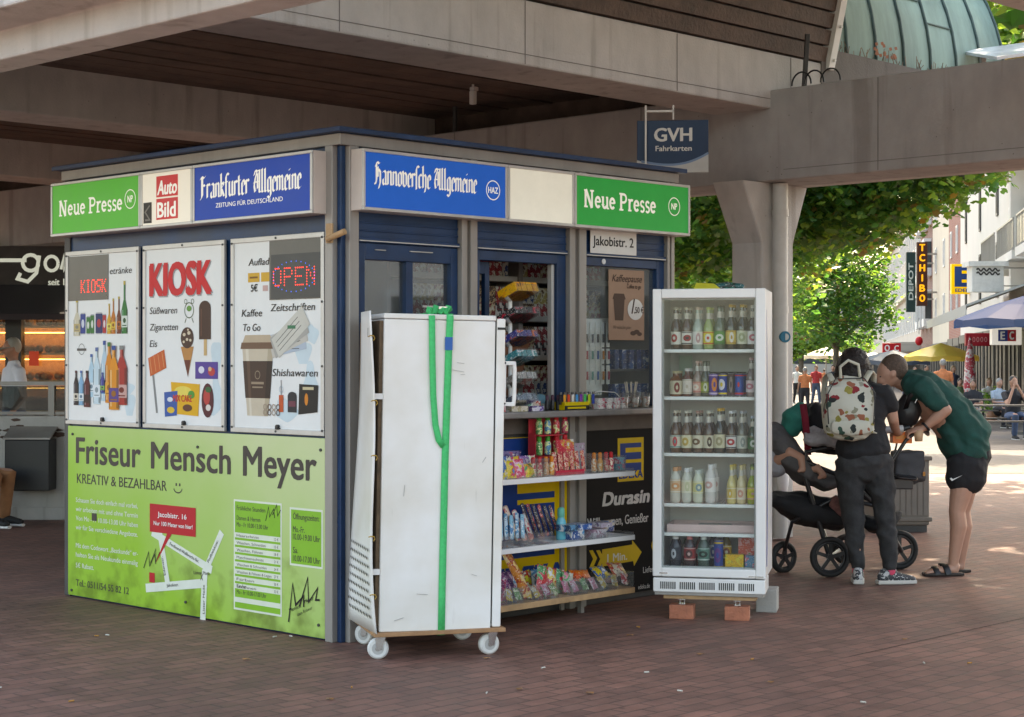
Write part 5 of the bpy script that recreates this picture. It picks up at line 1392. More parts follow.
ribbon(b, [(.335, .02, -.024), (.338, -.006, -.022), (.338, -.007, .2), (.342, -.007, .9), (.352, -.007, 1.5), (.357, -.0075, HZ - .01), (.357, .004, HZ + .004), (.357, .3, HZ + .003), (.357, .585, HZ + .003), (.357, .587, 1.0), (.35, .588, -.02)], .038)
b.build("webbing", st)
b = MB(M_STRAP)
ribbon(b, [(.255, .4, HZ + .005), (.255, .02, HZ + .006), (.256, -.01, HZ - .01), (.262, -.012, 1.45), (.27, -.014, 1.25), (.285, -.012, 1.1), (.305, -.01, 1.02), (.332, -.009, .985)], .034)
b.build("loose_end", st)
b = MB(M_STRAP)
for i in range(4): ribbon(b, [(.25 + .03 * i, .05, HZ + .008), (.26 + .035 * i, .06, HZ + .04 + .01 * (i % 2)), (.29 + .03 * i, .1, HZ + .03), (.31 + .02 * i, .15, HZ + .008)], .03)
b.m(M_CHROME); b.box(.31, .36, .06, .1, HZ + .01, HZ + .045)
b.build("ratchet", st)
b = MB(flat("2a6ab8", .4)); b.box(.33, .372, -.0125, -.0092, 1.5, 1.57); b.build("blue_buckle", st)

# ------------------------------------------------------------------ sweet rack
rk = thing("sweet_rack", "three tier sweet rack with clear lips in front of the kiosk counter", "rack", KW(0, 0, 0), YAW)
RS0, RS1, RT = .62, 2.14, -.355
CLEAR = glass_mat("clear_plastic", (.96, .97, .97), 1.2, 1.45, .03)
for z, mt, th in ((.885, M_WHITE, .03), (.478, M_WHITE, .03), (.145, M_WOODL, .035)):
    b = MB(mt); b.box(RS0, RS1, RT, -.03, z - th, z); sh = b.build("shelf", rk, bevel=.002)
    h = .02 if z > .2 else .10
    b = MB(CLEAR); b.box(RS0 + .005, RS1 - .005, RT + .004, RT + .008, z + .001, z + h); b.box(RS1 - .008, RS1 - .004, RT + .009, -.04, z + .001, z + h); b.build("clear_lip", sh)
b = MB(M_GREY)
for s in (.7, 1.80): b.box(s, s + .03, -.03, -.013, 0, 1.13); b.box(s, s + .028, -.2, -.17, 0, .1)
b.build("upright", rk)
RKZ = (.886, .479, .146)
def RS(u, t): return on_front(u, 500, t)
def sweet_at(u, t, z): s, _, k = on_front(u, 500, t); return KW(s, t, z), k
def m_pouch(w, h, d, mat, name="sweet_pouch"):
    """pillow bag with crimped ends"""
    b = MB(mat); nx, nz = 8, 10; F_, B_ = [], []
    for j in range(nz + 1):
        for i in range(nx + 1):
            u, v = i / nx, j / nz
            bul = (math.sin(math.pi * u) ** .6) * (max(0, math.sin(math.pi * min(1, max(0, (v - .06) / .88)))) ** .5)
            x = (u - .5) * w * (1 - .08 * math.sin(math.pi * v)); z = v * h + .004 * math.sin(u * 20)
            wr = 1 + .25 * math.sin(u * 9 + v * 5) * math.cos(v * 8)
            F_.append((x, -d / 2 * bul * wr, z)); B_.append((x, d / 2 * bul, z))
    n = len(F_); q = lambda i, j: j * (nx + 1) + i
    fs = [(q(i, j), q(i + 1, j), q(i + 1, j + 1), q(i, j + 1)) for j in range(nz) for i in range(nx)]
    b.add(F_ + B_, fs + [(n + f[0], n + f[3], n + f[2], n + f[1]) for f in fs], True)
    return b.build(name)
def m_card(w, h, mat, name, th=.004):
    b = MB(mat); b.box(-w / 2, w / 2, -th / 2, th / 2, 0, h); return b.build(name, bevel=.001)
def m_tubpack(w, h, d, mat, name="sweet_box"):
    b = MB(mat); b.box(-w / 2, w / 2, 0, d, 0, h); return b.build(name, bevel=.002)
def m_sticks(w, h, mat, name="sweet_stick"):
    b = MB(mat); b.limb([(0, 0, w * .5), (0, 0, h * .5), (0, 0, h - w * .4)], [(w / 2, w * .22), (w / 2, w * .28), (w / 2, w * .2)], 10, side=(1, 0, 0)); return b.build(name)
def m_spray(h, r, mat, cap, name="candy_bottle"):
    b = MB(mat); b.lathe([(.001, 0), (r * .9, 0), (r, .008), (r, h * .55), (r * .6, h * .7)], n=12); b.m(cap).lathe([(r * .62, h * .68), (r * .75, h * .75), (r * .7, h * .95), (r * .4, h), (.001, h)], n=12); return b.build(name)
def place(o, u, t, z, label, cat, tilt=0.0, lean=0.0, yaw=0.0):
    loc, _ = sweet_at(u, t, z)
    o.location = loc; o.rotation_euler = Euler((lean, tilt, YAW + yaw), 'XYZ')
    # rotate in the kiosk frame: lean about local x, tilt about local y
    o.rotation_euler = (Matrix.Rotation(YAW + yaw, 3, 'Z') @ Matrix.Rotation(lean, 3, 'X') @ Matrix.Rotation(tilt, 3, 'Y')).to_euler()
    return tag(o, label, cat)
Kp = .0063
T, S_, W_ = "top sweet shelf", "middle sweet shelf", "bottom sweet shelf"
def tub(u, t, z, w, h, d, label):
    b = MB(CLEAR); th = .003
    b.box(-w / 2, w / 2, 0, th, 0, h); b.box(-w / 2, w / 2, d - th, d, 0, h); b.box(-w / 2, -w / 2 + th, th, d - th, 0, h); b.box(w / 2 - th, w / 2, th, d - th, 0, h); b.box(-w / 2 + th, w / 2 - th, th, d - th, 0, th)
    return place(b.build("clear_tub"), u, t, z, label, "tub")
cap_w, cap_o, cap_r, cap_g = flat("f0ece6"), flat("f08a1c"), flat("d8262f"), flat("4aa83a")
# top shelf
place(m_tubpack(.16, .15, .06, pack_mat(("5a4a7a", "8a7aa8", "c86a8a", "2f2a4a"), 1, 9)), 512, -.12, RKZ[0], "purple picture box at the back left of the top sweet shelf", "sweet box")
for i, (u, w, h, c, tx) in enumerate(((503, 15, 22, ("2f6ab8", "e0c83a", "e8e4e0"), "blue"), (512, 15, 17, ("f0d03a", "e8507a", "58a8d8"), "yellow"), (521, 15, 18, ("e8406a", "f0c0d0", "f0e03a"), "pink"), (531, 14, 13, ("f0d83a", "f0a03a", "3a9a4a"), "yellow green"))):
    place(m_pouch(w * Kp, h * Kp, .03, pack_mat(c, i, 26)), u, -.3, RKZ[0] + .002, f"small {tx} sweet bag at the front left of the top sweet shelf", "sweet bag", lean=-.25, tilt=rnd.uniform(-.1, .1))
tub(541, -.33, RKZ[0], .15, .11, .1, "clear tub of red and orange candy bottles on the top sweet shelf")
for i, (u, m_, c) in enumerate(((533, "d8303a", cap_r), (539.5, "c8283a", cap_r), (546, "f0901c", cap_o), (551.5, "f0a02a", cap_o))):
    place(m_spray(.115, .018, pack_mat((m_, "f0e0c0", m_), i, 40), c), u, -.285, RKZ[0] + .004, ("red" if i < 2 else "orange") + f" candy bottle, {ORD[i]} from the left in the wide clear tub", "candy bottle")
for i in range(8):
    rr, cc = divmod(i, 4)
    m_, c, tx = (("3f9a4a", cap_g, "green"), ("2f8ab0", cap_g, "blue"), ("d8303a", cap_r, "red"), ("c83a5a", cap_r, "crimson"))[cc]
    place(m_spray(.125, .022, pack_mat((m_, "e8f0a0", m_), i, 40), c), 539 + cc * 8.6, -.135, RKZ[0] + (.115 if rr == 0 else .245), f"{tx} candy spray, " + ("lower" if rr == 0 else "upper") + " tier of the tower on the top sweet shelf", "candy bottle")
b = MB(flat("d8404a", .4)); b.box(-.11, .11, 0, .09, 0, .006); b.box(-.11, .11, .085, .09, .006, .34)
b.box(-.108, -.104, .03, .085, .006, .25); b.box(.104, .108, .03, .085, .006, .25); b.box(-.104, .104, 0, .085, .236, .242); b.box(-.104, .104, 0, .085, .104, .110)
place(b.build("cardboard_display"), 551, -.175, RKZ[0] - .0005, "red cardboard display stand holding candy sprays on the top sweet shelf", "display stand")
for i in range(6):
    place(m_card(.036, .13, pack_mat(("c82a34", "f0d0b0", "e8502a", "f0f0e0"), i, 46), "lollipop_card"), 556 + i * 5.6, -.29 + .008 * (i % 2), RKZ[0] + .012, f"red lolly card, {ORD[i]} from the left in the row on the top sweet shelf", "sweet card", lean=-.15, yaw=rnd.uniform(-.1, .1))
b = MB(flat("d83048", .4)); b.box(-.13, .13, 0, .06, 0, .01); b.box(-.13, .13, -.003, -.0005, 0, .03); place(b.build("lolly_tray"), 570, -.31, RKZ[0], "red tray under the lolly cards on the top sweet shelf", "tray")
place(m_card(.16, .17, pack_mat(("e03a4a", "f06a5a", "f0c04a", "f0e8e0"), 4, 16), "display_card"), 567, -.2, RKZ[0] + .04, "big red display card behind the lolly cards", "display card", lean=-.12)
place(m_card(.1, .16, pack_mat(("b8b4b8", "c8a8b8", "d8d4d8"), 4, 16), "display_card"), 581, -.16, RKZ[0] + .02, "pale grey display card behind the right clear tub", "display card", lean=-.1)
tub(601, -.33, RKZ[0], .14, .12, .1, "clear tub of orange and red candy bottles right of the lolly cards")
for i, (u, m_, c) in enumerate(((594, "f0901c", cap_o), (600, "f0a02a", cap_o), (606, "d8303a", cap_r), (611, "c83a5a", cap_r))):
    place(m_spray(.12, .018, pack_mat((m_, "f0e0c0", m_), i + 9, 40), c), u, -.285, RKZ[0] + .004, ("orange" if i < 2 else "red") + f" candy bottle, {ORD[i]} from the left in the tub near the rack end", "candy bottle")
tub(622, -.32, RKZ[0], .085, .1, .09, "small clear tub at the right end of the top sweet shelf")
for i, c in enumerate((("58a8b8", "e86a8a", "f0e8e0"), ("8ac8d8", "d8406a", "e8e0d8"))):
    place(m_tubpack(.055, .04, .05, pack_mat(c, i, 30)), 622, -.30, RKZ[0] + .004 + i * .041, ("lower" if i == 0 else "upper") + " pink and blue sweet box in the small clear tub", "sweet box")
# middle shelf
for i in range(5):
    place(m_sticks(.034, .17 + .01 * (i % 2), pack_mat((("8ac8e0", "d8e8f0", "3a8ac0"), ("c8dce8", "58a0c8", "f0f0f0"))[i % 2], i, 26)), 501 + i * 5.5, -.27 + .02 * (i % 2), RKZ[1] + .03, f"pale blue sweet stick, {ORD[i]} from the left on the middle sweet shelf", "sweet stick", lean=-.3, tilt=.25)
for i in range(3):
    place(m_sticks(.042, .25 - .03 * i, pack_mat((("e8c8b0", "d84a4a", "f0e8e0"), ("f0e0d0", "e86a6a", "c89a6a"), ("d8d0c8", "c83a4a", "f0d0c0"))[i], i, 24)), 519 + i * 7, -.24, RKZ[1] + .01, f"long pink and white sweet packet, {ORD[i]} from the left, leaning left on the middle shelf", "sweet packet", lean=-.25, tilt=-.28)
for i in range(6):
    place(m_sticks(.03, .235 - .006 * i, pack_mat((("2a1c1c", "5a2a2a", "c8b09a"), ("3a1c1e", "c83a3a", "e8c8a0"))[i % 2], i, 30)), 533 + i * 5.2, -.2, RKZ[1] + .02, f"dark chocolate stick, {ORD[i]} from the left in the dark row on the middle shelf", "chocolate stick", lean=-.22, tilt=-.22)
for i, (u, w, c, tx) in enumerate(((506, .13, 0, "left"), (527, .11, 0, "centre"), (546, .13, 0, "right"))):
    tub(u, -.33, RKZ[1], w, .07, .12, f"low clear tray holding sticks at the {tx} of the middle sweet shelf")
place(m_spray(.2, .032, pbr("blue_toy_bottle", hexc("58b8c8"), rough=.15, coat=.4), flat("6ac8b0")), 561, -.22, RKZ[1], "turquoise toy bottle standing on the middle sweet shelf", "bottle")
for i, (u, w, h, c, tx) in enumerate(((578, .12, .055, ("2f5a9a", "e8e4e0", "58a0c8"), "blue and white flat sweet box under the other boxes"), (600, .13, .05, ("d8d0d4", "b890a0", "f0f0f0"), "pale flat sweet box beside the blue box"), (586, .12, .035, ("3a6ab0", "d8e0f0", "8a4a7a"), "blue flat sweet box on top of its stack"), (607, .1, .03, ("c8b8c8", "e8e4e8", "8a7a9a"), "pale lilac sweet box on top at the right"))):
    place(m_tubpack(w, h, .12, pack_mat(c, i, 22)), u, -.30, RKZ[1] + (0 if i < 2 else .056), tx, "sweet box", yaw=rnd.uniform(-.06, .06))
place(m_tubpack(.1, .04, .1, pack_mat(("2a4a6a", "58a0c8", "e8e8e8"), 7, 22)), 574, -.32, RKZ[1] + .057, "small dark blue sweet box tilted on the left box", "sweet box", yaw=.2)
tub(596, -.34, RKZ[1], .24, .035, .17, "low clear tray under the flat sweet boxes")
# bottom shelf
pk = [(501, .11, .13, ("7a2a5a", "c83a6a", "f0e0e8"), .1, "purple"), (511, .11, .17, ("5a2a6a", "9a4a8a", "e8d0e0"), -.1, "dark violet"), (507, .1, .1, ("c82a3a", "8a1c3a", "f0c0c0"), .0, "crimson"),
      (541, .1, .19, ("d8303a", "3a9a4a", "f0e0c0"), .3, "red and green"), (551, .1, .16, ("c8283a", "f0c83a", "e8e8e8"), .2, "red and yellow"), (560, .1, .14, ("3a9a5a", "e84a5a", "e0e8d0"), .3, "green and pink"),
      (568, .1, .12, ("d8d8c8", "5aa85a", "e88a9a"), .2, "pale green")]
for i, (u, w, h, c, tl, tx) in enumerate(pk):
    place(m_pouch(w, h, .04, pack_mat(c, i, 20)), u, -.25 + .018 * (i % 3), RKZ[2] + .01, f"{tx} sweet bag standing in the clear tray of the bottom shelf", "sweet bag", tilt=tl, lean=-.2)
place(m_pouch(.075, .34, .04, pack_mat(("d8883a", "b8402a", "f0c87a", "e8d0a0"), 4, 14), "baguette_pouch"), 528, -.31, RKZ[2] + .03, "long orange sweet bag leaning left across the bottom shelf tray", "sweet bag", tilt=-.5, lean=-.15)
for i, (u, w, h, c, tx) in enumerate(((584, .17, .09, ("f07a1c", "e85a1c", "5a2a1c"), "orange sweet bag lying flat on the bottom shelf"), (605, .14, .1, ("f0d02a", "2f6ab8", "e8e8e0"), "yellow and blue sweet bag lying on the bottom shelf"), (621, .14, .11, ("e8dcc8", "d85a4a", "f0c86a"), "cream and red sweet bag at the right end of the bottom shelf"), (572, .08, .1, ("a8d0e8", "e8f0f4", "4a8ac0"), "pale blue sweet bag beside the orange one"), (612, .12, .08, ("e8a8a0", "d8605a", "f0e8e0"), "pink sweet bag under the cream and red one"))):
    place(m_pouch(w, h, .035, pack_mat(c, i + 20, 18)), u, -.22, RKZ[2] + (.055 if i != 4 else .02) - .01 * (i == 3), tx, "sweet bag", tilt=.1 * (-1) ** i, lean=-.75)
for i, (u, w) in enumerate(((512, .2), (548, .2), (580, .15), (607, .2))):
    tub(u, -.335, RKZ[2], w, .085, .22, f"clear sweet tray, {ORD[i]} from the left on the bottom shelf")
for i in range(14):
    c = rnd.choice((("d83a4a", "f0e0e0", "e87a8a"), ("58a84a", "e8f0c8", "2f7a3a"), ("f0c83a", "e8e4d8", "d88a2a"), ("e88aa8", "f0d8e0", "c84a7a")))
    place(m_pouch(.055, .075, .025, pack_mat(c, i + 40, 36)), 500 + i * 9.6, -.31 + .02 * (i % 2), RKZ[2] + .015, f"small loose sweet bag, {ORD[i]} from the left along the front of the bottom shelf", "sweet bag", tilt=rnd.uniform(-.4, .4), lean=-.5)

# ------------------------------------------------------------------ inside the kiosk
ck = thing("cigarette_shelf", "dark shelf wall of cigarette packs seen through the serving hatch", "shelf", KW(0, 0, 0), YAW)
b = MB(M_DARK); b.box(1.0, 2.86, .70, .73, 1.0, 2.55); b.build("back_board", ck)
for z in (1.34, 1.6, 1.86, 2.12):
    b = MB(pbr("shelf_grey", (.22, .2, .19), rough=.5)); b.box(1.0, 2.86, .50, .695, z - .015, z); b.m(M_ALU); b.box(1.0, 2.86, .492, .499, z - .012, z + .022); b.build("shelf", ck)
b = MB(M_GREY); b.box(1.94, 1.98, .48, .69, 1.0, 2.55); b.build("divider", ck)
PAL = [("a8242c", "e8e4dc", "5a1418"), ("d8d4cc", "2a4a8a", "e8e8e4"), ("c8b06a", "e8e0c8", "6a4a2a"), ("8a1c24", "d8c8a0", "e8e4dc"), ("e8e4e0", "3a3a3c", "b8303a"), ("5a3a2a", "c8a87a", "2a1a14")]
pbase = []
for i, c in enumerate(PAL):
    b = MB(pack_mat(c, i, 26, .35)); b.box(-.028, .028, 0, .024, 0, .106); o = b.build("cigarette_pack"); COL.objects.unlink(o); pbase.append(o)
SHN = {1.34: "lowest", 1.6: "second lowest", 1.86: "second highest", 2.12: "highest"}
for z in (1.34, 1.6, 1.86, 2.12):
  for lay in (0, 1):
    for i in range(29):
        s = 1.06 + i * .0615
        if abs(s - 1.96) < .05: continue
        k = (i // 3 + int(z * 10) + lay * 2) % 6
        inst(pbase[0 if z > 2.1 and rnd.random() < .6 else k], KW(s, .525, z + .001 + lay * .1065), YAW + rnd.uniform(-.05, .05), "cigarette pack standing on the " + SHN[z] + " shelf inside the kiosk", "cigarette pack", "cigarette packs on the " + SHN[z] + " kiosk shelf")
# blister cards in the right window, blue cartons, price poster
for i in range(5):
    for r in range(3):
        c = ((("e8e8e4", "2a2a2c", "f0f0ee"), ("f0f0ec", "e8e8e4", "d84a5a"), ("ececea", "d83a4a", "3a8a7a")))[r]
        b = MB(flat("eeeeec", .4)); b.box(-.0165, .0165, -.004, .0, 0, (.165, .10, .125)[r]); b.m(M_BLACK if r == 0 else flat(("d8404a", "4a9a8a", "3a6ab0", "e08a2a", "b83a5a")[i])); b.cyl((0, -.012, .03), (0, -.012, .085), .007, n=8)
        loc, _k = sweet_at(586 + i * 5.4, .066, (1.675, 1.565, 1.43)[r])
        tag(b.build("vape_card", loc=loc, rot=(0, 0, YAW)), f"{ORD[i]} white blister card from the left, " + ("top row with black sticks", "middle coloured row", "lowest coloured row")[r] + " in the right window", "blister card")
b = MB(M_WHITE2); b.box(2.062, 2.31, .072, .08, 1.36, 1.86)
tag(b.build("card_rack_panel", loc=KW(0, 0, 0), rot=(0, 0, YAW)), "grey panel the white blister cards hang on inside the right window", "panel")
for i in range(5):
    for r in range(2):
        loc, _k = sweet_at(617 + i * 7.4, .1, (1.53, 1.30)[r])
        b = MB(pack_mat(("1f3a7a", "2f5aa0", "d8dce8"), i + r, 18)); b.box(-.022, .022, 0, .06, 0, .13); tag(b.build("tobacco_box", loc=loc, rot=(0, 0, YAW), bevel=.002), f"blue tobacco box, {ORD[i]} from the left, " + ("upper" if r == 0 else "lower") + " row behind the coffee poster", "box")
b = MB(M_DARK); b.box(2.38, 2.78, .09, .2, 1.515, 1.528); b.box(2.38, 2.78, .09, .2, 1.285, 1.298); tag(b.build("small_shelf", rot=(0, 0, YAW), loc=KW(0, 0, 0)), "dark little shelf carrying the blue tobacco boxes", "shelf")
s0, z0, k0 = on_front(608.5, 340, .02); s1, z1, _ = on_front(644, 271, .02)
t = thing("coffee_price_poster", "brownish coffee price poster hanging in the right kiosk window", "poster", KW(s0, .022, z0), YAW)
w, h = s1 - s0, z1 - z0
pn = MB(flat("a8846c", .45)).box(0, w, -.004, 0, 0, h).build("sheet", t, bevel=.001); y = -.0052
b = MB(flat("4a3024", .5)); b.text("Kaffeepause", .03, h * .83, .045, w - .06, y, shear=.3, bold=.02); b.text("Coffee to go", w * .5, h * .74, .026, w * .4, y, bold=.03); b.text("Wir wünschen guten", .04, h * .16, .022, w * .5, y, shear=.3)
b.poly([(w * .17, h * .28), (w * .4, h * .28), (w * .44, h * .58), (w * .13, h * .58)], y); b.poly([(w * .1, h * .58), (w * .47, h * .58), (w * .42, h * .66), (w * .15, h * .66)], y - .0003)
b.disc(w * .68, h * .1, .03, .015, y); b.disc(w * .78, h * .12, .03, .015, y - .0003); b.disc(w * .86, h * .09, .025, .013, y - .0006)
b.build("brown_print", pn)
b = MB(flat("e8e4dc", .5)); b.disc(w * .74, h * .44, w * .22, h * .15, y - .001); wd = b.build("white_disc", pn)
b = MB(flat("4a3024", .5)); b.text("1", w * .62, h * .38, .1, None, y - .002, shear=.25); b.text(",50 €", w * .7, h * .39, .04, .1, y - .002, bold=.02); b.build("price", wd)
# brown flap and black till
b = MB(pbr("brown_board", (.2, .085, .045), rough=.4, var=.15)); b.box(-.2, .12, 0, .02, 0, .42, Matrix.Rotation(.28, 4, 'X'))
tag(b.build("brown_board", loc=KW(1.62, .28, 1.36), rot=(0, 0, YAW + .15), bevel=.004), "reddish brown board leaning behind the serving hatch", "board")
b = MB(M_BLACK); b.box(-.2, .2, 0, .25, 0, .05); b.box(-.19, .19, .02, .24, .051, .08); tag(b.build("cash_till", loc=KW(1.62, .1, 1.277), rot=(0, 0, YAW), bevel=.006), "low black till under the brown board", "till")
# chewing-gum stand
gs = thing("gum_stand", "pale post with tiers of sloping chewing gum trays on the counter", "display stand", KW(*on_front(516, 400, -.12)[:1], -.12, 1.276), YAW)
b = MB(M_WHITE); b.cyl((0, .05, 0), (0, .05, .76), .013, n=10); b.box(-.08, .08, -.02, .12, 0, .01); b.build("post", gs)
tiers = [(.70, .2, ("f0b01c", "e8961c", "5a3a1c"), "yellow"), (.565, .22, ("1c1c22", "c8203a", "2a2a5a"), "black and red"), (.425, .19, ("3a3a8a", "e86a2a", "b83a6a"), "violet and orange"), (.305, .18, ("2a9aa0", "e8f0f0", "2a6ab0"), "turquoise"), (.17, .17, ("9a948c", "c8c4bc", "7a746c"), "grey"), (.04, .18, ("6a7a8a", "3a4a5a", "5ab0a0"), "blue grey")]
for z, w, c, tx in tiers:
    M = Matrix.Translation((0, -.03, z)) @ Matrix.Rotation(R(-22), 4, 'X')
    b = MB(CLEAR); b.box(-w / 2, w / 2, -.085, .085, 0, .004, M); b.box(-w / 2, w / 2, -.089, -.085, 0, .05, M); b.build("tray", gs)
    for i in range(4):
        bw = w / 4 - .004
        bb = MB(pack_mat(c, i, 22, .3)); bb.box(-bw / 2, bw / 2, -.078, .08, .0, .042 if tx != "yellow" else .06)
        o = bb.build("gum_box", bevel=.002)
        o.matrix_world = Matrix.Translation(gs.location) @ Matrix.Rotation(YAW, 4, 'Z') @ M @ Matrix.Translation((-w / 2 + (i + .5) * w / 4, 0, .005))
        tag(o, f"{tx} gum box, {ORD[i]} from the left in its tray on the gum stand", "gum box")
# on the counter
CZ = 1.276
def on_counter(o, u, t, label, cat, yaw=0.0, z=CZ): return place(o, u, t, z, label, cat, yaw=yaw)
for i, (u, t, w, h, c, tx) in enumerate(((503, -.17, .06, .09, ("c83a4a", "e8c8c8", "8a1c2a"), "red"), (520, -.17, .13, .035, ("e8dcc8", "c8b890", "d8d8d0"), "cream"), (528, -.1, .08, .065, ("58b090", "e8f0e8", "3a7a6a"), "mint green"), (538, -.17, .1, .032, ("e8e4f0", "6a4a9a", "d8d8e0"), "white and violet"), (536, -.08, .1, .06, ("e8d8c8", "d84a3a", "f0f0e8"), "white and red"), (541, -.02, .1, .04, ("a8c8c0", "e8e8e0", "5a8a7a"), "pale green"))):
    on_counter(m_tubpack(w, h, .06, pack_mat(c, i, 28), "small_box"), u, t, f"small {tx} box on the counter beside the gum stand", "small box", rnd.uniform(-.15, .15))
for i in range(6):
    on_counter(m_spray(.095, .014, M_BLACK, flat("5a3a4a")), 547 + (i % 3) * 5.5, -.06 - .04 * (i // 3), f"small dark bottle, {ORD[i % 3]} from the left in the " + ("rear" if i < 3 else "front") + " row on the counter", "small bottle")
b = MB(flat("e8c81c", .4)); b.box(-.115, .115, 0, .1, 0, .05); b.m(M_BLACK); b.box(-.115, .115, -.002, -.0005, .0, .028); b.m(flat("e8c81c")); b.box(-.09, .08, -.004, -.0025, .008, .02)
on_counter(b.build("lighter_tray"), 577, -.16, "yellow and black tray full of coloured lighters on the counter", "tray")
LC = ["1c1c22", "f0a83a", "e84a2a", "e8e4dc", "3a9ad8", "8a3ab0", "3ac86a", "c8d83a", "2a4aa8"]
for i in range(9):
    b = MB(flat(LC[i], .25)); b.tube([(0, 0, 0), (0, 0, .062)], [(.0115, .006)] * 2, 10, side=(1, 0, 0)); b.m(M_CHROME); b.box(-.009, .009, -.005, .005, .062, .077)
    on_counter(b.build("lighter"), 560.5 + i * 4.1, -.13, f"lighter, {ORD[i]} from the left in the yellow tray", "lighter", z=CZ + .035)
for i in range(8):
    c = (("e8e4e0", "d87a8a", "f0f0f0"), ("f0ece8", "c8c0c0", "d8405a"))[i % 2]
    on_counter(m_tubpack(.058, .034, .055, pack_mat(c, i, 30), "small_box"), 602 + (i % 4) * 7.8, -.15, f"white and pink little box, {ORD[i % 4]} from the left, " + ("lower" if i < 4 else "upper") + " layer on the counter", "small box", rnd.uniform(-.1, .1), CZ + .035 * (i // 4))
for i in range(5):
    b = MB(CLEAR); b.lathe([(.022, 0), (.03, .1), (.0285, .1), (.0205, .003), (.001, .003)], n=14); b.m(pack_mat(("e8dcd0", "d8a890", "f0f0f0"), i, 30)); b.lathe([(.001, .004), (.02, .005), (.026, .07), (.001, .075)], n=12)
    on_counter(b.build("clear_cup"), 624 + i * 5.4, -.13 + .06 * (i % 2), f"clear cup of goods, {ORD[i]} from the left at the right end of the counter", "cup")
b = MB(flat("e8dcc8", .5))
for i in range(8): a = i * .8; b.cyl((.015 * math.cos(a), .015 * math.sin(a), .0), (.045 * math.cos(a), .04 * math.sin(a), .17), .003, n=6)
b.m(CLEAR).lathe([(.03, 0), (.034, .11), (.032, .11), (.028, .003), (.001, .003)], n=14)
on_counter(b.build("straw_cup"), 631, -.05, "clear cup of pale straws at the right end of the counter", "cup")
b = MB(M_WHITE); b.tube([(-.2, 0, 0), (-.19, 0, .06), (-.12, 0, .1), (.0, 0, .11), (.15, 0, .1), (.2, 0, .07), (.24, 0, .0)], .003, 6)
on_counter(b.build("wire_hoop"), 600, .0, "thin pale wire hoop standing on the counter behind the lighters", "wire")
on_counter(MB(flat("6a9aa8", .4)).ball((0, 0, .05), (.06, .05, .05)).build("round_tin"), 540, .05, "round blue grey tin on the counter by the till", "tin")

for i in range(9):
    c = (("e8e4dc", "c8404a", "2a4a8a"), ("d8a83a", "f0e8d0", "8a3a2a"), ("3a7a9a", "e8f0f0", "d84a6a"))[i % 3]
    on_counter(m_tubpack(.07, .035 + .012 * (i % 3), .06, pack_mat(c, i + 60, 30), "small_box"), 549 + i * 10.5, .06 + .03 * (i % 2), f"{ORD[i]} little printed box from the left in the rear row of the counter", "small box", rnd.uniform(-.2, .2))
for i in range(6):
    c = (("e8d83a", "d8402a", "f0f0e0"), ("58a8d0", "f0f0f0", "d84a8a"), ("e87a2a", "f0e0c0", "8a2a2a"))[i % 3]
    place(m_pouch(.085, .13, .035, pack_mat(c, i + 70, 24)), 505 + i * 8, -.12, RKZ[2] + .02, f"{ORD[i]} sweet bag from the left in the rear row of the bottom shelf", "sweet bag", tilt=rnd.uniform(-.25, .25), lean=-.1)
for i in range(5):
    c = (("8a5aa8", "f0d8e8", "58a8d0"), ("e8507a", "f0e8c0", "6a3a8a"), ("f0c83a", "e8402a", "f0f0e8"))[i % 3]
    place(m_pouch(.08, .12, .03, pack_mat(c, i + 80, 26)), 503 + i * 7.5, -.2, RKZ[0] + .003, f"{ORD[i]} sweet bag from the left in the second row of the top shelf", "sweet bag", tilt=rnd.uniform(-.2, .2), lean=-.15)
for i in range(4):
    c = (("e8e0d0", "d83a4a", "4a7ab0"), ("3a6ab0", "f0e8e0", "e8a83a"))[i % 2]
    place(m_tubpack(.09, .05 + .02 * (i % 2), .06, pack_mat(c, i + 90, 24)), 571 + i * 13, -.12, RKZ[1] + .001, f"{ORD[i]} printed box from the left in the rear row of the middle shelf", "sweet box", yaw=rnd.uniform(-.2, .2))
# ------------------------------------------------------------------ figures
def remesh(b, voxel, name, mat, parent=None, smooth=4, disp=0.0, dscale=9.0, loc=(0, 0, 0), rot=(0, 0, 0)):
    """fuse overlapping closed pieces of b into one continuous skin"""
    me = bpy.data.meshes.new(name); me.from_pydata(b.v, [], b.f); me.update()
    o = bpy.data.objects.new(name, me); COL.objects.link(o)
    m1 = o.modifiers.new("fuse", 'REMESH'); m1.mode = 'VOXEL'; m1.voxel_size = voxel
    m2 = o.modifiers.new("relax", 'SMOOTH'); m2.factor = .5; m2.iterations = smooth
    dg = bpy.context.evaluated_depsgraph_get()
    me2 = bpy.data.meshes.new_from_object(o.evaluated_get(dg))
    bpy.data.objects.remove(o, do_unlink=True); bpy.data.meshes.remove(me)
    me2.name = name
    if disp:
        nrm = [v.normal.copy() for v in me2.vertices]
        for v, n in zip(me2.vertices, nrm):
            q = v.co
            d = mnoise.noise(Vector((q.x * dscale, q.y * dscale, q.z * dscale * 1.6))) + .5 * mnoise.noise(q * dscale * 2.3)
            w = q + Vector((mnoise.noise(q * 6), mnoise.noise(q * 6 + Vector((9, 0, 0))), 0)) * .06
            d += .8 * (1 - 2.6 * abs(mnoise.noise(Vector((w.x * dscale * .9 + w.z * dscale * 1.1, w.y * dscale * .8, w.z * dscale * .8)))))
            v.co = q + n * d * disp
    me2.materials.clear(); me2.materials.append(mat)
    me2.polygons.foreach_set("use_smooth", [True] * len(me2.polygons))
    o = bpy.data.objects.new(name, me2); COL.objects.link(o)
    o.location = loc; o.rotation_euler = rot
    if parent is not None: o.parent = parent
    return o
SKIN = pbr("skin", (.46, .25, .175), rough=.5, var=.1, scale=7)
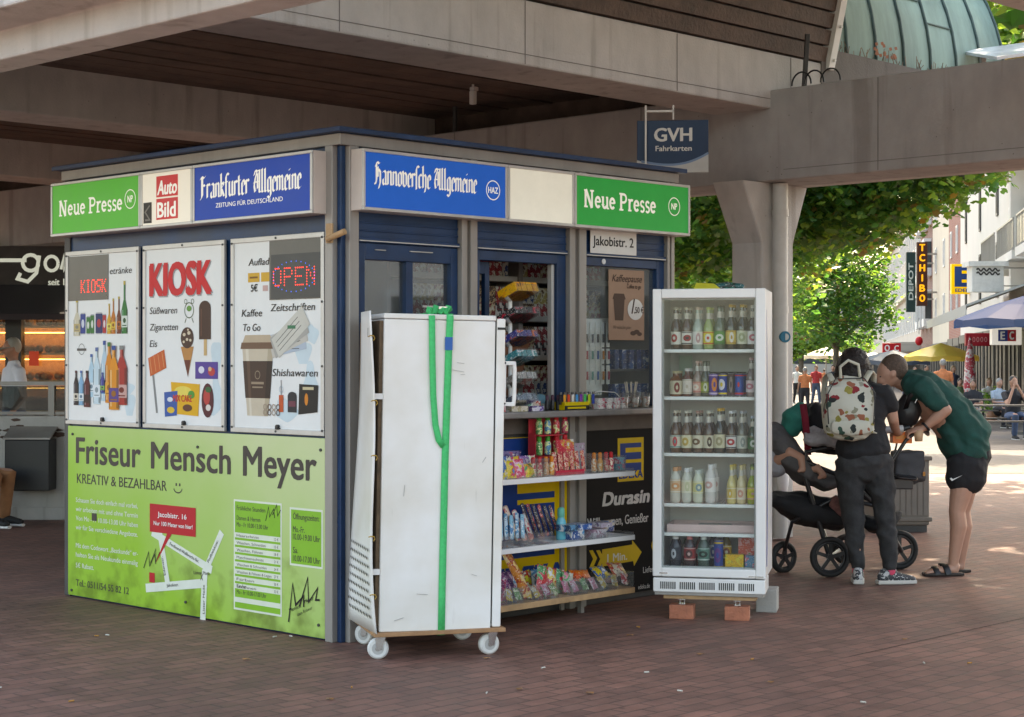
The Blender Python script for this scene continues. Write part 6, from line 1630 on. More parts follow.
SKIN2 = pbr("skin_tanned", (.38, .19, .125), rough=.5, var=.1, scale=7)
def cloth(name, c, var=.2): return pbr("cloth_" + name, c, rough=.85, var=var, scale=11, bump=.15, bscale=140)
def local(o, pts): return [Vector(p) - o for p in pts]

# ---- woman with the backpack, seen from behind
wo = P(866, 583, 12.38); wo.z = 0
wm = thing("person", "woman in black T-shirt and dark patterned trousers with a pale backpack", "person", wo, 0, "couple at the pram")
def wp(u, v, dy=0.0): return P(u, v, 12.38 + dy) - wo
b = MB()
hd = wp(855, 368.5, .14)
b.ball(hd, (.078, .098, .112), 20, 14); b.ball(hd + Vector((.012, .05, -.055)), (.055, .06, .06), 14, 10)
b.ball(hd + Vector((.03, .105, -.02)), (.014, .02, .02), 8, 6); b.ball(hd + Vector((.078, .0, -.01)), (.012, .025, .035), 8, 6)
b.limb([wp(862, 396, .05), wp(857, 384, .09)], [.055, .052])
b.limb([wp(862, 452), wp(862, 430, .0), wp(862, 408, .03), wp(863, 396, .05)], [(.165, .11), (.13, .095), (.155, .105), (.12, .08)], 16, side=(1, 0, 0))
# right arm bends forward to the pram handle, left arm the same on the far side
b.limb([wp(884, 391, .03), wp(890, 405, .04), wp(893, 419, .05)], [.052, .048, .04]); b.limb([wp(893, 419, .05), wp(895, 428, .18), wp(897, 432, .30)], [.04, .034, .026])
b.limb([wp(838, 394, .03), wp(830, 410, .06), wp(828, 424, .1)], [.052, .046, .04]); b.limb([wp(828, 424, .1), wp(836, 430, .22), wp(848, 432, .32)], [.04, .034, .026])
for hx, sx in ((wp(898, 433, .35), 1), (wp(852, 433, .37), -1)):
    b.limb([hx - Vector((0, .03, 0)), hx + Vector((0, .03, -.01))], [(.03, .018), (.036, .018)], 10, side=(1, 0, 0))
    for i in range(4): b.limb([hx + Vector(((i - 1.5) * .018, .05, -.008)), hx + Vector(((i - 1.5) * .019, .085, -.02)), hx + Vector(((i - 1.5) * .018, .09, -.05 - .004 * (i % 3)))], [.009, .0085, .0075], 7)
    b.limb([hx + Vector((-sx * .03, .0, 0)), hx + Vector((-sx * .05, .035, -.015)), hx + Vector((-sx * .04, .06, -.03))], [.011, .01, .008], 7)
for hip, kn, an in ((wp(853, 462), wp(852, 512, .01), wp(858, 566)), (wp(877, 462), wp(884, 512, -.02), wp(890, 567, -.06))):
    b.limb([hip, (hip + kn) / 2, kn, (kn * .55 + an * .45) + Vector((0, -.015, 0)), an], [.085, .075, .056, .052, .036])
    b.limb([an, an + Vector((0, .0, -.06))], [.036, .04])
remesh(b, .009, "body", SKIN, wm)
b = MB()   # hair: shoulder length, dark, falling forward on the left
b.ball(hd + Vector((-.012, -.02, .025)), (.112, .125, .128), 18, 12)
b.limb([hd + Vector((-.02, -.05, .04)), hd + Vector((-.02, -.085, -.06)), wp(858, 389, .02)], [(.105, .07), (.11, .065), (.085, .045)], 14, side=(1, 0, 0))
b.limb([hd + Vector((-.06, .0, .03)), hd + Vector((-.085, -.01, -.07)), wp(845, 385, .06)], [.07, .07, .05]); b.limb([hd + Vector((.05, -.02, .02)), wp(870, 378, .08), wp(873, 392, .05)], [.06, .045, .028])
hm = pbr("dark_brown_hair", (.014, .008, .006), rough=.6, var=.5, scale=40, bump=.6, bscale=70)
remesh(b, .008, "hair", hm, wm, 3, .006, 20)
b = MB()
b.limb([wp(863, 451), wp(862, 430, .0), wp(862, 412, .03), wp(862, 400, .04), wp(862, 393, .05)], [(.2, .142), (.16, .12), (.178, .122), (.17, .11), (.10, .08)], 18, side=(1, 0, 0))
b.limb([wp(873, 394, .04), wp(884, 392, .03), wp(890, 406, .04)], [.075, .07, .062]); b.limb([wp(852, 394, .04), wp(840, 394, .03), wp(831, 410, .06)], [.075, .07, .062])
remesh(b, .010, "t_shirt", cloth("black", (.012, .012, .014)), wm, 3, .008, 9)
b = MB()
tr = cloth("charcoal_pattern", (.028, .028, .029), .6)
b.limb([wp(862, 441), wp(863, 452), wp(864, 464)], [(.15, .10), (.178, .125), (.195, .145)], 18, side=(1, 0, 0))
for hip, th, kn, cf, an in ((wp(850, 462), wp(850, 488), wp(853, 514, .01), wp(855, 540), wp(858, 566)), (wp(878, 462), wp(881, 488, -.01), wp(885, 514, -.02), wp(888, 540, -.05), wp(890, 566, -.06))):
    b.limb([hip, th, kn, cf, an], [.108, .098, .078, .068, .047], 14)
remesh(b, .011, "trousers", tr, wm, 3, .009, 8)
pk = flat("e8506e")
for an, toe, nm in ((wp(858, 567), (.02, .13), 0), (wp(890, 568, -.06), (.13, .02), 1)):
    b = MB(); b.limb([an + Vector((0, 0, .012)), an + Vector((0, 0, -.04))], [.042, .042], 12); remesh(b, .007, "sock", pk, wm, 2)
    gz0 = .0
    b = MB(); dx, dy = toe; base = Vector((an.x, an.y, 0)); d = Vector((dx, dy, 0))
    b.limb([base - d * .45 + Vector((0, 0, .05)), base + Vector((0, 0, .055)), base + d * .7 + Vector((0, 0, .042)), base + d * 1.25 + Vector((0, 0, .034))], [(.036, .045), (.042, .05), (.044, .034), (.036, .026)], 14, side=(-dy, dx, 0))
    b.limb([base - d * .3 + Vector((0, 0, .08)), base + d * .1 + Vector((0, 0, .09))], [.04, .036])
    s = remesh(b, .007, "shoe", pack_mat(("3a3d42", "c8c8c8", "54585e"), 3, 13, .6), wm, 2)
    b = MB(flat("d8d4cc", .6)); sd = Vector((-dy, dx, 0)).normalized() * .046
    lo = [base - d * .75, base - d * .2, base + d * .6, base + d * 1.45]; wv = [.8, .95, 1.05, .7]
    vs = []
    for p, k in zip(lo, wv): vs += [p - sd * k + Vector((0, 0, .003)), p + sd * k + Vector((0, 0, .003)), p + sd * k + Vector((0, 0, .032)), p - sd * k + Vector((0, 0, .032))]
    b.add(vs, [(i * 4 + j, i * 4 + (j + 1) % 4, i * 4 + 4 + (j + 1) % 4, i * 4 + 4 + j) for i in range(3) for j in range(4)] + [(3, 2, 1, 0), (12, 13, 14, 15)]); b.build("sole", s, bevel=.008)
# backpack
bo = P(849, 438, 12.2)
bp = thing("backpack", "cream backpack with colourful printed pictures worn on the woman's back", "backpack", bo, R(-4))
m, nt, bs = new_mat("printed_canvas"); N, L = nt.nodes, nt.links
tcn = N.new("ShaderNodeTexCoord"); vo = N.new("ShaderNodeTexVoronoi"); vo.inputs["Scale"].default_value = 17; vo.inputs["Randomness"].default_value = 1
nz = N.new("ShaderNodeTexNoise"); nz.inputs["Scale"].default_value = 12; L.new(tcn.outputs["Object"], nz.inputs["Vector"])
mxv = N.new("ShaderNodeMixRGB"); mxv.inputs[0].default_value = .09; L.new(tcn.outputs["Object"], mxv.inputs[1]); L.new(nz.outputs["Color"], mxv.inputs[2]); L.new(mxv.outputs[0], vo.inputs["Vector"])
sep = N.new("ShaderNodeSeparateColor"); L.new(vo.outputs["Color"], sep.inputs[0])
rp = N.new("ShaderNodeValToRGB"); rp.color_ramp.interpolation = 'CONSTANT'; e = rp.color_ramp.elements
while len(e) < 7: e.new(.5)
for i, (p, c) in enumerate(((0, "2f3a38"), (.16, "b8b59a"), (.3, "b8303a"), (.42, "c2b75a"), (.56, "3f6a5a"), (.68, "c8c4b0"), (.85, "c87a5a"))): e[i].position = p; e[i].color = (*[x * .5 for x in hexc(c)], 1)
L.new(sep.outputs[0], rp.inputs[0])
th = N.new("ShaderNodeMath"); th.operation = 'LESS_THAN'; th.inputs[1].default_value = .43; L.new(vo.outputs["Distance"], th.inputs[0])
mx = N.new("ShaderNodeMixRGB"); mx.inputs[1].default_value = (.52, .51, .43, 1); L.new(th.outputs[0], mx.inputs[0]); L.new(rp.outputs[0], mx.inputs[2]); L.new(mx.outputs[0], bs.inputs["Base Color"]); bs.inputs["Roughness"].default_value = .8
b = MB(); b.limb([(-.0, .0, .06), (-.0, -.01, .2), (.015, .02, .37)], [(.18, .085), (.175, .09), (.14, .07)], 22, side=(1, 0, 0)); b.box(-.165, .165, -.06, .08, .03, .36)
remesh(b, .012, "bag", m, bp, 10, .004, 10)
b = MB(m); b.limb([(-.12, -.085, .08), (.0, -.1, .075), (.12, -.085, .08)], [(.05, .02), (.06, .03), (.05, .02)], 12, side=(0, 0, 1)); remesh(b, .01, "front_pocket", m, bp, 4)
CR = flat("d8d3c0", .8)
b = MB(CR); b.tube([(-.06, -.02, .42), (-.065, -.03, .5), (-.01, -.04, .545), (.06, -.03, .515), (.075, -.01, .43)], .011, 8); b.build("grab_handle", bp)
b = MB(CR); ribbon(b, [(.11, .02, .40), (.16, .08, .47), (.20, .2, .44), (.205, .3, .3), (.2, .26, .12), (.19, .1, .03), (.16, .04, .04)], .04, .008); b.build("shoulder_strap", bp)
b = MB(CR); ribbon(b, [(-.11, .02, .40), (-.13, .08, .45), (-.145, .18, .42), (-.15, .25, .3), (-.145, .2, .12), (-.14, .1, .03), (-.15, .04, .04)], .04, .008); b.build("shoulder_strap", bp)
b = MB(M_BLACK); b.tube([(-.15, -.075, .1), (-.16, -.07, .3), (-.1, -.05, .415), (.1, -.045, .42), (.17, -.065, .32), (.16, -.075, .1)], .004, 6); b.build("zip", bp)

# ---- man bending over the pram
mo = P(950, 575, 12.9); mo.z = 0
mn = thing("person", "man in dark green T-shirt, black shorts and sandals bending over the pram", "person", mo, 0, "couple at the pram")
def mp(u, v, dy=0.0): return P(u, v, 12.9 + dy) - mo
HN = Vector((.0, -1, 0))
b = MB()
hd = mp(890.5, 372, -.02)
ax = (mp(881, 386) - mp(893, 358)).normalized()          # crown to chin
Mh = Matrix.Rotation(math.atan2(-(ax.x), -(ax.z)) , 3, 'Y')
b.ball(hd, (.10, .078, .115), 20, 14, Mh)
fwd = Vector((-.93, 0, -.36)).normalized()               # where the face points
b.ball(hd + ax * .055 + fwd * .03, (.068, .056, .06), 16, 12, Mh)
b.limb([hd + fwd * .085 + ax * .0, hd + fwd * .112 + ax * .035], [.014, .018], 8)        # nose
b.limb([hd + fwd * .08 - ax * .02 - Vector((0, .03, 0)), hd + fwd * .08 - ax * .02 + Vector((0, .03, 0))], [.014, .014], 8)   # brow
b.ball(hd + fwd * .088 + ax * .068, (.014, .026, .01), 10, 8, Mh); b.ball(hd + fwd * .075 + ax * .1, (.022, .026, .018), 10, 8, Mh)
for sy in (-1, 1): b.ball(hd - fwd * .012 + ax * .018 + Vector((0, sy * .078, 0)), (.02, .011, .032), 10, 8, Mh)
b.limb([mp(908, 384), mp(897, 379)], [(.07, .062), (.062, .056)], 14)
hipc = mp(967, 452)
b.limb([hipc, mp(950, 425), mp(930, 400), mp(914, 386)], [(.13, .165), (.125, .155), (.135, .185), (.09, .12)], 16, side=(.75, 0, .66))
sh, el, wr = mp(921, 388, -.19), mp(946, 410, -.25), mp(924, 428, -.2)
b.limb([sh, (sh + el) / 2, el], [.06, .053, .043]); b.limb([el, el * .6 + wr * .4, wr], [.043, .044, .028])
sh2, el2, wr2 = mp(918, 388, .19), mp(936, 412, .24), mp(915, 430, .14)
b.limb([sh2, (sh2 + el2) / 2, el2], [.06, .053, .043]); b.limb([el2, el2 * .6 + wr2 * .4, wr2], [.043, .042, .028])
for w_, sy in ((wr, -1), (wr2, 1)):
    d = Vector((-.93, .1, -.2)).normalized()
    k = w_ + d * .045; b.limb([w_ + d * .01, k, w_ + d * .075], [(.03, .022), (.04, .02), (.038, .017)], 12, side=(0, .9, .4))
    for i in range(4):
        o2 = Vector((0, (i - 1.5) * .019, (i - 1.5) * .006)); p0 = w_ + d * .085 + o2
        b.limb([p0, p0 + d * .035 + Vector((0, 0, -.006)), p0 + d * .045 + Vector((0, 0, -.036)), p0 + d * .02 + Vector((0, 0, -.052 + .004 * abs(i - 1)))], [.0098, .0095, .009, .008], 8)
    b.limb([w_ + d * .02 + Vector((0, -sy * .03, 0)), w_ + d * .055 + Vector((0, -sy * .052, -.012)), w_ + d * .085 + Vector((0, -sy * .045, -.028))], [.013, .011, .009], 8)
legs = ((mp(966, 468, -.1), mp(957, 511, -.1), mp(953, 564, -.08)), (mp(968, 468, .1), mp(962, 511, .1), mp(960, 563, .12)))
for hip, kn, an in legs:
    b.limb([hip, (hip + kn) / 2, kn, kn * .72 + an * .28 + Vector((.02, 0, 0)), kn * .4 + an * .6 + Vector((.012, 0, 0)), an], [.095, .085, .062, .064, .05, .037], 14)
    b.limb([an + Vector((.015, 0, -.02)), Vector((an.x + .02, an.y, .045)), Vector((an.x - .07, an.y - .01, .045)), Vector((an.x - .17, an.y - .015, .032))], [(.038, .04), (.036, .04), (.042, .03), (.045, .02)], 12, side=(0, 1, 0))
    for i in range(5): b.limb([Vector((an.x - .18, an.y - .012 + (i - 2) * .018, .03)), Vector((an.x - .215 + abs(i - 1) * .007, an.y - .014 + (i - 2) * .019, .026))], [.011 if i else .014, .009 if i else .012], 7)
bdy = remesh(b, .0075, "body", SKIN, mn, 3)
b = MB(M_BLACK)
for sy in (-1, 1): b.ball(hd + fwd * .083 + ax * .006 + Vector((0, sy * .034, 0)), (.011, .013, .009), 8, 6, Mh); b.limb([hd + fwd * .09 - ax * .018 + Vector((0, sy * .016, 0)), hd + fwd * .078 - ax * .02 + Vector((0, sy * .05, 0))], [.006, .005], 6)
b.build("eyes", mn)
b = MB()
b.ball(hd - fwd * .015 - ax * .022, (.106, .084, .112), 20, 12, Mh); hm2 = pbr("cropped_brown_hair", (.085, .05, .032), rough=.6, var=.5, scale=60, bump=.5, bscale=110)
b2 = MB(); o = remesh(b, .008, "hair", hm2, mn, 2)
# keep hair only on the crown and nape side of the head
me = o.data; bmh = bmesh.new(); bmh.from_mesh(me)
kill = [v for v in bmh.verts if ((v.co - hd).dot(fwd) > .055 and (v.co - hd).dot(ax) > -.075) or (v.co - hd).dot(ax) > .045 + .02 * ((v.co - hd).dot(fwd) < -.06)]
bmesh.ops.delete(bmh, geom=kill, context='VERTS'); bmh.to_mesh(me); bmh.free()
# loose T-shirt hanging from the bent back
tee = cloth("bottle_green", (.006, .06, .048), .3)
b = MB()
b.limb([mp(968, 455), mp(968, 434), mp(953, 414), mp(936, 398), mp(920, 385), mp(909, 381)], [(.15, .2), (.165, .205), (.155, .205), (.15, .21), (.125, .2), (.08, .1)], 20, side=(.75, 0, .66))
b.limb([mp(938, 414), mp(946, 430), mp(954, 448)], [(.06, .16), (.075, .17), (.085, .18)], 14, side=(1, 0, 0))
b.limb([mp(916, 388, -.12), sh + Vector((0, 0, .01)), (sh * .35 + el * .65)], [.1, .088, .078], 14); b.limb([mp(916, 388, .12), sh2, (sh2 * .4 + el2 * .6)], [.1, .092, .084], 14)
remesh(b, .011, "t_shirt", tee, mn, 4, .012, 8)
b = MB(M_WHITE2); b.bar(mp(915, 403, -.235), mp(917, 399, -.235), .012, .004); b.build("shirt_emblem", mn)
sho = cloth("black_shorts", (.012, .012, .014), .3)
b = MB(); b.limb([mp(969, 446), mp(969, 456)], [(.15, .17), (.16, .19)], 16, side=(1, 0, 0))
for hip, dy in ((mp(967, 462, -.1), -.1), (mp(968, 462, .1), .1)): b.limb([hip, mp(966, 472, dy), mp(966, 480, dy)], [(.145, .12), (.15, .115), (.152, .11)], 16, side=(1, 0, 0))
so = remesh(b, .011, "shorts", sho, mn, 3, .006, 9)
b = MB(flat("e8e6e2", .5)); q = mp(956, 478, -.222)
b.add([q + Vector(p) for p in ((-.045, 0, -.004), (-.03, 0, -.022), (.05, .0, .022), (-.022, 0, -.008), (-.035, 0, .002))], [(0, 1, 2, 3, 4)]); b.build("swoosh_mark", so)
b = MB(M_BLACK); d = (wr - el).normalized(); b.tube([wr - d * .015 + (Vector((0, 1, 0)).cross(d).normalized() * math.cos(a) + Vector((0, 1, 0)) * math.sin(a)) * .034 for a in [j * math.pi / 8 for j in range(16)]], .009, 6, closed=True); b.build("wristband", mn)
for hip, kn, an in legs:
    b = MB(pbr("dark_sandal_leather", (.03, .02, .016), rough=.6, var=.3))
    x, yy = an.x, an.y
    vs = [];
    for px, w2 in ((.075, .03), (.03, .042), (-.06, .045), (-.16, .056), (-.225, .04)): vs += [(x + px, yy - w2 - .01, .003), (x + px, yy + w2 - .01, .003), (x + px, yy + w2 - .01, .024), (x + px, yy - w2 - .01, .024)]
    b.add(vs, [(i * 4 + j, i * 4 + (j + 1) % 4, i * 4 + 4 + (j + 1) % 4, i * 4 + 4 + j) for i in range(4) for j in range(4)] + [(3, 2, 1, 0), (16, 17, 18, 19)])
    sdl = b.build("sandal", mn, bevel=.006)
    b = MB(M_BLACK)
    for px, hh in ((-.06, .082), (-.135, .066)): b.tube([(x + px + .015, yy - .06, .015), (x + px, yy - .05, hh * .75), (x + px - .005, yy - .01, hh), (x + px, yy + .035, hh * .75), (x + px + .015, yy + .04, .015)], [(.024, .005)] * 5, 8, side=(1, 0, 0))
    b.build("strap", sdl)
# crossbody bag on his chest
cbg = thing("crossbody_bag", "black crossbody bag hanging under the bending man's chest", "bag", mp(906, 412) + mo, 0)
b = MB(); b.limb([(-.02, -.06, -.05), (.02, -.06, .05), (.05, -.05, .13)], [(.09, .06), (.1, .07), (.07, .05)], 14, side=(1, 0, 0)); remesh(b, .012, "bag", M_BLACK, cbg, 5, .004)
b = MB(M_BLACK); ribbon(b, [(-.03, -.11, .02), (-.02, -.2, .12), (.1, -.21, .22), (.2, -.13, .25)], .035, .006); b.build("strap", cbg)

# ------------------------------------------------------------------ pram
so_ = P(850, 577, 12.9); so_.z = 0
pr = thing("pram", "black double pram with grey seats and large wheels between the couple and the fridge", "pram", so_, 0)
def sp(u, v, dy=0.0): return P(u, v, 12.95 + dy) - so_
ALB = pbr("black_frame_tube", (.016, .016, .018), rough=.38, var=.2, coat=.2)
FAB = cloth("grey_pram", (.10, .098, .10), .25); FABD = cloth("black_pram", (.014, .014, .016), .3)
def wheel(c, r, yaw=0.0):
    b = MB(M_RUBBER); n = 26; M = Matrix.Rotation(yaw, 3, 'Z')
    b.tube([c + M @ Vector((r * .88 * math.cos(a), 0, r * .88 * math.sin(a))) for a in [2 * math.pi * i / n for i in range(n)]], [(r * .14, .024)] * n, 10, closed=True)
    w = b.build("wheel", pr)
    b = MB(ALB); b.tube([c + M @ Vector((r * .72 * math.cos(a), 0, r * .72 * math.sin(a))) for a in [2 * math.pi * i / n for i in range(n)]], .012, 6, closed=True)
    b.cyl(c + M @ Vector((0, -.03, 0)), c + M @ Vector((0, .03, 0)), r * .17, n=12)
    for i in range(5): a = 2 * math.pi * i / 5 + .3; b.bar(c + M @ Vector((0, -.012, 0)), c + M @ Vector((r * .74 * math.cos(a), -.012, r * .74 * math.sin(a))), .026, .014, up=M @ Vector((0, 1, 0)))
    b.build("rim", w)
def wc(u, Y, r): return Vector(((u - 512) / FL * Y, Y, r)) - so_
wheel(wc(830, 12.72, .148), .148, .1); wheel(wc(899, 13.2, .148), .148, .1); wheel(wc(784, 13.0, .115), .115, .5); wheel(wc(846, 13.55, .115), .115, .3)
b = MB(ALB)
T_ = lambda pts, r=.014: b.tube(pts, r, 8)
for dy in (-.2, .28):
    T_([wc(830, 12.72 + dy + .2, .148) + Vector((0, .03, 0)), sp(812, 500, dy), sp(803, 470, dy), sp(806, 452, dy)], .018)
    T_([wc(899, 13.2, .148) + Vector((0, dy * .4, 0)), sp(876, 506, dy), sp(850, 480, dy), sp(806, 462, dy)], .018)
    T_([sp(876, 506, dy), sp(892, 462, dy), sp(906, 440, dy), sp(921, 428, dy)], .014)
    T_([wc(784, 13.0, .115) + Vector((0, .05, 0)), sp(792, 522, dy), sp(836, 497, dy), sp(876, 506, dy)], .015)
T_([sp(921, 428, -.2), sp(927, 432, -.1), sp(928, 434, .1), sp(921, 428, .28)], .017)
T_([wc(830, 12.72, .148), wc(846, 13.55, .148)], .012); T_([wc(899, 13.2, .148), wc(880, 13.6, .148)], .012)

b.build("frame", pr)
b = MB(FABD); b.limb([sp(776, 500, 0), sp(800, 508, 0), sp(838, 516, 0), sp(850, 512, 0)], [(.2, .06), (.24, .12), (.24, .11), (.2, .06)], 14, side=(0, 1, 0)); remesh(b, .015, "basket", FABD, pr, 5, .012, 8)
b = MB(FAB); b.limb([sp(774, 436, 0), sp(788, 456, 0), sp(806, 474, 0)], [(.2, .1), (.24, .11), (.24, .09)], 16, side=(0, 1, 0)); b.limb([sp(800, 472, 0), sp(825, 482, 0), sp(840, 478, 0)], [(.2, .06), (.2, .07), (.18, .05)], 16, side=(0, 1, 0)); remesh(b, .015, "seat", FAB, pr, 5, .01, 7)
b = MB(FABD); b.limb([sp(815, 412, .1), sp(818, 424, .08), sp(826, 438, .05), sp(840, 444, .05)], [(.16, .07), (.2, .13), (.22, .14), (.2, .08)], 16, side=(0, 1, 0)); remesh(b, .015, "hood", FABD, pr, 5, .012, 7)
pal = cloth("pale_blanket", (.42, .42, .44), .3)
b = MB(); b.limb([sp(808, 437, -.15), sp(822, 436, -.18), sp(838, 440, -.12), sp(846, 452, -.1)], [(.1, .035), (.13, .05), (.12, .05), (.07, .03)], 14, side=(0, 1, .3)); remesh(b, .012, "blanket", pal, pr, 4, .02, 12)
b = MB(); b.limb([sp(806, 452, -.2), sp(826, 448, -.24), sp(846, 446, -.2)], [.016, .016, .016]); b.build("bumper_bar", pr) if False else remesh(b, .008, "bumper_bar", M_BLACK, pr, 2)
b = MB(cloth("beige_liner", (.38, .26, .17))); b.limb([sp(842, 480, .0), sp(854, 470, .0), sp(864, 452, .0)], [(.18, .05), (.18, .06), (.16, .05)], 14, side=(0, 1, 0)); remesh(b, .015, "seat_liner", cloth("beige_liner", (.38, .26, .17)), pr, 4, .008)
b = MB(ALB); b.limb([sp(893, 476, -.15), sp(913, 478, -.15)], [(.16, .02), (.14, .02)], 12, side=(0, 1, 0)); b.box(*[q for p in ((sp(893, 486, -.3).x, sp(915, 486, -.3).x), (-.25 + .05, .15), (sp(900, 487).z, sp(900, 476).z)) for q in p]); b.build("tray", pr, bevel=.01)
b = MB(cloth("plaid_liner", (.2, .09, .08), .8)); b.limb([sp(836, 503, -.2), sp(846, 508, -.22), sp(852, 518, -.2)], [(.06, .05), (.08, .06), (.06, .05)], 12); b.build("blanket", pr)
b = MB(FABD)
b.limb([sp(850, 474, .1), sp(866, 486, .1), sp(884, 500, .1)], [(.2, .09), (.22, .1), (.18, .07)], 14, side=(0, 1, 0))
b.limb([sp(866, 520, .2), sp(880, 525, .1), sp(893, 520, 0)], [(.15, .04), (.16, .06), (.14, .04)], 12, side=(0, 1, 0)); b.build("lower_seat", pr)
# children's legs in the seats
for i, (pts, tx) in enumerate((([sp(778, 452, -.12), sp(793, 456, -.2), sp(803, 470, -.24)], "bare leg of a child sitting in the pram beside the red strap"),)):
    pass
ch = thing("child", "small child sitting in the pram with bare legs showing beside the fridge", "child", so_, 0)
b = MB(); b.limb([sp(775, 462, -.05), sp(775, 440, -.0), sp(766, 430, .0)], [.09, .085, .05]); b.ball(sp(760, 420, .0), (.075, .08, .09), 16, 12)
b.limb([sp(778, 460, -.12), sp(790, 452, -.2), sp(801, 458, -.22), sp(803, 470, -.24)], [.045, .042, .034, .022]); b.limb([sp(803, 468, -.24), sp(799, 471, -.25)], [.02, .015])
b.limb([sp(782, 465, -.02), sp(806, 470, -.16), sp(818, 468, -.2), sp(824, 476, -.22)], [.045, .042, .034, .022]); b.limb([sp(824, 475, -.22), sp(819, 478, -.24)], [.02, .015])
remesh(b, .009, "body", SKIN, ch, 4)
b = MB(); b.limb([sp(775, 464, -.05), sp(775, 440, -.0), sp(768, 432, .0)], [.105, .1, .07]); remesh(b, .012, "shirt", cloth("child_grey", (.3, .3, .32)), ch, 3)
# teal sunshade with red strap
ts = thing("sun_shade_cloth", "teal cloth sunshade cap hanging above the pram seat by the fridge", "sunshade", sp(798, 436) + so_, 0)
tq = lambda u, v, dy=0: sp(u, v, dy) - sp(798, 436)
b = MB(); b.limb([tq(791, 428), tq(795, 418), tq(800, 408)], [(.1, .08), (.11, .10), (.05, .05)], 16, side=(0, 1, 0)); remesh(b, .012, "cap", cloth("teal", (.015, .20, .155)), ts, 4, .006)
b = MB(cloth("dark_red", (.22, .012, .03))); ribbon(b, [tq(803, 404, -.12), tq(805, 418, -.14), tq(807, 436, -.13), tq(808, 455, -.12)], .05, .006); bb = b.build("strap", ts); bb.rotation_euler = (0, 0, 0)
# hanging bags, bottle, orange box
hb = thing("hanging_bag", "dark grey bag hanging from the pram handle below the man's hands", "bag", sp(907, 478, -.1) + so_, 0)
b = MB(); b.box(-.1, .115, -.07, .1, .0, .2); b.limb([(-.09, .0, .02), (.0, -.03, .01), (.1, .0, .02)], [.05, .06, .05]); remesh(b, .012, "bag", cloth("bag_grey", (.06, .058, .062)), hb, 8, .008)
b = MB(M_BLACK); b.tube([(-.09, 0, .19), (-.07, 0, .28), (.02, 0, .32), (.1, 0, .33)], .008, 6); b.build("strap", hb)
b = MB(flat("c8843a")); b.box(.1, .118, -.076, -.07, .02, .05); b.build("leather_patch", hb)
b = MB(pbr("orange_box", hexc("e8701c"), rough=.35)); b.box(-.07, .07, -.05, .06, 0, .085); b.m(flat("f0a05a")); b.box(-.05, .02, -.052, -.0505, .03, .06)
tag(b.build("orange_box", loc=sp(901, 443, -.15) + so_, bevel=.006), "small orange box lying in the pram organiser under the man's hands", "box")
b = MB(flat("d8d4d0", .3)); b.cyl((-.09, 0, 0), (.05, .0, .01), .028, n=12); b.m(M_BLACK); b.cyl((.051, 0, .01), (.1, 0, .02), .022, n=12)
tag(b.build("baby_bottle", loc=sp(896, 430, -.2) + so_), "white and black bottle lying across the pram handle", "bottle")
b = MB(flat("d8b08a", .4)); b.lathe([(.001, 0), (.028, 0), (.036, .08), (.034, .08), (.001, .07)], n=14)
tag(b.build("paper_cup", loc=sp(917, 441, -.2) + so_ + Vector((0, -.05, 0))), "brown paper cup in the holder by the man's hand", "cup")
b = MB(flat("e8305a", .6)); b.limb([(-.03, 0, 0), (.03, 0, .01)], [.02, .018]); b.build("red_toy_") if False else None
# litter bin behind
b_ = thing("litter_bin", "taupe square litter bin with lid rim behind the woman and the pram", "bin", P(897, 530, 16.2).xy.to_3d(), R(3))
bm_ = pbr("taupe_bin", (.17, .145, .12), rough=.5, var=.15)
b = MB(bm_); b.box(-.26, .25, -.2, .25, .06, .68); bd = b.build("body", b_, bevel=.02)
b = MB(M_DARK); b.box(-.24, .23, -.18, .23, 0, .06); b.build("foot", b_); b = MB(bm_); b.box(-.28, .27, -.22, .27, .66, .70); b.box(-.28, .27, -.22, .27, .10, .14); b.build("rim", b_, bevel=.008)
b = MB(pbr("bin_slat", (.2, .175, .15), rough=.5))
for i in range(9): b.box(-.24 + i * .054, -.2 + i * .054, -.206, -.201, .16, .64)
b.build("slats", bd)
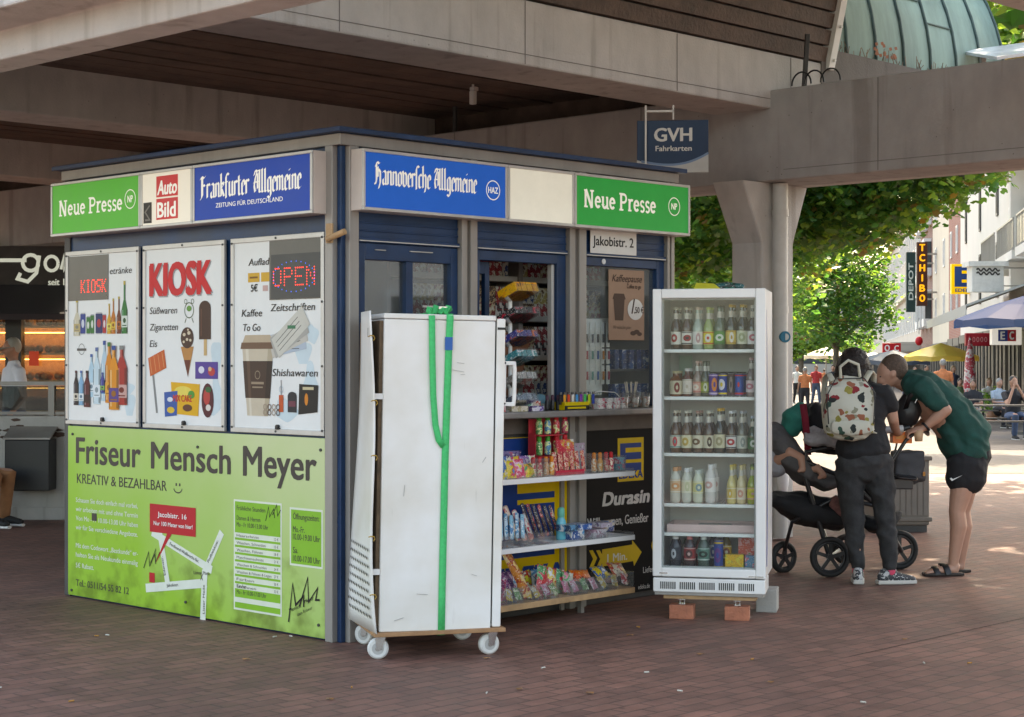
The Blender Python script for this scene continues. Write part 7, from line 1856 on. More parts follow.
# ------------------------------------------------------------------ street houses on the right
SD = Vector((.1838, .983, 0)); SRZ = math.atan2(-.983, -.1838)
def facade_pt(Y, out=0.0): return Vector((.187 * Y + 6.1, Y, 0)) + Vector((-.983, .1838, 0)) * out
M_PANE = pbr("dark_window_pane", (.06, .07, .075), rough=.2, var=.4, scale=.6, spec=.3)
M_SHOP = pbr("shop_window_pane", (.07, .06, .05), rough=.3, var=.8, scale=1.2, spec=.2)
M_FRAME = pbr("white_window_frame", (.7, .7, .68), rough=.5)
def house(name, label, Y0, Y1, H, wall, floors, pitch, win=(1.3, 1.5), frame=M_FRAME, z1=4.6, fh=3.1, shop=True, depth=9.0):
    o = facade_pt(Y1); o.z = gz(Y1) - .05
    t = thing(name, label, "house", o, SRZ)
    Ln = (Y1 - Y0) / .983
    b = MB(wall); b.box(0, Ln, 0, depth, 0, H); b.build("wall", t)
    b = MB(M_DARK); b.box(-.05, Ln + .05, -.25, depth, H + .002, H + .3); b.build("roof", t)
    n = max(1, int(Ln / pitch)); st = Ln / n
    for f in range(floors):
        for i in range(n):
            x = (i + .5) * st; z = z1 + f * fh; w, h = win
            b = MB(frame); e = .1
            b.box(x - w / 2 - e, x + w / 2 + e, -.06, -.002, z - e, z); b.box(x - w / 2 - e, x + w / 2 + e, -.06, -.002, z + h, z + h + e)
            b.box(x - w / 2 - e, x - w / 2, -.06, -.002, z, z + h); b.box(x + w / 2, x + w / 2 + e, -.06, -.002, z, z + h); b.box(x - .04, x + .04, -.055, -.002, z, z + h)
            fr_ = b.build("window", t)
            MB(M_PANE).box(x - w / 2, x + w / 2, -.02, -.004, z, z + h).build("pane", fr_)
    if shop:
        m = max(1, int(Ln / 4.5)); s2 = Ln / m
        for i in range(m):
            b = MB(M_DARK); x0, x1 = i * s2 + .2, (i + 1) * s2 - .2
            b.box(x0, x1, -.1, -.003, 0, .4); b.box(x0, x1, -.1, -.003, 2.9, 3.3)
            for k in range(4): x = x0 + (x1 - x0 - .08) * k / 3; b.box(x, x + .08, -.1, -.003, .4, 2.9)
            sf = b.build("shop_front", t)
            MB(M_SHOP).box(x0 + .08, x1 - .08, -.05, -.004, .4, 2.9).build("pane", sf)
    return t, Ln
PLW = pbr("white_render", (.62, .585, .53), rough=.8, var=.06, scale=.4)
PLC = pbr("cream_render", (.55, .50, .40), rough=.8, var=.08, scale=.4)
PLB = pbr("beige_render", (.46, .42, .36), rough=.8, var=.08, scale=.3)
def brickwall(name, c1, c2):
    m, nt, b = new_mat(name); N, L = nt.nodes, nt.links
    tcn = N.new("ShaderNodeTexCoord"); br = N.new("ShaderNodeTexBrick"); mp_n = N.new("ShaderNodeMapping"); mp_n.inputs["Rotation"].default_value = (R(90), 0, 0)
    L.new(tcn.outputs["Object"], mp_n.inputs[0]); L.new(mp_n.outputs[0], br.inputs["Vector"])
    br.inputs["Scale"].default_value = 1; br.inputs["Brick Width"].default_value = .26; br.inputs["Row Height"].default_value = .08; br.inputs["Mortar Size"].default_value = .008
    br.inputs["Color1"].default_value = (*c1, 1); br.inputs["Color2"].default_value = (*c2, 1); br.inputs["Mortar"].default_value = (.3, .26, .23, 1)
    L.new(br.outputs["Color"], b.inputs["Base Color"]); b.inputs["Roughness"].default_value = .85
    return m
BRK = brickwall("red_brick_wall", (.30, .085, .05), (.24, .07, .045))
BRK2 = brickwall("brown_brick_wall", (.22, .085, .055), (.17, .065, .045))
t, Ln = house("balcony_house", "white house with projecting balconies at the right edge of the street", 44, 62, 17, PLW, 4, 3.6, (2.0, 2.0), z1=5.2, fh=3.3)
for f in range(4):
    for i in range(3):
        x0 = .3 + i * 6.2; z = 4.9 + f * 3.3
        b = MB(PLW); b.box(x0, x0 + 5.2, -1.0, -.001, z, z + .25); bal = b.build("balcony", t)
        b = MB(M_GREY); b.box(x0, x0 + 5.2, -.98, -.93, z + 1.15, z + 1.2)
        for k in range(14): b.box(x0 + k * .4, x0 + k * .4 + .04, -.97, -.94, z + .25, z + 1.15)
        b.build("railing", bal)
        MB(glass_mat()).box(x0 + .02, x0 + 5.18, -.935, -.925, z + .35, z + 1.1).build("pane", bal)
b = MB(PLW)
for x in (5.6, 11.8, 17.6): b.box(x, x + .5, -.5, -.002, 3.6, 16.5)
b.build("pier", t)
house("narrow_white_house", "narrow white house with slit windows beside the red brick pier", 62, 86, 18, PLW, 4, 8.0, (.5, 1.9), frame=M_DARK)
house("brick_pier_house", "narrow red brick house front beside the cream house", 86, 95, 19, BRK, 4, 4.5, (.8, 1.2))
house("cream_house", "cream rendered house behind the yellow letter sign", 95, 111, 19, PLC, 4, 5.5, (1.0, 1.4))
t, Ln = house("brick_bay_house", "brown brick house with white bay windows beside the tall orange shop sign", 111, 127, 18, BRK2, 0, 4.0)
for f in range(4):
    for i in range(3):
        x = 2.2 + i * 5; z = 4.6 + f * 3.3
        b = MB(M_FRAME); b.box(x, x + 2.6, -.5, -.002, z, z + .5); b.box(x, x + 2.6, -.5, -.002, z + 2.2, z + 2.4)
        for q in (0, 1.25, 2.5): b.box(x + q, x + q + .1, -.5, -.4, z + .5, z + 2.2)
        bay = b.build("bay_window", t); MB(M_PANE).box(x + .05, x + 2.55, -.42, -.01, z + .5, z + 2.2).build("pane", bay)
t, Ln = house("long_beige_house", "long beige house with rows of windows behind the dark green shop sign", 127, 232, 15.5, PLB, 3, 4.4, (1.5, 1.9), z1=5.6, fh=3.2)
b = MB(PLB); b.box(0, Ln, -2.2, -.004, 3.9, 4.6); b.build("canopy_ledge", t); b = MB(PLC)
for z in (8.6, 15.1): b.box(0, Ln, -.35, -.005, z, z + .35)
b.build("cornice", t)
house("street_end_house", "pale house closing the far end of the street", 232, 300, 14, PLC, 3, 7, (1.5, 1.9))
te = thing("far_block", "pale office block far down the street behind the trees", "building", Vector((20, 300, gz(300))), 0)
MB(PLB).box(-60, 45, 0, 10, 0, 16).build("wall", te)
for f in range(4):
    MB(M_PANE).box(-58, 43, -.05, -.002, 3 + f * 3.2, 4.6 + f * 3.2).build("window_band", te)
# house opposite the counter, seen mirrored in the kiosk window
oh = thing("opposite_house", "pale shop house facing the kiosk counter across the square", "house", Vector((19, -8, 0)), R(96))
b = MB(PLW); b.box(0, 24, -8, 0, 0, 8); b.build("wall", oh)
for f in range(2):
    for i in range(7):
        b = MB(M_FRAME); x = 1 + i * 3.3; z = .6 + f * 3.6; b.box(x - .1, x + 2.1, .002, .06, z - .1, z); b.box(x - .1, x + 2.1, .002, .06, z + 2, z + 2.1); b.box(x - .1, x, .002, .06, z, z + 2); b.box(x + 2, x + 2.1, .002, .06, z, z + 2); w_ = b.build("window", oh); MB(M_PANE).box(x, x + 2, .002, .02, z, z + 2).build("pane", w_)

# awning of the near house
aw = thing("shop_awning", "grey striped fabric awning along the balcony house", "awning", facade_pt(64, .12) + Vector((0, 0, gz(64))), SRZ)
m, nt, bs = new_mat("striped_awning"); N, L = nt.nodes, nt.links
tcn = N.new("ShaderNodeTexCoord"); wv = N.new("ShaderNodeTexWave"); wv.inputs["Scale"].default_value = .8; L.new(tcn.outputs["Object"], wv.inputs["Vector"])
rp = N.new("ShaderNodeValToRGB"); rp.color_ramp.interpolation = 'CONSTANT'; rp.color_ramp.elements[0].color = (.30, .31, .29, 1); rp.color_ramp.elements[1].position = .5; rp.color_ramp.elements[1].color = (.46, .46, .43, 1)
L.new(wv.outputs["Fac"], rp.inputs[0]); L.new(rp.outputs[0], bs.inputs["Base Color"]); bs.inputs["Roughness"].default_value = .9
b = MB(m); Lw = 20
b.add([(0, 0, 4.3), (Lw, 0, 4.3), (Lw, -2.6, 3.35), (0, -2.6, 3.35), (0, 0, 4.24), (Lw, 0, 4.24), (Lw, -2.6, 3.29), (0, -2.6, 3.29)], [(3, 2, 1, 0), (4, 5, 6, 7), (2, 3, 7, 6), (0, 4, 7, 3), (1, 2, 6, 5), (0, 1, 5, 4)])
fa = b.build("fabric", aw); b = MB(m); b.box(0, Lw, -2.62, -2.6, 3.05, 3.34); b.build("valance", aw)

# ------------------------------------------------------------------ shop signs in the street
def sign_box(name, label, u0, v0, u1, v1, Y, col, th=.25, rz=0.0):
    p = P(u0, v1, Y); k = Y / FL; w, h = (u1 - u0) * k, (v1 - v0) * k
    t = thing(name, label, "shop sign", p, rz)
    pn = MB(col).box(0, w, 0, th, 0, h).build("panel", t, bevel=.02)
    le = max(.3, min(4, .187 * Y + 6.1 - p.x - w)); b = MB(M_GREY); b.box(w, w + le, th * .3, th * .6, h * .2, h * .23); b.box(w, w + le, th * .3, th * .6, h * .8, h * .83); b.build("bracket", t)
    return t, pn, w, h
t, pn, w, h = sign_box("vertical_sign", "tall dark green vertical sign with white letters DEPOT", 906.5, 252, 915.5, 312, 110, flat("1d3a3a"))
b = MB(flat("c8d4d0")); b.text("DEPOT", w * .74, h * .20, w * .5, h * .62, -.012, bold=.03, ang=R(90)); b.build("lettering", pn)
t, pn, w, h = sign_box("vertical_sign", "tall brown vertical sign with yellow letters TCHIBO", 917, 242, 927.5, 306, 106, flat("4a2416"))
b = MB(flat("f0a020", .4, .25))
for i, c in enumerate("TCHIBO"): b.text(c, w * .5, h * (.86 - i * .158), h * .105, w * .56 if c != "I" else w * .16, -.012, bold=.04, align='c')
b.build("lettering", pn)
t, pn, w, h = sign_box("square_sign", "square yellow sign with a dark blue E standing off the cream house", 951.5, 264, 977, 294, 80, flat("f2c20e", .4, .12))
b = MB(flat("1d4a8c")); y = -.012
b.rect(w * .12, w * .9, h * .24, h * .92, y); b.m(flat("f2c20e", .4, .12)); b.rect(w * .40, w * .92, h * .68, h * .78, y - .01); b.rect(w * .40, w * .92, h * .38, h * .48, y - .01); b.rect(w * .70, w * .92, h * .48, h * .68, y - .02)
b.m(flat("1d4a8c")); b.rect(w * .66, w * .9, h * .52, h * .64, y - .03); b.text("EDEKA", w * .14, h * .07, h * .11, w * .74, y - .01, bold=.04); b.build("letter_blocks", pn)
t, pn, w, h = sign_box("wave_sign", "white stepped sign box with two dark wave lines under the balconies", 972, 262, 1004, 292, 52, pbr("white_sign_box", (.68, .66, .62), rough=.5), .6)
b = MB(flat("4a4644"))
for q in (.62, .74): b.stroke([(w * (.14 + .72 * i / 24), h * (q + .045 * math.sin(i * 1.05))) for i in range(25)], h * .055, -.012)
b.build("wave_lines", pn)
b = MB(pbr("white_sign_box", (.68, .66, .62))); b.box(-.12, w + .12, -.1, .7, h * .86, h * 1.0 + .02); b.build("cap", t)
t, pn, w, h = sign_box("bank_sign", "white sign with blue and red letters EC under the awning", 992, 326, 1022, 345, 48, flat("e8e8ec", .4, .1))
b = MB(flat("1d3a8c")); b.rect(w * .2, w * .52, h * .2, h * .8, -.012); b.m(flat("c8202c")); b.rect(w * .52, w * .8, h * .2, h * .8, -.012); b.m(flat("f4f4f4")); b.text("E", w * .27, h * .3, h * .4, w * .16, -.02, bold=.04); b.text("C", w * .57, h * .3, h * .4, w * .16, -.02, bold=.04); b.build("lettering", pn)
t, pn, w, h = sign_box("red_shop_sign", "dark red sign with a row of pale letter blocks beside the folded parasol", 966, 333, 990, 346, 68, flat("b02030"))
b = MB(flat("e0a0a0"))
for i in range(5): x = w * (.1 + i * .165); b.ring(x + w * .06, h * .5, w * .06, w * .025, -.012, 10, rz=h * .2)
b.build("letter_blocks", pn)
t, pn, w, h = sign_box("red_shop_sign", "bright red sign with white letters O and C above the far parasols", 883, 343, 901, 353, 100, flat("c81c28"))
b = MB(flat("f4f0f0")); b.text("O", w * .08, h * .2, h * .6, w * .3, -.012, bold=.03); b.text("C", w * .62, h * .2, h * .55, w * .26, -.012, bold=.03); b.build("lettering", pn)
b = MB(flat("c81c28")); b.ball((0, 0, 0), (.2, .2, .24), 16, 10); b.m(M_DARK).cyl((0, 0, .35), (0, 0, 1.2), .015)
tag(b.build("red_lantern", loc=P(919, 341, 90)), "red ball lantern hanging over the far street cafe", "lantern")
t = thing("folded_parasol", "folded pink and white parasol standing by the cafe tables", "parasol", P(970, 400, 52).xy.to_3d() + Vector((0, 0, gz(52))))
b = MB(pack_mat(("c83a50", "e8d8d8", "d8707a"), 2, 4)); b.tube([(0, 0, .7), (.0, 0, 1.0), (0, 0, 1.8), (0, 0, 2.5)], [.14, .2, .15, .03], 12); b.build("canopy", t); MB(M_GREY).cyl((0, 0, 0), (0, 0, .75), .03).build("pole", t)

# ------------------------------------------------------------------ parasols
def parasol(label, u, v_top, Y, rad, drop, cloth_m, pole_h=None, group=None, n=8):
    p = P(u, v_top, Y); g = gz(Y); H = p.z - g
    t = thing("parasol", label, "parasol", Vector((p.x, Y, g)), .3, group)
    b = MB(cloth_m); N_ = n * 2
    rim, mid = [], []
    for i in range(N_):
        a = 2 * math.pi * i / N_; k = 1.0 if i % 2 == 0 else .955
        rim.append((rad * k * math.cos(a), rad * k * math.sin(a), H - drop + (.0 if i % 2 == 0 else .05))); mid.append((rad * .5 * math.cos(a), rad * .5 * math.sin(a), H - drop * .42))
    low = [(x, y, z - .16) for x, y, z in rim]
    b.add([(0, 0, H)] + mid + rim + low, [(0, 1 + i, 1 + (i + 1) % N_) for i in range(N_)] + [(1 + i, 1 + N_ + i, 1 + N_ + (i + 1) % N_, 1 + (i + 1) % N_) for i in range(N_)] + [(1 + N_ + i, 1 + 2 * N_ + i, 1 + 2 * N_ + (i + 1) % N_, 1 + N_ + (i + 1) % N_) for i in range(N_)])
    cn = b.build("canopy", t)
    b = MB(M_GREY)
    for i in range(0, N_, 2): b.bar((0, 0, H - .03), (rim[i][0] * .98, rim[i][1] * .98, rim[i][2] - .02), .025, .025)
    b.build("ribs", cn)
    MB(M_GREY).cyl((0, 0, 0), (0, 0, H - .02), .03).build("pole", t); MB(M_DARK).box(-.3, .3, -.3, .3, 0, .08).build("foot", t)
def fabric(name, c, tr): return leaf_mat("parasol_" + name, c, tr)
parasol("yellow parasol over the cafe tables behind the man", 941, 343, 62, 1.35, .5, fabric("yellow", (.75, .6, .12), (.8, .62, .15)))
parasol("big blue parasol reaching in at the right edge of the street", 1030, 294, 40, 1.75, .62, fabric("blue", (.03, .085, .24), (.03, .08, .2)))
parasol("cream parasol under the trees behind the white shirted walker", 826, 347, 95, 1.25, .5, fabric("cream", (.7, .64, .5), (.7, .6, .42)))
parasol("dark blue parasol left of the yellow one", 893, 350, 70, 1.5, .45, fabric("navy", (.08, .12, .18), (.08, .12, .2)))
parasol("small white parasol beyond the blue ones", 873, 352, 105, 1.3, .45, fabric("white", (.7, .7, .66), (.6, .6, .55)))

# ------------------------------------------------------------------ people in the street
HAIRS = [pbr("hair_%d" % i, c, rough=.5, var=.4, scale=40) for i, c in enumerate(((.02, .012, .01), (.25, .15, .07), (.08, .05, .03), (.3, .28, .26)))]
def walker(loc, h, head, shirt, legs, hair, label, seated=False, skin=SKIN, arms="down", stride=.16, longhair=False, bare_legs=False, shoes=None, vox=.02, group=None, cat="person"):
    t = thing("person", label, cat, loc, head, group)
    s = h / 1.75
    V = lambda x, y, z: Vector((x * s, y * s, z * s))
    hz = .47 if seated else .92        # hip height
    d = hz - .92
    b = MB(); hd_ = V(0, -.03, 1.63 + d)
    b.ball(hd_, (.078 * s, .098 * s, .115 * s), 14, 10); b.limb([V(0, 0, 1.43 + d), V(0, -.01, 1.54 + d)], [.055 * s] * 2, 10); b.limb([hd_ + V(0, -.09, .0), hd_ + V(0, -.112, -.03)], [.014 * s, .016 * s], 6)
    for sx in (-1, 1): b.ball(hd_ + V(sx * .08, 0, 0), (.012 * s, .02 * s, .03 * s), 6, 6)
    b.limb([V(0, 0, .95 + d), V(0, 0, 1.15 + d), V(0, 0, 1.38 + d)], [(.15 * s, .1 * s), (.135 * s, .095 * s), (.16 * s, .09 * s)], 14, side=(1, 0, 0))
    arm = []
    for sx in (-1, 1):
        S0 = V(sx * .19, 0, 1.38 + d)
        if arms == "face" : E, Wr = V(sx * .22, -.26, 1.16 + d), V(sx * .06, -.16, 1.50 + d)
        elif arms == "table": E, Wr = V(sx * .24, -.12, 1.12 + d), V(sx * .1, -.38, 1.12 + d)
        else: E, Wr = V(sx * .245, .03 * sx, 1.10 + d), V(sx * .25, -.1 - .05 * sx, .87 + d)
        arm.append((S0, E)); b.limb([S0, E], [.052 * s, .04 * s], 10); b.limb([E, Wr], [.04 * s, .027 * s], 10)
        hdv = (Wr - E).normalized(); b.limb([Wr, Wr + hdv * .07 * s], [(.03 * s, .018 * s), (.034 * s, .016 * s)], 8)
        for q in range(4): b.limb([Wr + hdv * .08 * s + V((q - 1.5) * .017, 0, 0), Wr + hdv * .15 * s + V((q - 1.5) * .016, -.015, -.01)], [.0095 * s, .008 * s], 6)
        b.limb([Wr + hdv * .03 * s, Wr + hdv * .09 * s + V(-sx * .035, -.02, 0)], [.011 * s, .009 * s], 6)
    L_ = []
    for sx in (-1, 1):
        hp = V(sx * .09, 0, hz)
        if seated: kn, an = V(sx * .12, -.43, hz + .02), V(sx * .12, -.38, .09)
        else: kn, an = V(sx * .1, -.04 - sx * stride * .4, .5), V(sx * .1, .02 - sx * stride, .09)
        L_.append((hp, kn, an)); b.limb([hp, (hp + kn) / 2, kn], [.085 * s, .078 * s, .056 * s], 12); b.limb([kn, kn * .6 + an * .4, an], [.056 * s, .055 * s, .036 * s], 12)
    remesh(b, vox, "body", skin, t, 2)
    b = MB(); b.limb([V(0, 0, .93 + d), V(0, 0, 1.15 + d), V(0, 0, 1.35 + d), V(0, 0, 1.44 + d)], [(.175 * s, .125 * s), (.16 * s, .12 * s), (.185 * s, .115 * s), (.1 * s, .08 * s)], 14, side=(1, 0, 0))
    for S0, E in arm: b.limb([V(0, 0, 1.39 + d) * .4 + S0 * .6, S0, S0 * .45 + E * .55], [.07 * s, .068 * s, .06 * s], 10)
    remesh(b, vox, "shirt", shirt, t, 2)
    b = MB(); b.limb([V(0, 0, hz + .06), V(0, 0, hz - .04)], [(.17 * s, .125 * s), (.175 * s, .13 * s)], 14, side=(1, 0, 0))
    for hp, kn, an in L_:
        if bare_legs: b.limb([hp, hp * .35 + kn * .65], [.105 * s, .1 * s], 12)
        else: b.limb([hp, (hp + kn) / 2, kn, an + V(0, 0, .02)], [.1 * s, .092 * s, .074 * s, .055 * s], 12)
    remesh(b, vox, "shorts" if bare_legs else "trousers", legs, t, 2)
    b = MB(); b.ball(hd_ + V(0, .022, .03), (.088 * s, .098 * s, .105 * s), 14, 10)
    if longhair: b.limb([hd_ + V(0, .06, 0), hd_ + V(0, .08, -.22)], [(.085 * s, .05 * s), (.08 * s, .035 * s)], 12, side=(1, 0, 0))
    remesh(b, vox * .8, "hair", hair, t, 2)
    for hp, kn, an in L_:
        b = MB(shoes or M_RUBBER); A_ = V(an.x / s, an.y / s, 0)
        b.limb([A_ + V(0, .05, .06), A_ + V(0, -.05, .06), A_ + V(0, -.17, .045)], [(.04 * s, .04 * s), (.043 * s, .042 * s), (.04 * s, .026 * s)], 10, side=(1, 0, 0))
        b.m(M_WHITE2).tube([A_ + V(0, .085, .015), A_ + V(0, -.05, .015), A_ + V(0, -.2, .015)], [(.036 * s, .015 * s), (.046 * s, .015 * s), (.034 * s, .015 * s)], 10, side=(1, 0, 0))
        b.build("shoe", t)
    return t
def st(u, Y, dz=0.0): return Vector(((u - 512) / FL * Y, Y, gz(Y) + dz))
cw, cr_, ck_, cbn, cor, cbl = cloth("white", (.72, .72, .7), .08), cloth("red", (.55, .05, .06)), cloth("ink", (.02, .02, .025)), cloth("brown", (.2, .12, .07)), cloth("orange", (.6, .2, .08)), cloth("denim", (.06, .09, .16))
cgy, cgn, clb = cloth("stone", (.3, .28, .25)), cloth("moss", (.08, .14, .06)), cloth("pale_blue", (.35, .42, .5))
walker(st(797, 80), 1.74, .1, cw, ck_, HAIRS[0], "walker in white shirt and dark trousers beside the column", group="people walking in the street")
walker(st(816, 76), 1.76, .2, cr_, cbl, HAIRS[2], "walker in bright red shirt near the white shirted walker", group="people walking in the street", stride=.2)
walker(st(833, 72), 1.74, -.2, ck_, cgy, HAIRS[0], "dark shirted walker between the red shirt and the woman with the backpack", group="people walking in the street")
walker(st(839, 50), 1.6, 2.9, cbn, cbl, HAIRS[1], "blonde walker in brown top just left of the backpack woman's head", longhair=True, group="people walking in the street")
walker(st(806, 120), 1.7, .1, clb, cgy, HAIRS[1], "distant walker in pale blue behind the white shirted walker", group="people walking in the street")
walker(st(824, 130), 1.7, 3.0, cor, ck_, HAIRS[2], "distant walker in orange under the cream parasol", group="people walking in the street")
walker(st(943, 46), 1.78, 3.0, cor, cbl, HAIRS[3], "grey haired man in orange shirt behind the bending man's back", group="people walking in the street", skin=SKIN2)
walker(st(926, 66), 1.7, .4, cgy, ck_, HAIRS[0], "person in grey under the yellow parasol", group="people walking in the street")

for i, (u, Y, h, hd_, sh_, lg, hr, tx, lh) in enumerate(((848, 88, 1.68, 2.8, ck_, cbl, 1, "distant walker in black top between the trees and the woman", True), (861, 96, 1.75, .2, cgn, cgy, 0, "distant walker in moss green behind the couple", False),
    (805, 62, 1.62, 3.1, cor, ck_, 3, "grey haired walker in orange top beside the white shirted walker", False), (915, 84, 1.7, .1, cr_, ck_, 2, "distant walker in red below the red lantern", False), (905, 110, 1.7, 3.0, cw, cbl, 2, "far walker in white below the red shop sign", False),
    (953, 58, 1.66, .5, cbl, cgy, 1, "fair haired walker in denim blue by the yellow parasol", True), (788, 100, 1.72, .2, cgy, ck_, 0, "distant walker in stone grey beside the drain pipe", False))):
    walker(st(u, Y), h, hd_, sh_, lg, HAIRS[hr], tx, longhair=lh, group="people walking in the street", vox=.024)
# cafe tables and benches with guests
def bench_table(u, Y, rz, label, L_=2.2):
    t = thing("beer_table", label, "table", st(u, Y), rz)
    tm = pbr("dark_slat_wood", (.09, .075, .065), rough=.6, var=.3)
    b = MB(tm)
    for i in range(4): b.box(-L_ / 2, L_ / 2, -.3 + i * .155, -.16 + i * .155, .73, .76)
    b.build("tabletop", t)
    for x in (-L_ * .38, L_ * .38):
        b = MB(M_DARK); b.bar((x, -.25, 0), (x, -.25, .73), .05, .05); b.bar((x, .25, 0), (x, .25, .73), .05, .05); b.bar((x, -.25, .1), (x, .25, .1), .04, .04); b.build("leg", t)
def bench(u, Y, rz, label, L_=2.2):
    t = thing("bench", label, "bench", st(u, Y), rz)
    b = MB(pbr("dark_slat_wood", (.09, .075, .065)))
    for i in range(2): b.box(-L_ / 2, L_ / 2, -.14 + i * .145, -.01 + i * .145, .43, .46)
    b.build("seat", t)
    for x in (-L_ * .38, L_ * .38):
        b = MB(M_DARK); b.bar((x, -.1, 0), (x, -.1, .43), .05, .05); b.bar((x, .1, 0), (x, .1, .43), .05, .05); b.build("leg", t)
bench_table(1003, 36.0, .05, "dark slatted long table nearest on the right of the street")
bench(1000, 34.8, .05, "dark slatted bench in front of the nearest long table")
bench(1010, 37.2, .05, "dark slatted bench behind the nearest long table under the seated man")
bench_table(978, 43.5, .05, "dark slatted long table by the folded parasol")
bench(982, 44.8, .05, "dark slatted bench behind the table by the folded parasol")
bench_table(958, 52, .05, "farther slatted table beside the man in orange")
bench(962, 53.2, .05, "farther bench behind the table beside the man in orange")
walker(st(1013, 37.2), 1.82, .1, ck_, cbl, HAIRS[0], "seated man in black T-shirt with hands at his mouth at the near table", True, SKIN2, "face", vox=.014, group="guests at the cafe tables")
walker(st(999, 45), 1.72, .3, clb, ck_, HAIRS[3], "grey haired guest sitting behind the man in black", True, SKIN, "table", group="guests at the cafe tables")
walker(st(973, 44.8), 1.66, -.3, ck_, cgy, HAIRS[2], "dark haired guest in black sitting by the folded parasol", True, SKIN2, "table", longhair=True, group="guests at the cafe tables")
walker(st(989, 53), 1.7, .2, cw, cgy, HAIRS[1], "guest in white sitting beside the potted plant", True, SKIN, "table", group="guests at the cafe tables")
walker(st(960, 53.3), 1.68, .0, cgn, cbl, HAIRS[0], "guest in green sitting at the farther table", True, SKIN, "table", group="guests at the cafe tables")
walker(st(966, 62), 1.7, .2, cor, cgy, HAIRS[2], "guest in orange sitting under the yellow parasol", True, SKIN, "table", group="guests at the cafe tables")

# ------------------------------------------------------------------ left side under the walkway
# low wall with railing
wl = thing("low_wall", "stained concrete wall with a thin metal railing left of the kiosk", "wall", Vector((-8.5, 17.25, 0)), 0)
dirty = concrete("stained_wall_plaster", (.46, .44, .41))
b = MB(dirty); b.box(0, 7, 0, .25, 0, 1.03); b.box(0, 7, -.05, -.002, 0, .13); b.build("wall_body", wl, bevel=.01)
b = MB(pbr("peeled_brown_paint", (.10, .06, .045), rough=.9, var=.4))
for i in range(16):
    x = rnd.uniform(3.3, 4.4); z = rnd.uniform(.82, 1.0); r = rnd.uniform(.02, .07)
    b.poly([(x + r * rnd.uniform(.5, 1) * math.cos(a) * 1.4, z + r * .45 * rnd.uniform(.5, 1) * math.sin(a)) for a in [j * math.pi / 5 for j in range(10)]], -.0025 - i * .0001)
b.build("paint_patches", wl)
b = MB(M_GREY); b.box(0, 7, .08, .14, 1.33, 1.37); b.box(0, 7, .09, .13, 1.04, 1.07)
rl = b.build("railing", wl)
for x in (.3, 2.1, 3.88, 5.7):
    MB(M_GREY).box(x, x + .06, .07, .15, 1.03, 1.33).build("railing_post", wl)
MB(glass_mat("tinted_panel", (.35, .38, .36), 1.2, 1.45, .05)).box(.1, 6.9, .105, .112, 1.08, 1.325).build("pane", rl)
bx = thing("wall_box", "dark box with sloping grey lid on the stained wall", "box", P(30, 490, 17.0), 0)
bx.location = Vector((P(8, 490, 17.1).x, 16.98, P(8, 490, 17.1).z))
MB(M_BLACK).box(0, .44, 0, .26, 0, .5).build("body", bx, bevel=.01); b = MB(M_GREY); b.add([(-.01, -.02, .502), (.45, -.02, .502), (.45, .26, .60), (-.01, .26, .60), (-.01, -.02, .52), (.45, -.02, .52), (.45, .26, .62), (-.01, .26, .62)], [(3, 2, 1, 0), (4, 5, 6, 7), (0, 1, 5, 4), (1, 2, 6, 5), (2, 3, 7, 6), (3, 0, 4, 7)]); b.build("lid", bx)
bench_m = thing("bench", "plain concrete bench in front of the stained wall", "bench", Vector((-5.9, 16.55, 0)), 0)
MB(dirty).box(-.6, .85, -.22, .22, .40, .47).build("seat", bench_m, bevel=.01); MB(dirty).box(-.5, -.3, -.18, .18, 0, .40).build("leg", bench_m); MB(dirty).box(.5, .7, -.18, .18, 0, .40).build("leg", bench_m)
walker(Vector((-5.25, 16.58, 0)), 1.78, R(75), cgy, cloth("tan_chinos", (.36, .16, .07)), HAIRS[2], "person with tan trousers and dark sneakers sitting by the wall, only a leg in view", True, SKIN, "down", vox=.014)
walker(Vector((-5.9, 20.6, 0)), 1.84, R(-55), cloth("pale_lilac_shirt", (.68, .69, .76), .06), cbl, pbr("grey_cap", (.32, .3, .26)), "man in pale T-shirt and cap standing before the lit bakery window", False, SKIN2, vox=.014)
b = MB(pbr("grey_cap", (.32, .3, .26))); b.tube([(0, -.06, 1.735), (0, -.13, 1.72), (0, -.2, 1.70)], [(.085, .008), (.08, .008), (.05, .006)], 12, side=(1, 0, 0))
b.build("cap_peak", bpy.data.objects[[o.name for o in bpy.data.objects if o.get("label", "").startswith("man in pale T-shirt and cap")][0]])
b = MB(M_BLACK); ribbon(b, [(.20, -.07, 1.47), (.23, -.135, 1.25), (.25, -.11, 1.02)], .04, .01)
tag(b.build("shoulder_strap", loc=(-6.05, 20.6, 0)), "dark bag strap across the back of the man at the bakery", "strap")
b = MB(flat("7c2a22", .6)); b.limb([(-.14, .12, .92), (-.16, .16, .8)], [.09, .1], 10); tag(b.build("shoulder_bag", loc=(-6.05, 20.6, 0)), "small dark red bag at the hip of the man by the bakery", "bag")

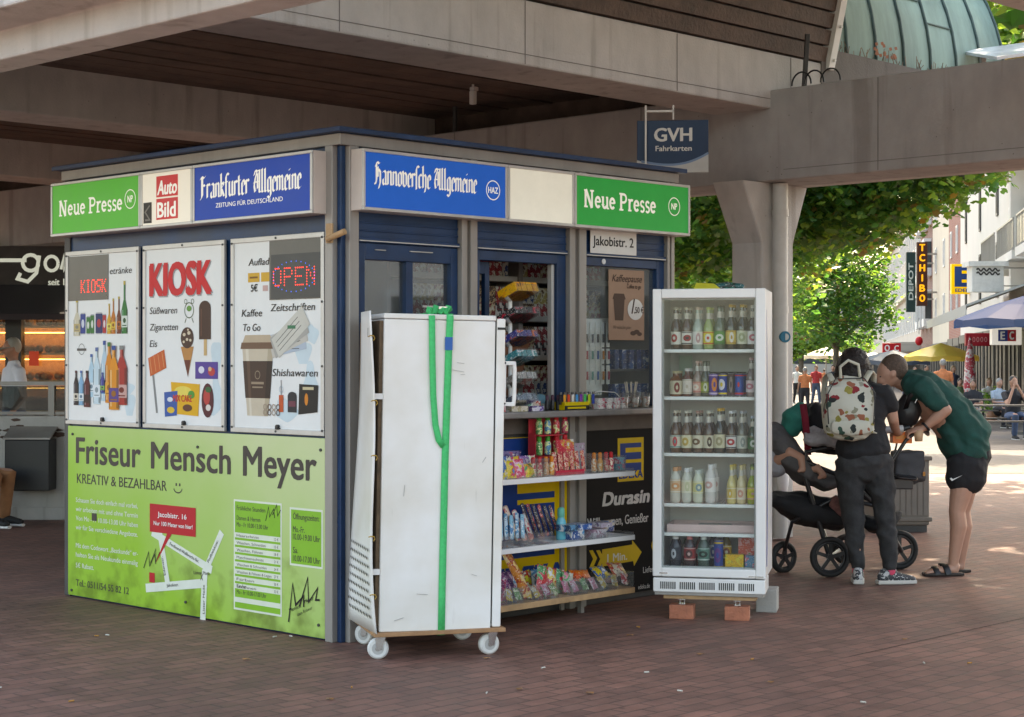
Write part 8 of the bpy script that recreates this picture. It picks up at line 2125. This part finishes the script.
bk = thing("bakery_shop", "dark bakery shop front with a warmly lit bread display left of the kiosk", "shop", Vector((-14, 24, 0)), 0)
MB(M_DARK).box(0, 16, 0, .3, 2.55, 3.15).build("fascia", bk)
b = MB(pbr("dark_awning", (.045, .045, .055), rough=.8)); b.add([(0, 0, 2.62), (16, 0, 2.62), (16, -.7, 2.2), (0, -.7, 2.2), (0, 0, 2.55), (16, 0, 2.55), (16, -.66, 2.12), (0, -.66, 2.12)], [(3, 2, 1, 0), (4, 5, 6, 7), (2, 3, 7, 6), (0, 4, 7, 3), (1, 2, 6, 5)]); b.build("awning", bk)
b = MB(M_BLACK)
for x in (4.0, 5.6, 7.0, 8.05, 9.5, 12.0): b.box(x, x + .22, .02, .2, 0, 2.55)
b.box(0, 16, .02, .2, 0, .75); b.build("frame_posts", bk)
MB(M_DARK).box(0, 16, .9, 1.0, 0, 3.1).build("rear_wall", bk)
b = MB(pbr("warm_lamp_strip", (1, .7, .35), emit=(1.0, .48, .14), estr=1.6)); 
for z in (1.05, 1.46, 1.84, 2.22): b.box(4.2, 13, .74, .78, z + .12, z + .135)
b.build("display_lamps", bk)
b = MB(M_WOODL)
for z in (.95, 1.3, 1.68, 2.06): b.box(4.2, 13, .4, .88, z - .03, z)
b.box(4.2, 13, .885, .899, .8, 2.5)
b.build("display_shelves", bk)
MB(M_GLASS).box(4.2, 13, .1, .108, .76, 2.54).build("pane", bk)
b = MB(flat("c8d4d4", .5, .15))
# handwriting style shop name, partly covered by the kiosk
y = -.012
def curl(pts, w=.05): b.stroke(pts, w, y)
X0, Z0, k = 7.10, 2.78, .017
curl([(X0 + .26 + .11 * math.cos(a), Z0 + .14 + .11 * math.sin(a)) for a in [R(20 + 330 * i / 14) for i in range(15)]]); b.stroke([(X0 + .38, Z0 + .24), (X0 + .34, Z0), (X0 + .22, Z0 - .12), (X0 + .08, Z0 - .08), (X0 + .12, Z0)], .05, y - .001)
b.stroke([(X0 + .55 + .09 * math.cos(a), Z0 + .13 + .1 * math.sin(a)) for a in [R(24 * i) for i in range(16)]], .045, y - .002)
b.stroke([(X0 + .68, Z0 + .05), (X0 + .72, Z0 + .24), (X0 + .72, Z0 + .04), (X0 + .78, Z0 + .2), (X0 + .86, Z0 + .2), (X0 + .87, Z0 + .04), (X0 + .94, Z0 + .06)], .042, y - .003)
b.box(6.4, 7.3, -.02, -.003, 2.93, 2.98)
b.text("seit 19", 7.60, 2.61, .09, .3, y, bold=.02); b.build("lettering", bk)
bl = []
for i, c in enumerate(((.30, .11, .03), (.38, .17, .06), (.22, .075, .025))):
    q = MB(pbr("crust_%d" % i, c, rough=.6, var=.4, scale=12)); q.limb([(-.09, 0, .05), (0, 0, .055), (.09, 0, .05)], [.05, .06, .05], 10); o = q.build("bread_loaf"); COL.objects.unlink(o); bl.append(o)
for j, z in enumerate((.952, 1.302, 1.682, 2.062)):
    for i in range(22):
        x = 6.7 + i * .125 + rnd.uniform(-.02, .02)
        inst(bl[rnd.randrange(3)], (-14 + x, 24 + .55 + rnd.uniform(-.06, .1), z), rnd.uniform(.9, 2.2), "brown bread loaf on the " + ("lowest", "second", "third", "top")[j] + " lit bakery shelf", "bread", "loaves on the " + ("lowest", "second", "third", "top") [j] + " bakery shelf")
b = MB(flat("b8402a", .5, .1)); b.box(0, .13, 0, .02, 0, .2); tag(b.build("price_card", loc=(-14 + 7.33, 24.02, 1.5)), "red card in the bakery window beside the post", "card")

# ------------------------------------------------------------------ trees
LEAF = [leaf_mat("leaf_dark", (.035, .115, .04), (.12, .34, .045)), leaf_mat("leaf_mid", (.05, .14, .045), (.22, .46, .06)), leaf_mat("leaf_light", (.08, .17, .04), (.40, .60, .07)), leaf_mat("leaf_turning", (.16, .11, .03), (.45, .30, .05))]
BARK = pbr("plane_bark", (.16, .13, .10), rough=.9, var=.4, scale=5, bump=.5, bscale=20)
def leaf_cloud(b, clumps, n, size, rg, lobed=False, wts=(.34, .36, .25, .05)):
    vols = [c[1][0] * c[1][1] * c[1][2] for c in clumps]; tot = sum(vols)
    for (c, r), vo_ in zip(clumps, vols):
        m = max(8, int(n * vo_ / tot))
        # twig centres inside the clump
        tw = []
        for _ in range(max(3, m // 14)):
            while True:
                q = Vector((rg.uniform(-1, 1), rg.uniform(-1, 1), rg.uniform(-1, 1)))
                if q.length < 1: break
            q = q.normalized() * (q.length ** .55)
            tone = rg.choices((0, 1, 2, 3), wts)[0]
            tw.append((Vector(c) + Vector((q.x * r[0], q.y * r[1], q.z * r[2])), tone))
        for i in range(m):
            p, tone = tw[i % len(tw)]
            s = size * rg.uniform(.6, 1.25)
            p = p + Vector((rg.gauss(0, 1), rg.gauss(0, 1), rg.gauss(0, .8))) * size * 1.1
            e = Euler((rg.uniform(-.9, .9), rg.uniform(-.9, .9), rg.uniform(0, 6.28))); M = e.to_matrix()
            b.cur = tone if rg.random() < .75 else rg.randrange(3)
            if lobed: pts = [(0, -.5, 0), (.28, -.35, .03), (.55, -.05, -.05), (.25, .05, .02), (.32, .42, -.06), (0, .55, -.03), (-.32, .42, -.06), (-.25, .05, .02), (-.55, -.05, -.05), (-.28, -.35, .03)]
            else: pts = [(0, -.5, 0), (.36, -.05, .06), (0, .55, 0), (-.36, -.05, .06)]
            b.add([p + M @ (Vector(q) * s) for q in pts], [tuple(range(len(pts)))])
def tree(name, label, base, trunk_top, r0, clumps, n, size, seed, lobed=False, group=None, wts=(.34, .36, .25, .05)):
    rg = random.Random(seed)
    t = thing(name, label, "tree", base, 0, group)
    base = Vector(base); tt = Vector(trunk_top) - base
    b = MB(BARK); b.tube([(0, 0, 0), (0, 0, .25), tt * .5 + Vector((.05, .03, 0)), tt], [r0 * 1.5, r0 * 1.1, r0 * .9, r0 * .7], 12)
    tk = b.build("trunk", t)
    b = MB(BARK)
    for c, r in clumps:
        c = Vector(c) - base; m = tt * .6 + c * .4 + Vector((0, 0, .4 * (c - tt).length * .3))
        b.tube([tt * .92, m, c], [r0 * .42, r0 * .26, r0 * .1], 7)
        for _ in range(4):
            q = c + Vector((rg.uniform(-.8, .8) * r[0], rg.uniform(-.8, .8) * r[1], rg.uniform(-.6, .8) * r[2])); b.tube([m * .4 + c * .6, q], [r0 * .12, r0 * .04], 5)
    b.build("limbs", t)
    b = MB(); b.mats = list(LEAF)
    leaf_cloud(b, [(Vector(c) - base, r) for c, r in clumps], n, size, rg, lobed, wts)
    b.build("crown", t)
    return t
def cl(u, v, Y, r, rz=None): return (tuple(P(u, v, Y)), (r, r * 1.0, rz or r * .75))
near = [cl(700, 215, 24, 1.0, .8), cl(706, 262, 25, .6, .5), cl(722, 190, 23, .9), cl(800, 195, 22.5, .8, .6), cl(815, 235, 24.5, .55, .4), cl(838, 205, 22.5, .8, .55), cl(872, 198, 23, .75, .5), cl(860, 228, 24, .5, .34), cl(905, 190, 22, .7, .4),
        cl(890, 218, 23.5, .4, .25), cl(940, 178, 22, .6, .3), cl(968, 178, 21.5, .35, .18), cl(925, 200, 23, .35, .22), cl(985, 172, 22.5, .3, .16), cl(790, 260, 26, .5, .4), cl(780, 215, 26, .9, .7)]
tree("plane_tree", "large plane tree with backlit leaves hanging behind the flared column", P(772, 470, 25.5).xy.to_3d(), (3.8, 25.5, 4.2), .26, near, 15000, .115, 3, True, wts=(.30, .34, .32, .04))
up = [((2.6, 25, 6.5), (3, 3, 2)), ((6, 25, 7), (3, 3, 2)), ((4, 23, 9), (3.4, 3, 2.2)), ((5.5, 27, 9.5), (3, 3, 2.2)), ((2, 27, 9), (3, 3, 2)), ((7.5, 21.5, 8.7), (3, 3, 2)), ((4.5, 20.5, 8.6), (2.8, 2.6, 2)), ((9.5, 23, 8.7), (3, 3, 2))]  # unseen upper leaves; the last clumps are added to shade the paving
tu = bpy.data.objects["plane_tree"]
b = MB(); b.mats = list(LEAF); leaf_cloud(b, [(Vector(c) - tu.location, r) for c, r in up], 11000, .42, random.Random(5), False); b.build("upper_shade_crown", tu)
tree("street_tree", "full green street tree with a slim trunk down the street behind the woman's head", st(834, 74), tuple(st(836, 74, 2.6)), .17,
     [cl(838, 285, 74, 1.9, 1.4), cl(865, 300, 73, 1.3, 1.1), cl(810, 290, 75, 1.5, 1.3), cl(880, 315, 74, .8, .7), cl(850, 330, 74, 1.2, .7), cl(820, 330, 73, 1.2, .8), cl(800, 315, 76, 1.1, 1.0), cl(845, 255, 75, 1.8, 1.4), cl(875, 275, 75, 1.0, 1.0), cl(805, 255, 75, 1.6, 1.4)], 11500, .22, 11, wts=(.36, .38, .24, .02))
tree("street_tree", "pale yellow green tree far down the street beside the drain pipe", st(800, 118), tuple(st(801, 118, 3.4)), .2,
     [cl(800, 325, 118, 2.4, 1.8), cl(815, 335, 117, 1.7, 1.2), cl(785, 335, 119, 2.2, 1.8), cl(830, 345, 119, 1.5, .9), cl(850, 346, 121, 1.5, .9)], 7000, .3, 12, wts=(.1, .3, .55, .05))
tree("street_tree", "tall tree behind the fridge and the column", st(735, 62), tuple(st(735, 62, 4)), .25,
     [((8.0, 62, 6.5), (2.6, 2.6, 2.4)), ((9.5, 63, 4.8), (1.8, 2, 1.6)), ((6.2, 62, 5), (2, 2, 2)), ((10, 61, 8), (2.2, 2, 2))], 7000, .3, 13)
tree("street_tree", "dark tree in the gap behind the right corner of the kiosk", st(690, 48), tuple(st(690, 48, 3)), .22,
     [((4.8, 48, 5), (2.0, 2, 2)), ((6.2, 49, 4), (1.6, 1.6, 1.6)), ((3.6, 48, 4.2), (1.8, 1.8, 1.8)), ((5.2, 47, 2.8), (1.6, 1.5, 1.2))], 6000, .25, 14, wts=(.5, .35, .12, .03))
tree("street_tree", "leafy tree whose twigs show above the beam at the top right corner", Vector((12.5, 34, gz(34))), (12.3, 34, 5.5), .25,
     [cl(1008, 25, 33, 1.0, .8), cl(1030, 40, 34, 1.2, 1.0), cl(1015, 55, 35, .8, .6), cl(990, 8, 34, .6, .5)], 2600, .22, 15, wts=(.15, .3, .5, .05))
# potted plants at the tables
for u, Y, tx in ((992, 50, "potted plant with bright green leaves between the cafe guests"), (950, 58, "potted shrub under the edge of the yellow parasol")):
    t = thing("potted_plant", tx, "plant", st(u, Y)); MB(pbr("clay_pot", (.3, .13, .07))).lathe([(.001, 0), (.14, 0), (.19, .34), (.16, .34), (.001, .3)]).build("pot", t)
    b = MB(); b.mats = list(LEAF); leaf_cloud(b, [(Vector((0, 0, .62)), (.28, .28, .3))], 240, .11, rnd, False, (.2, .3, .5, 0)); b.build("foliage", t)
# dry leaves on the paving
b = MB(pbr("dry_leaf", (.28, .13, .05), var=.4))
for u, v in ((590, 694), (170, 612), (487, 659), (300, 620), (770, 683), (630, 636), (246, 660), (905, 640), (520, 690), (330, 700), (700, 655)):
    p = P(u, v, 0); Yg = 1.6 * FL / (v - 358.5); p = Vector(((u - 512) / FL * Yg, Yg, .004)); a = rnd.uniform(0, 6.28); s = .022
    b.add([p + Vector((s * math.cos(a + q), s * .7 * math.sin(a + q), .006 * (k % 2))) for k, q in enumerate((0, 1.2, 2.2, 3.4, 4.4, 5.4))], [tuple(range(6))])
tag(b.build("fallen_leaves"), "few small dry leaves scattered on the brick paving", "leaves", None, 'stuff')
b = MB(flat("d8d4c8", .8))
for i in range(26):
    p = Vector((rnd.uniform(-2.6, 4.0), rnd.uniform(7.6, 13.0), .006)); a = rnd.uniform(0, 3.1)
    b.m(flat("d8d4c8", .8) if i % 3 else flat("c08a4a", .8)).cyl(p, p + Vector((.026 * math.cos(a), .026 * math.sin(a), 0)), .004, n=6)
tag(b.build("litter"), "few cigarette ends scattered on the brick paving", "litter", None, 'stuff')
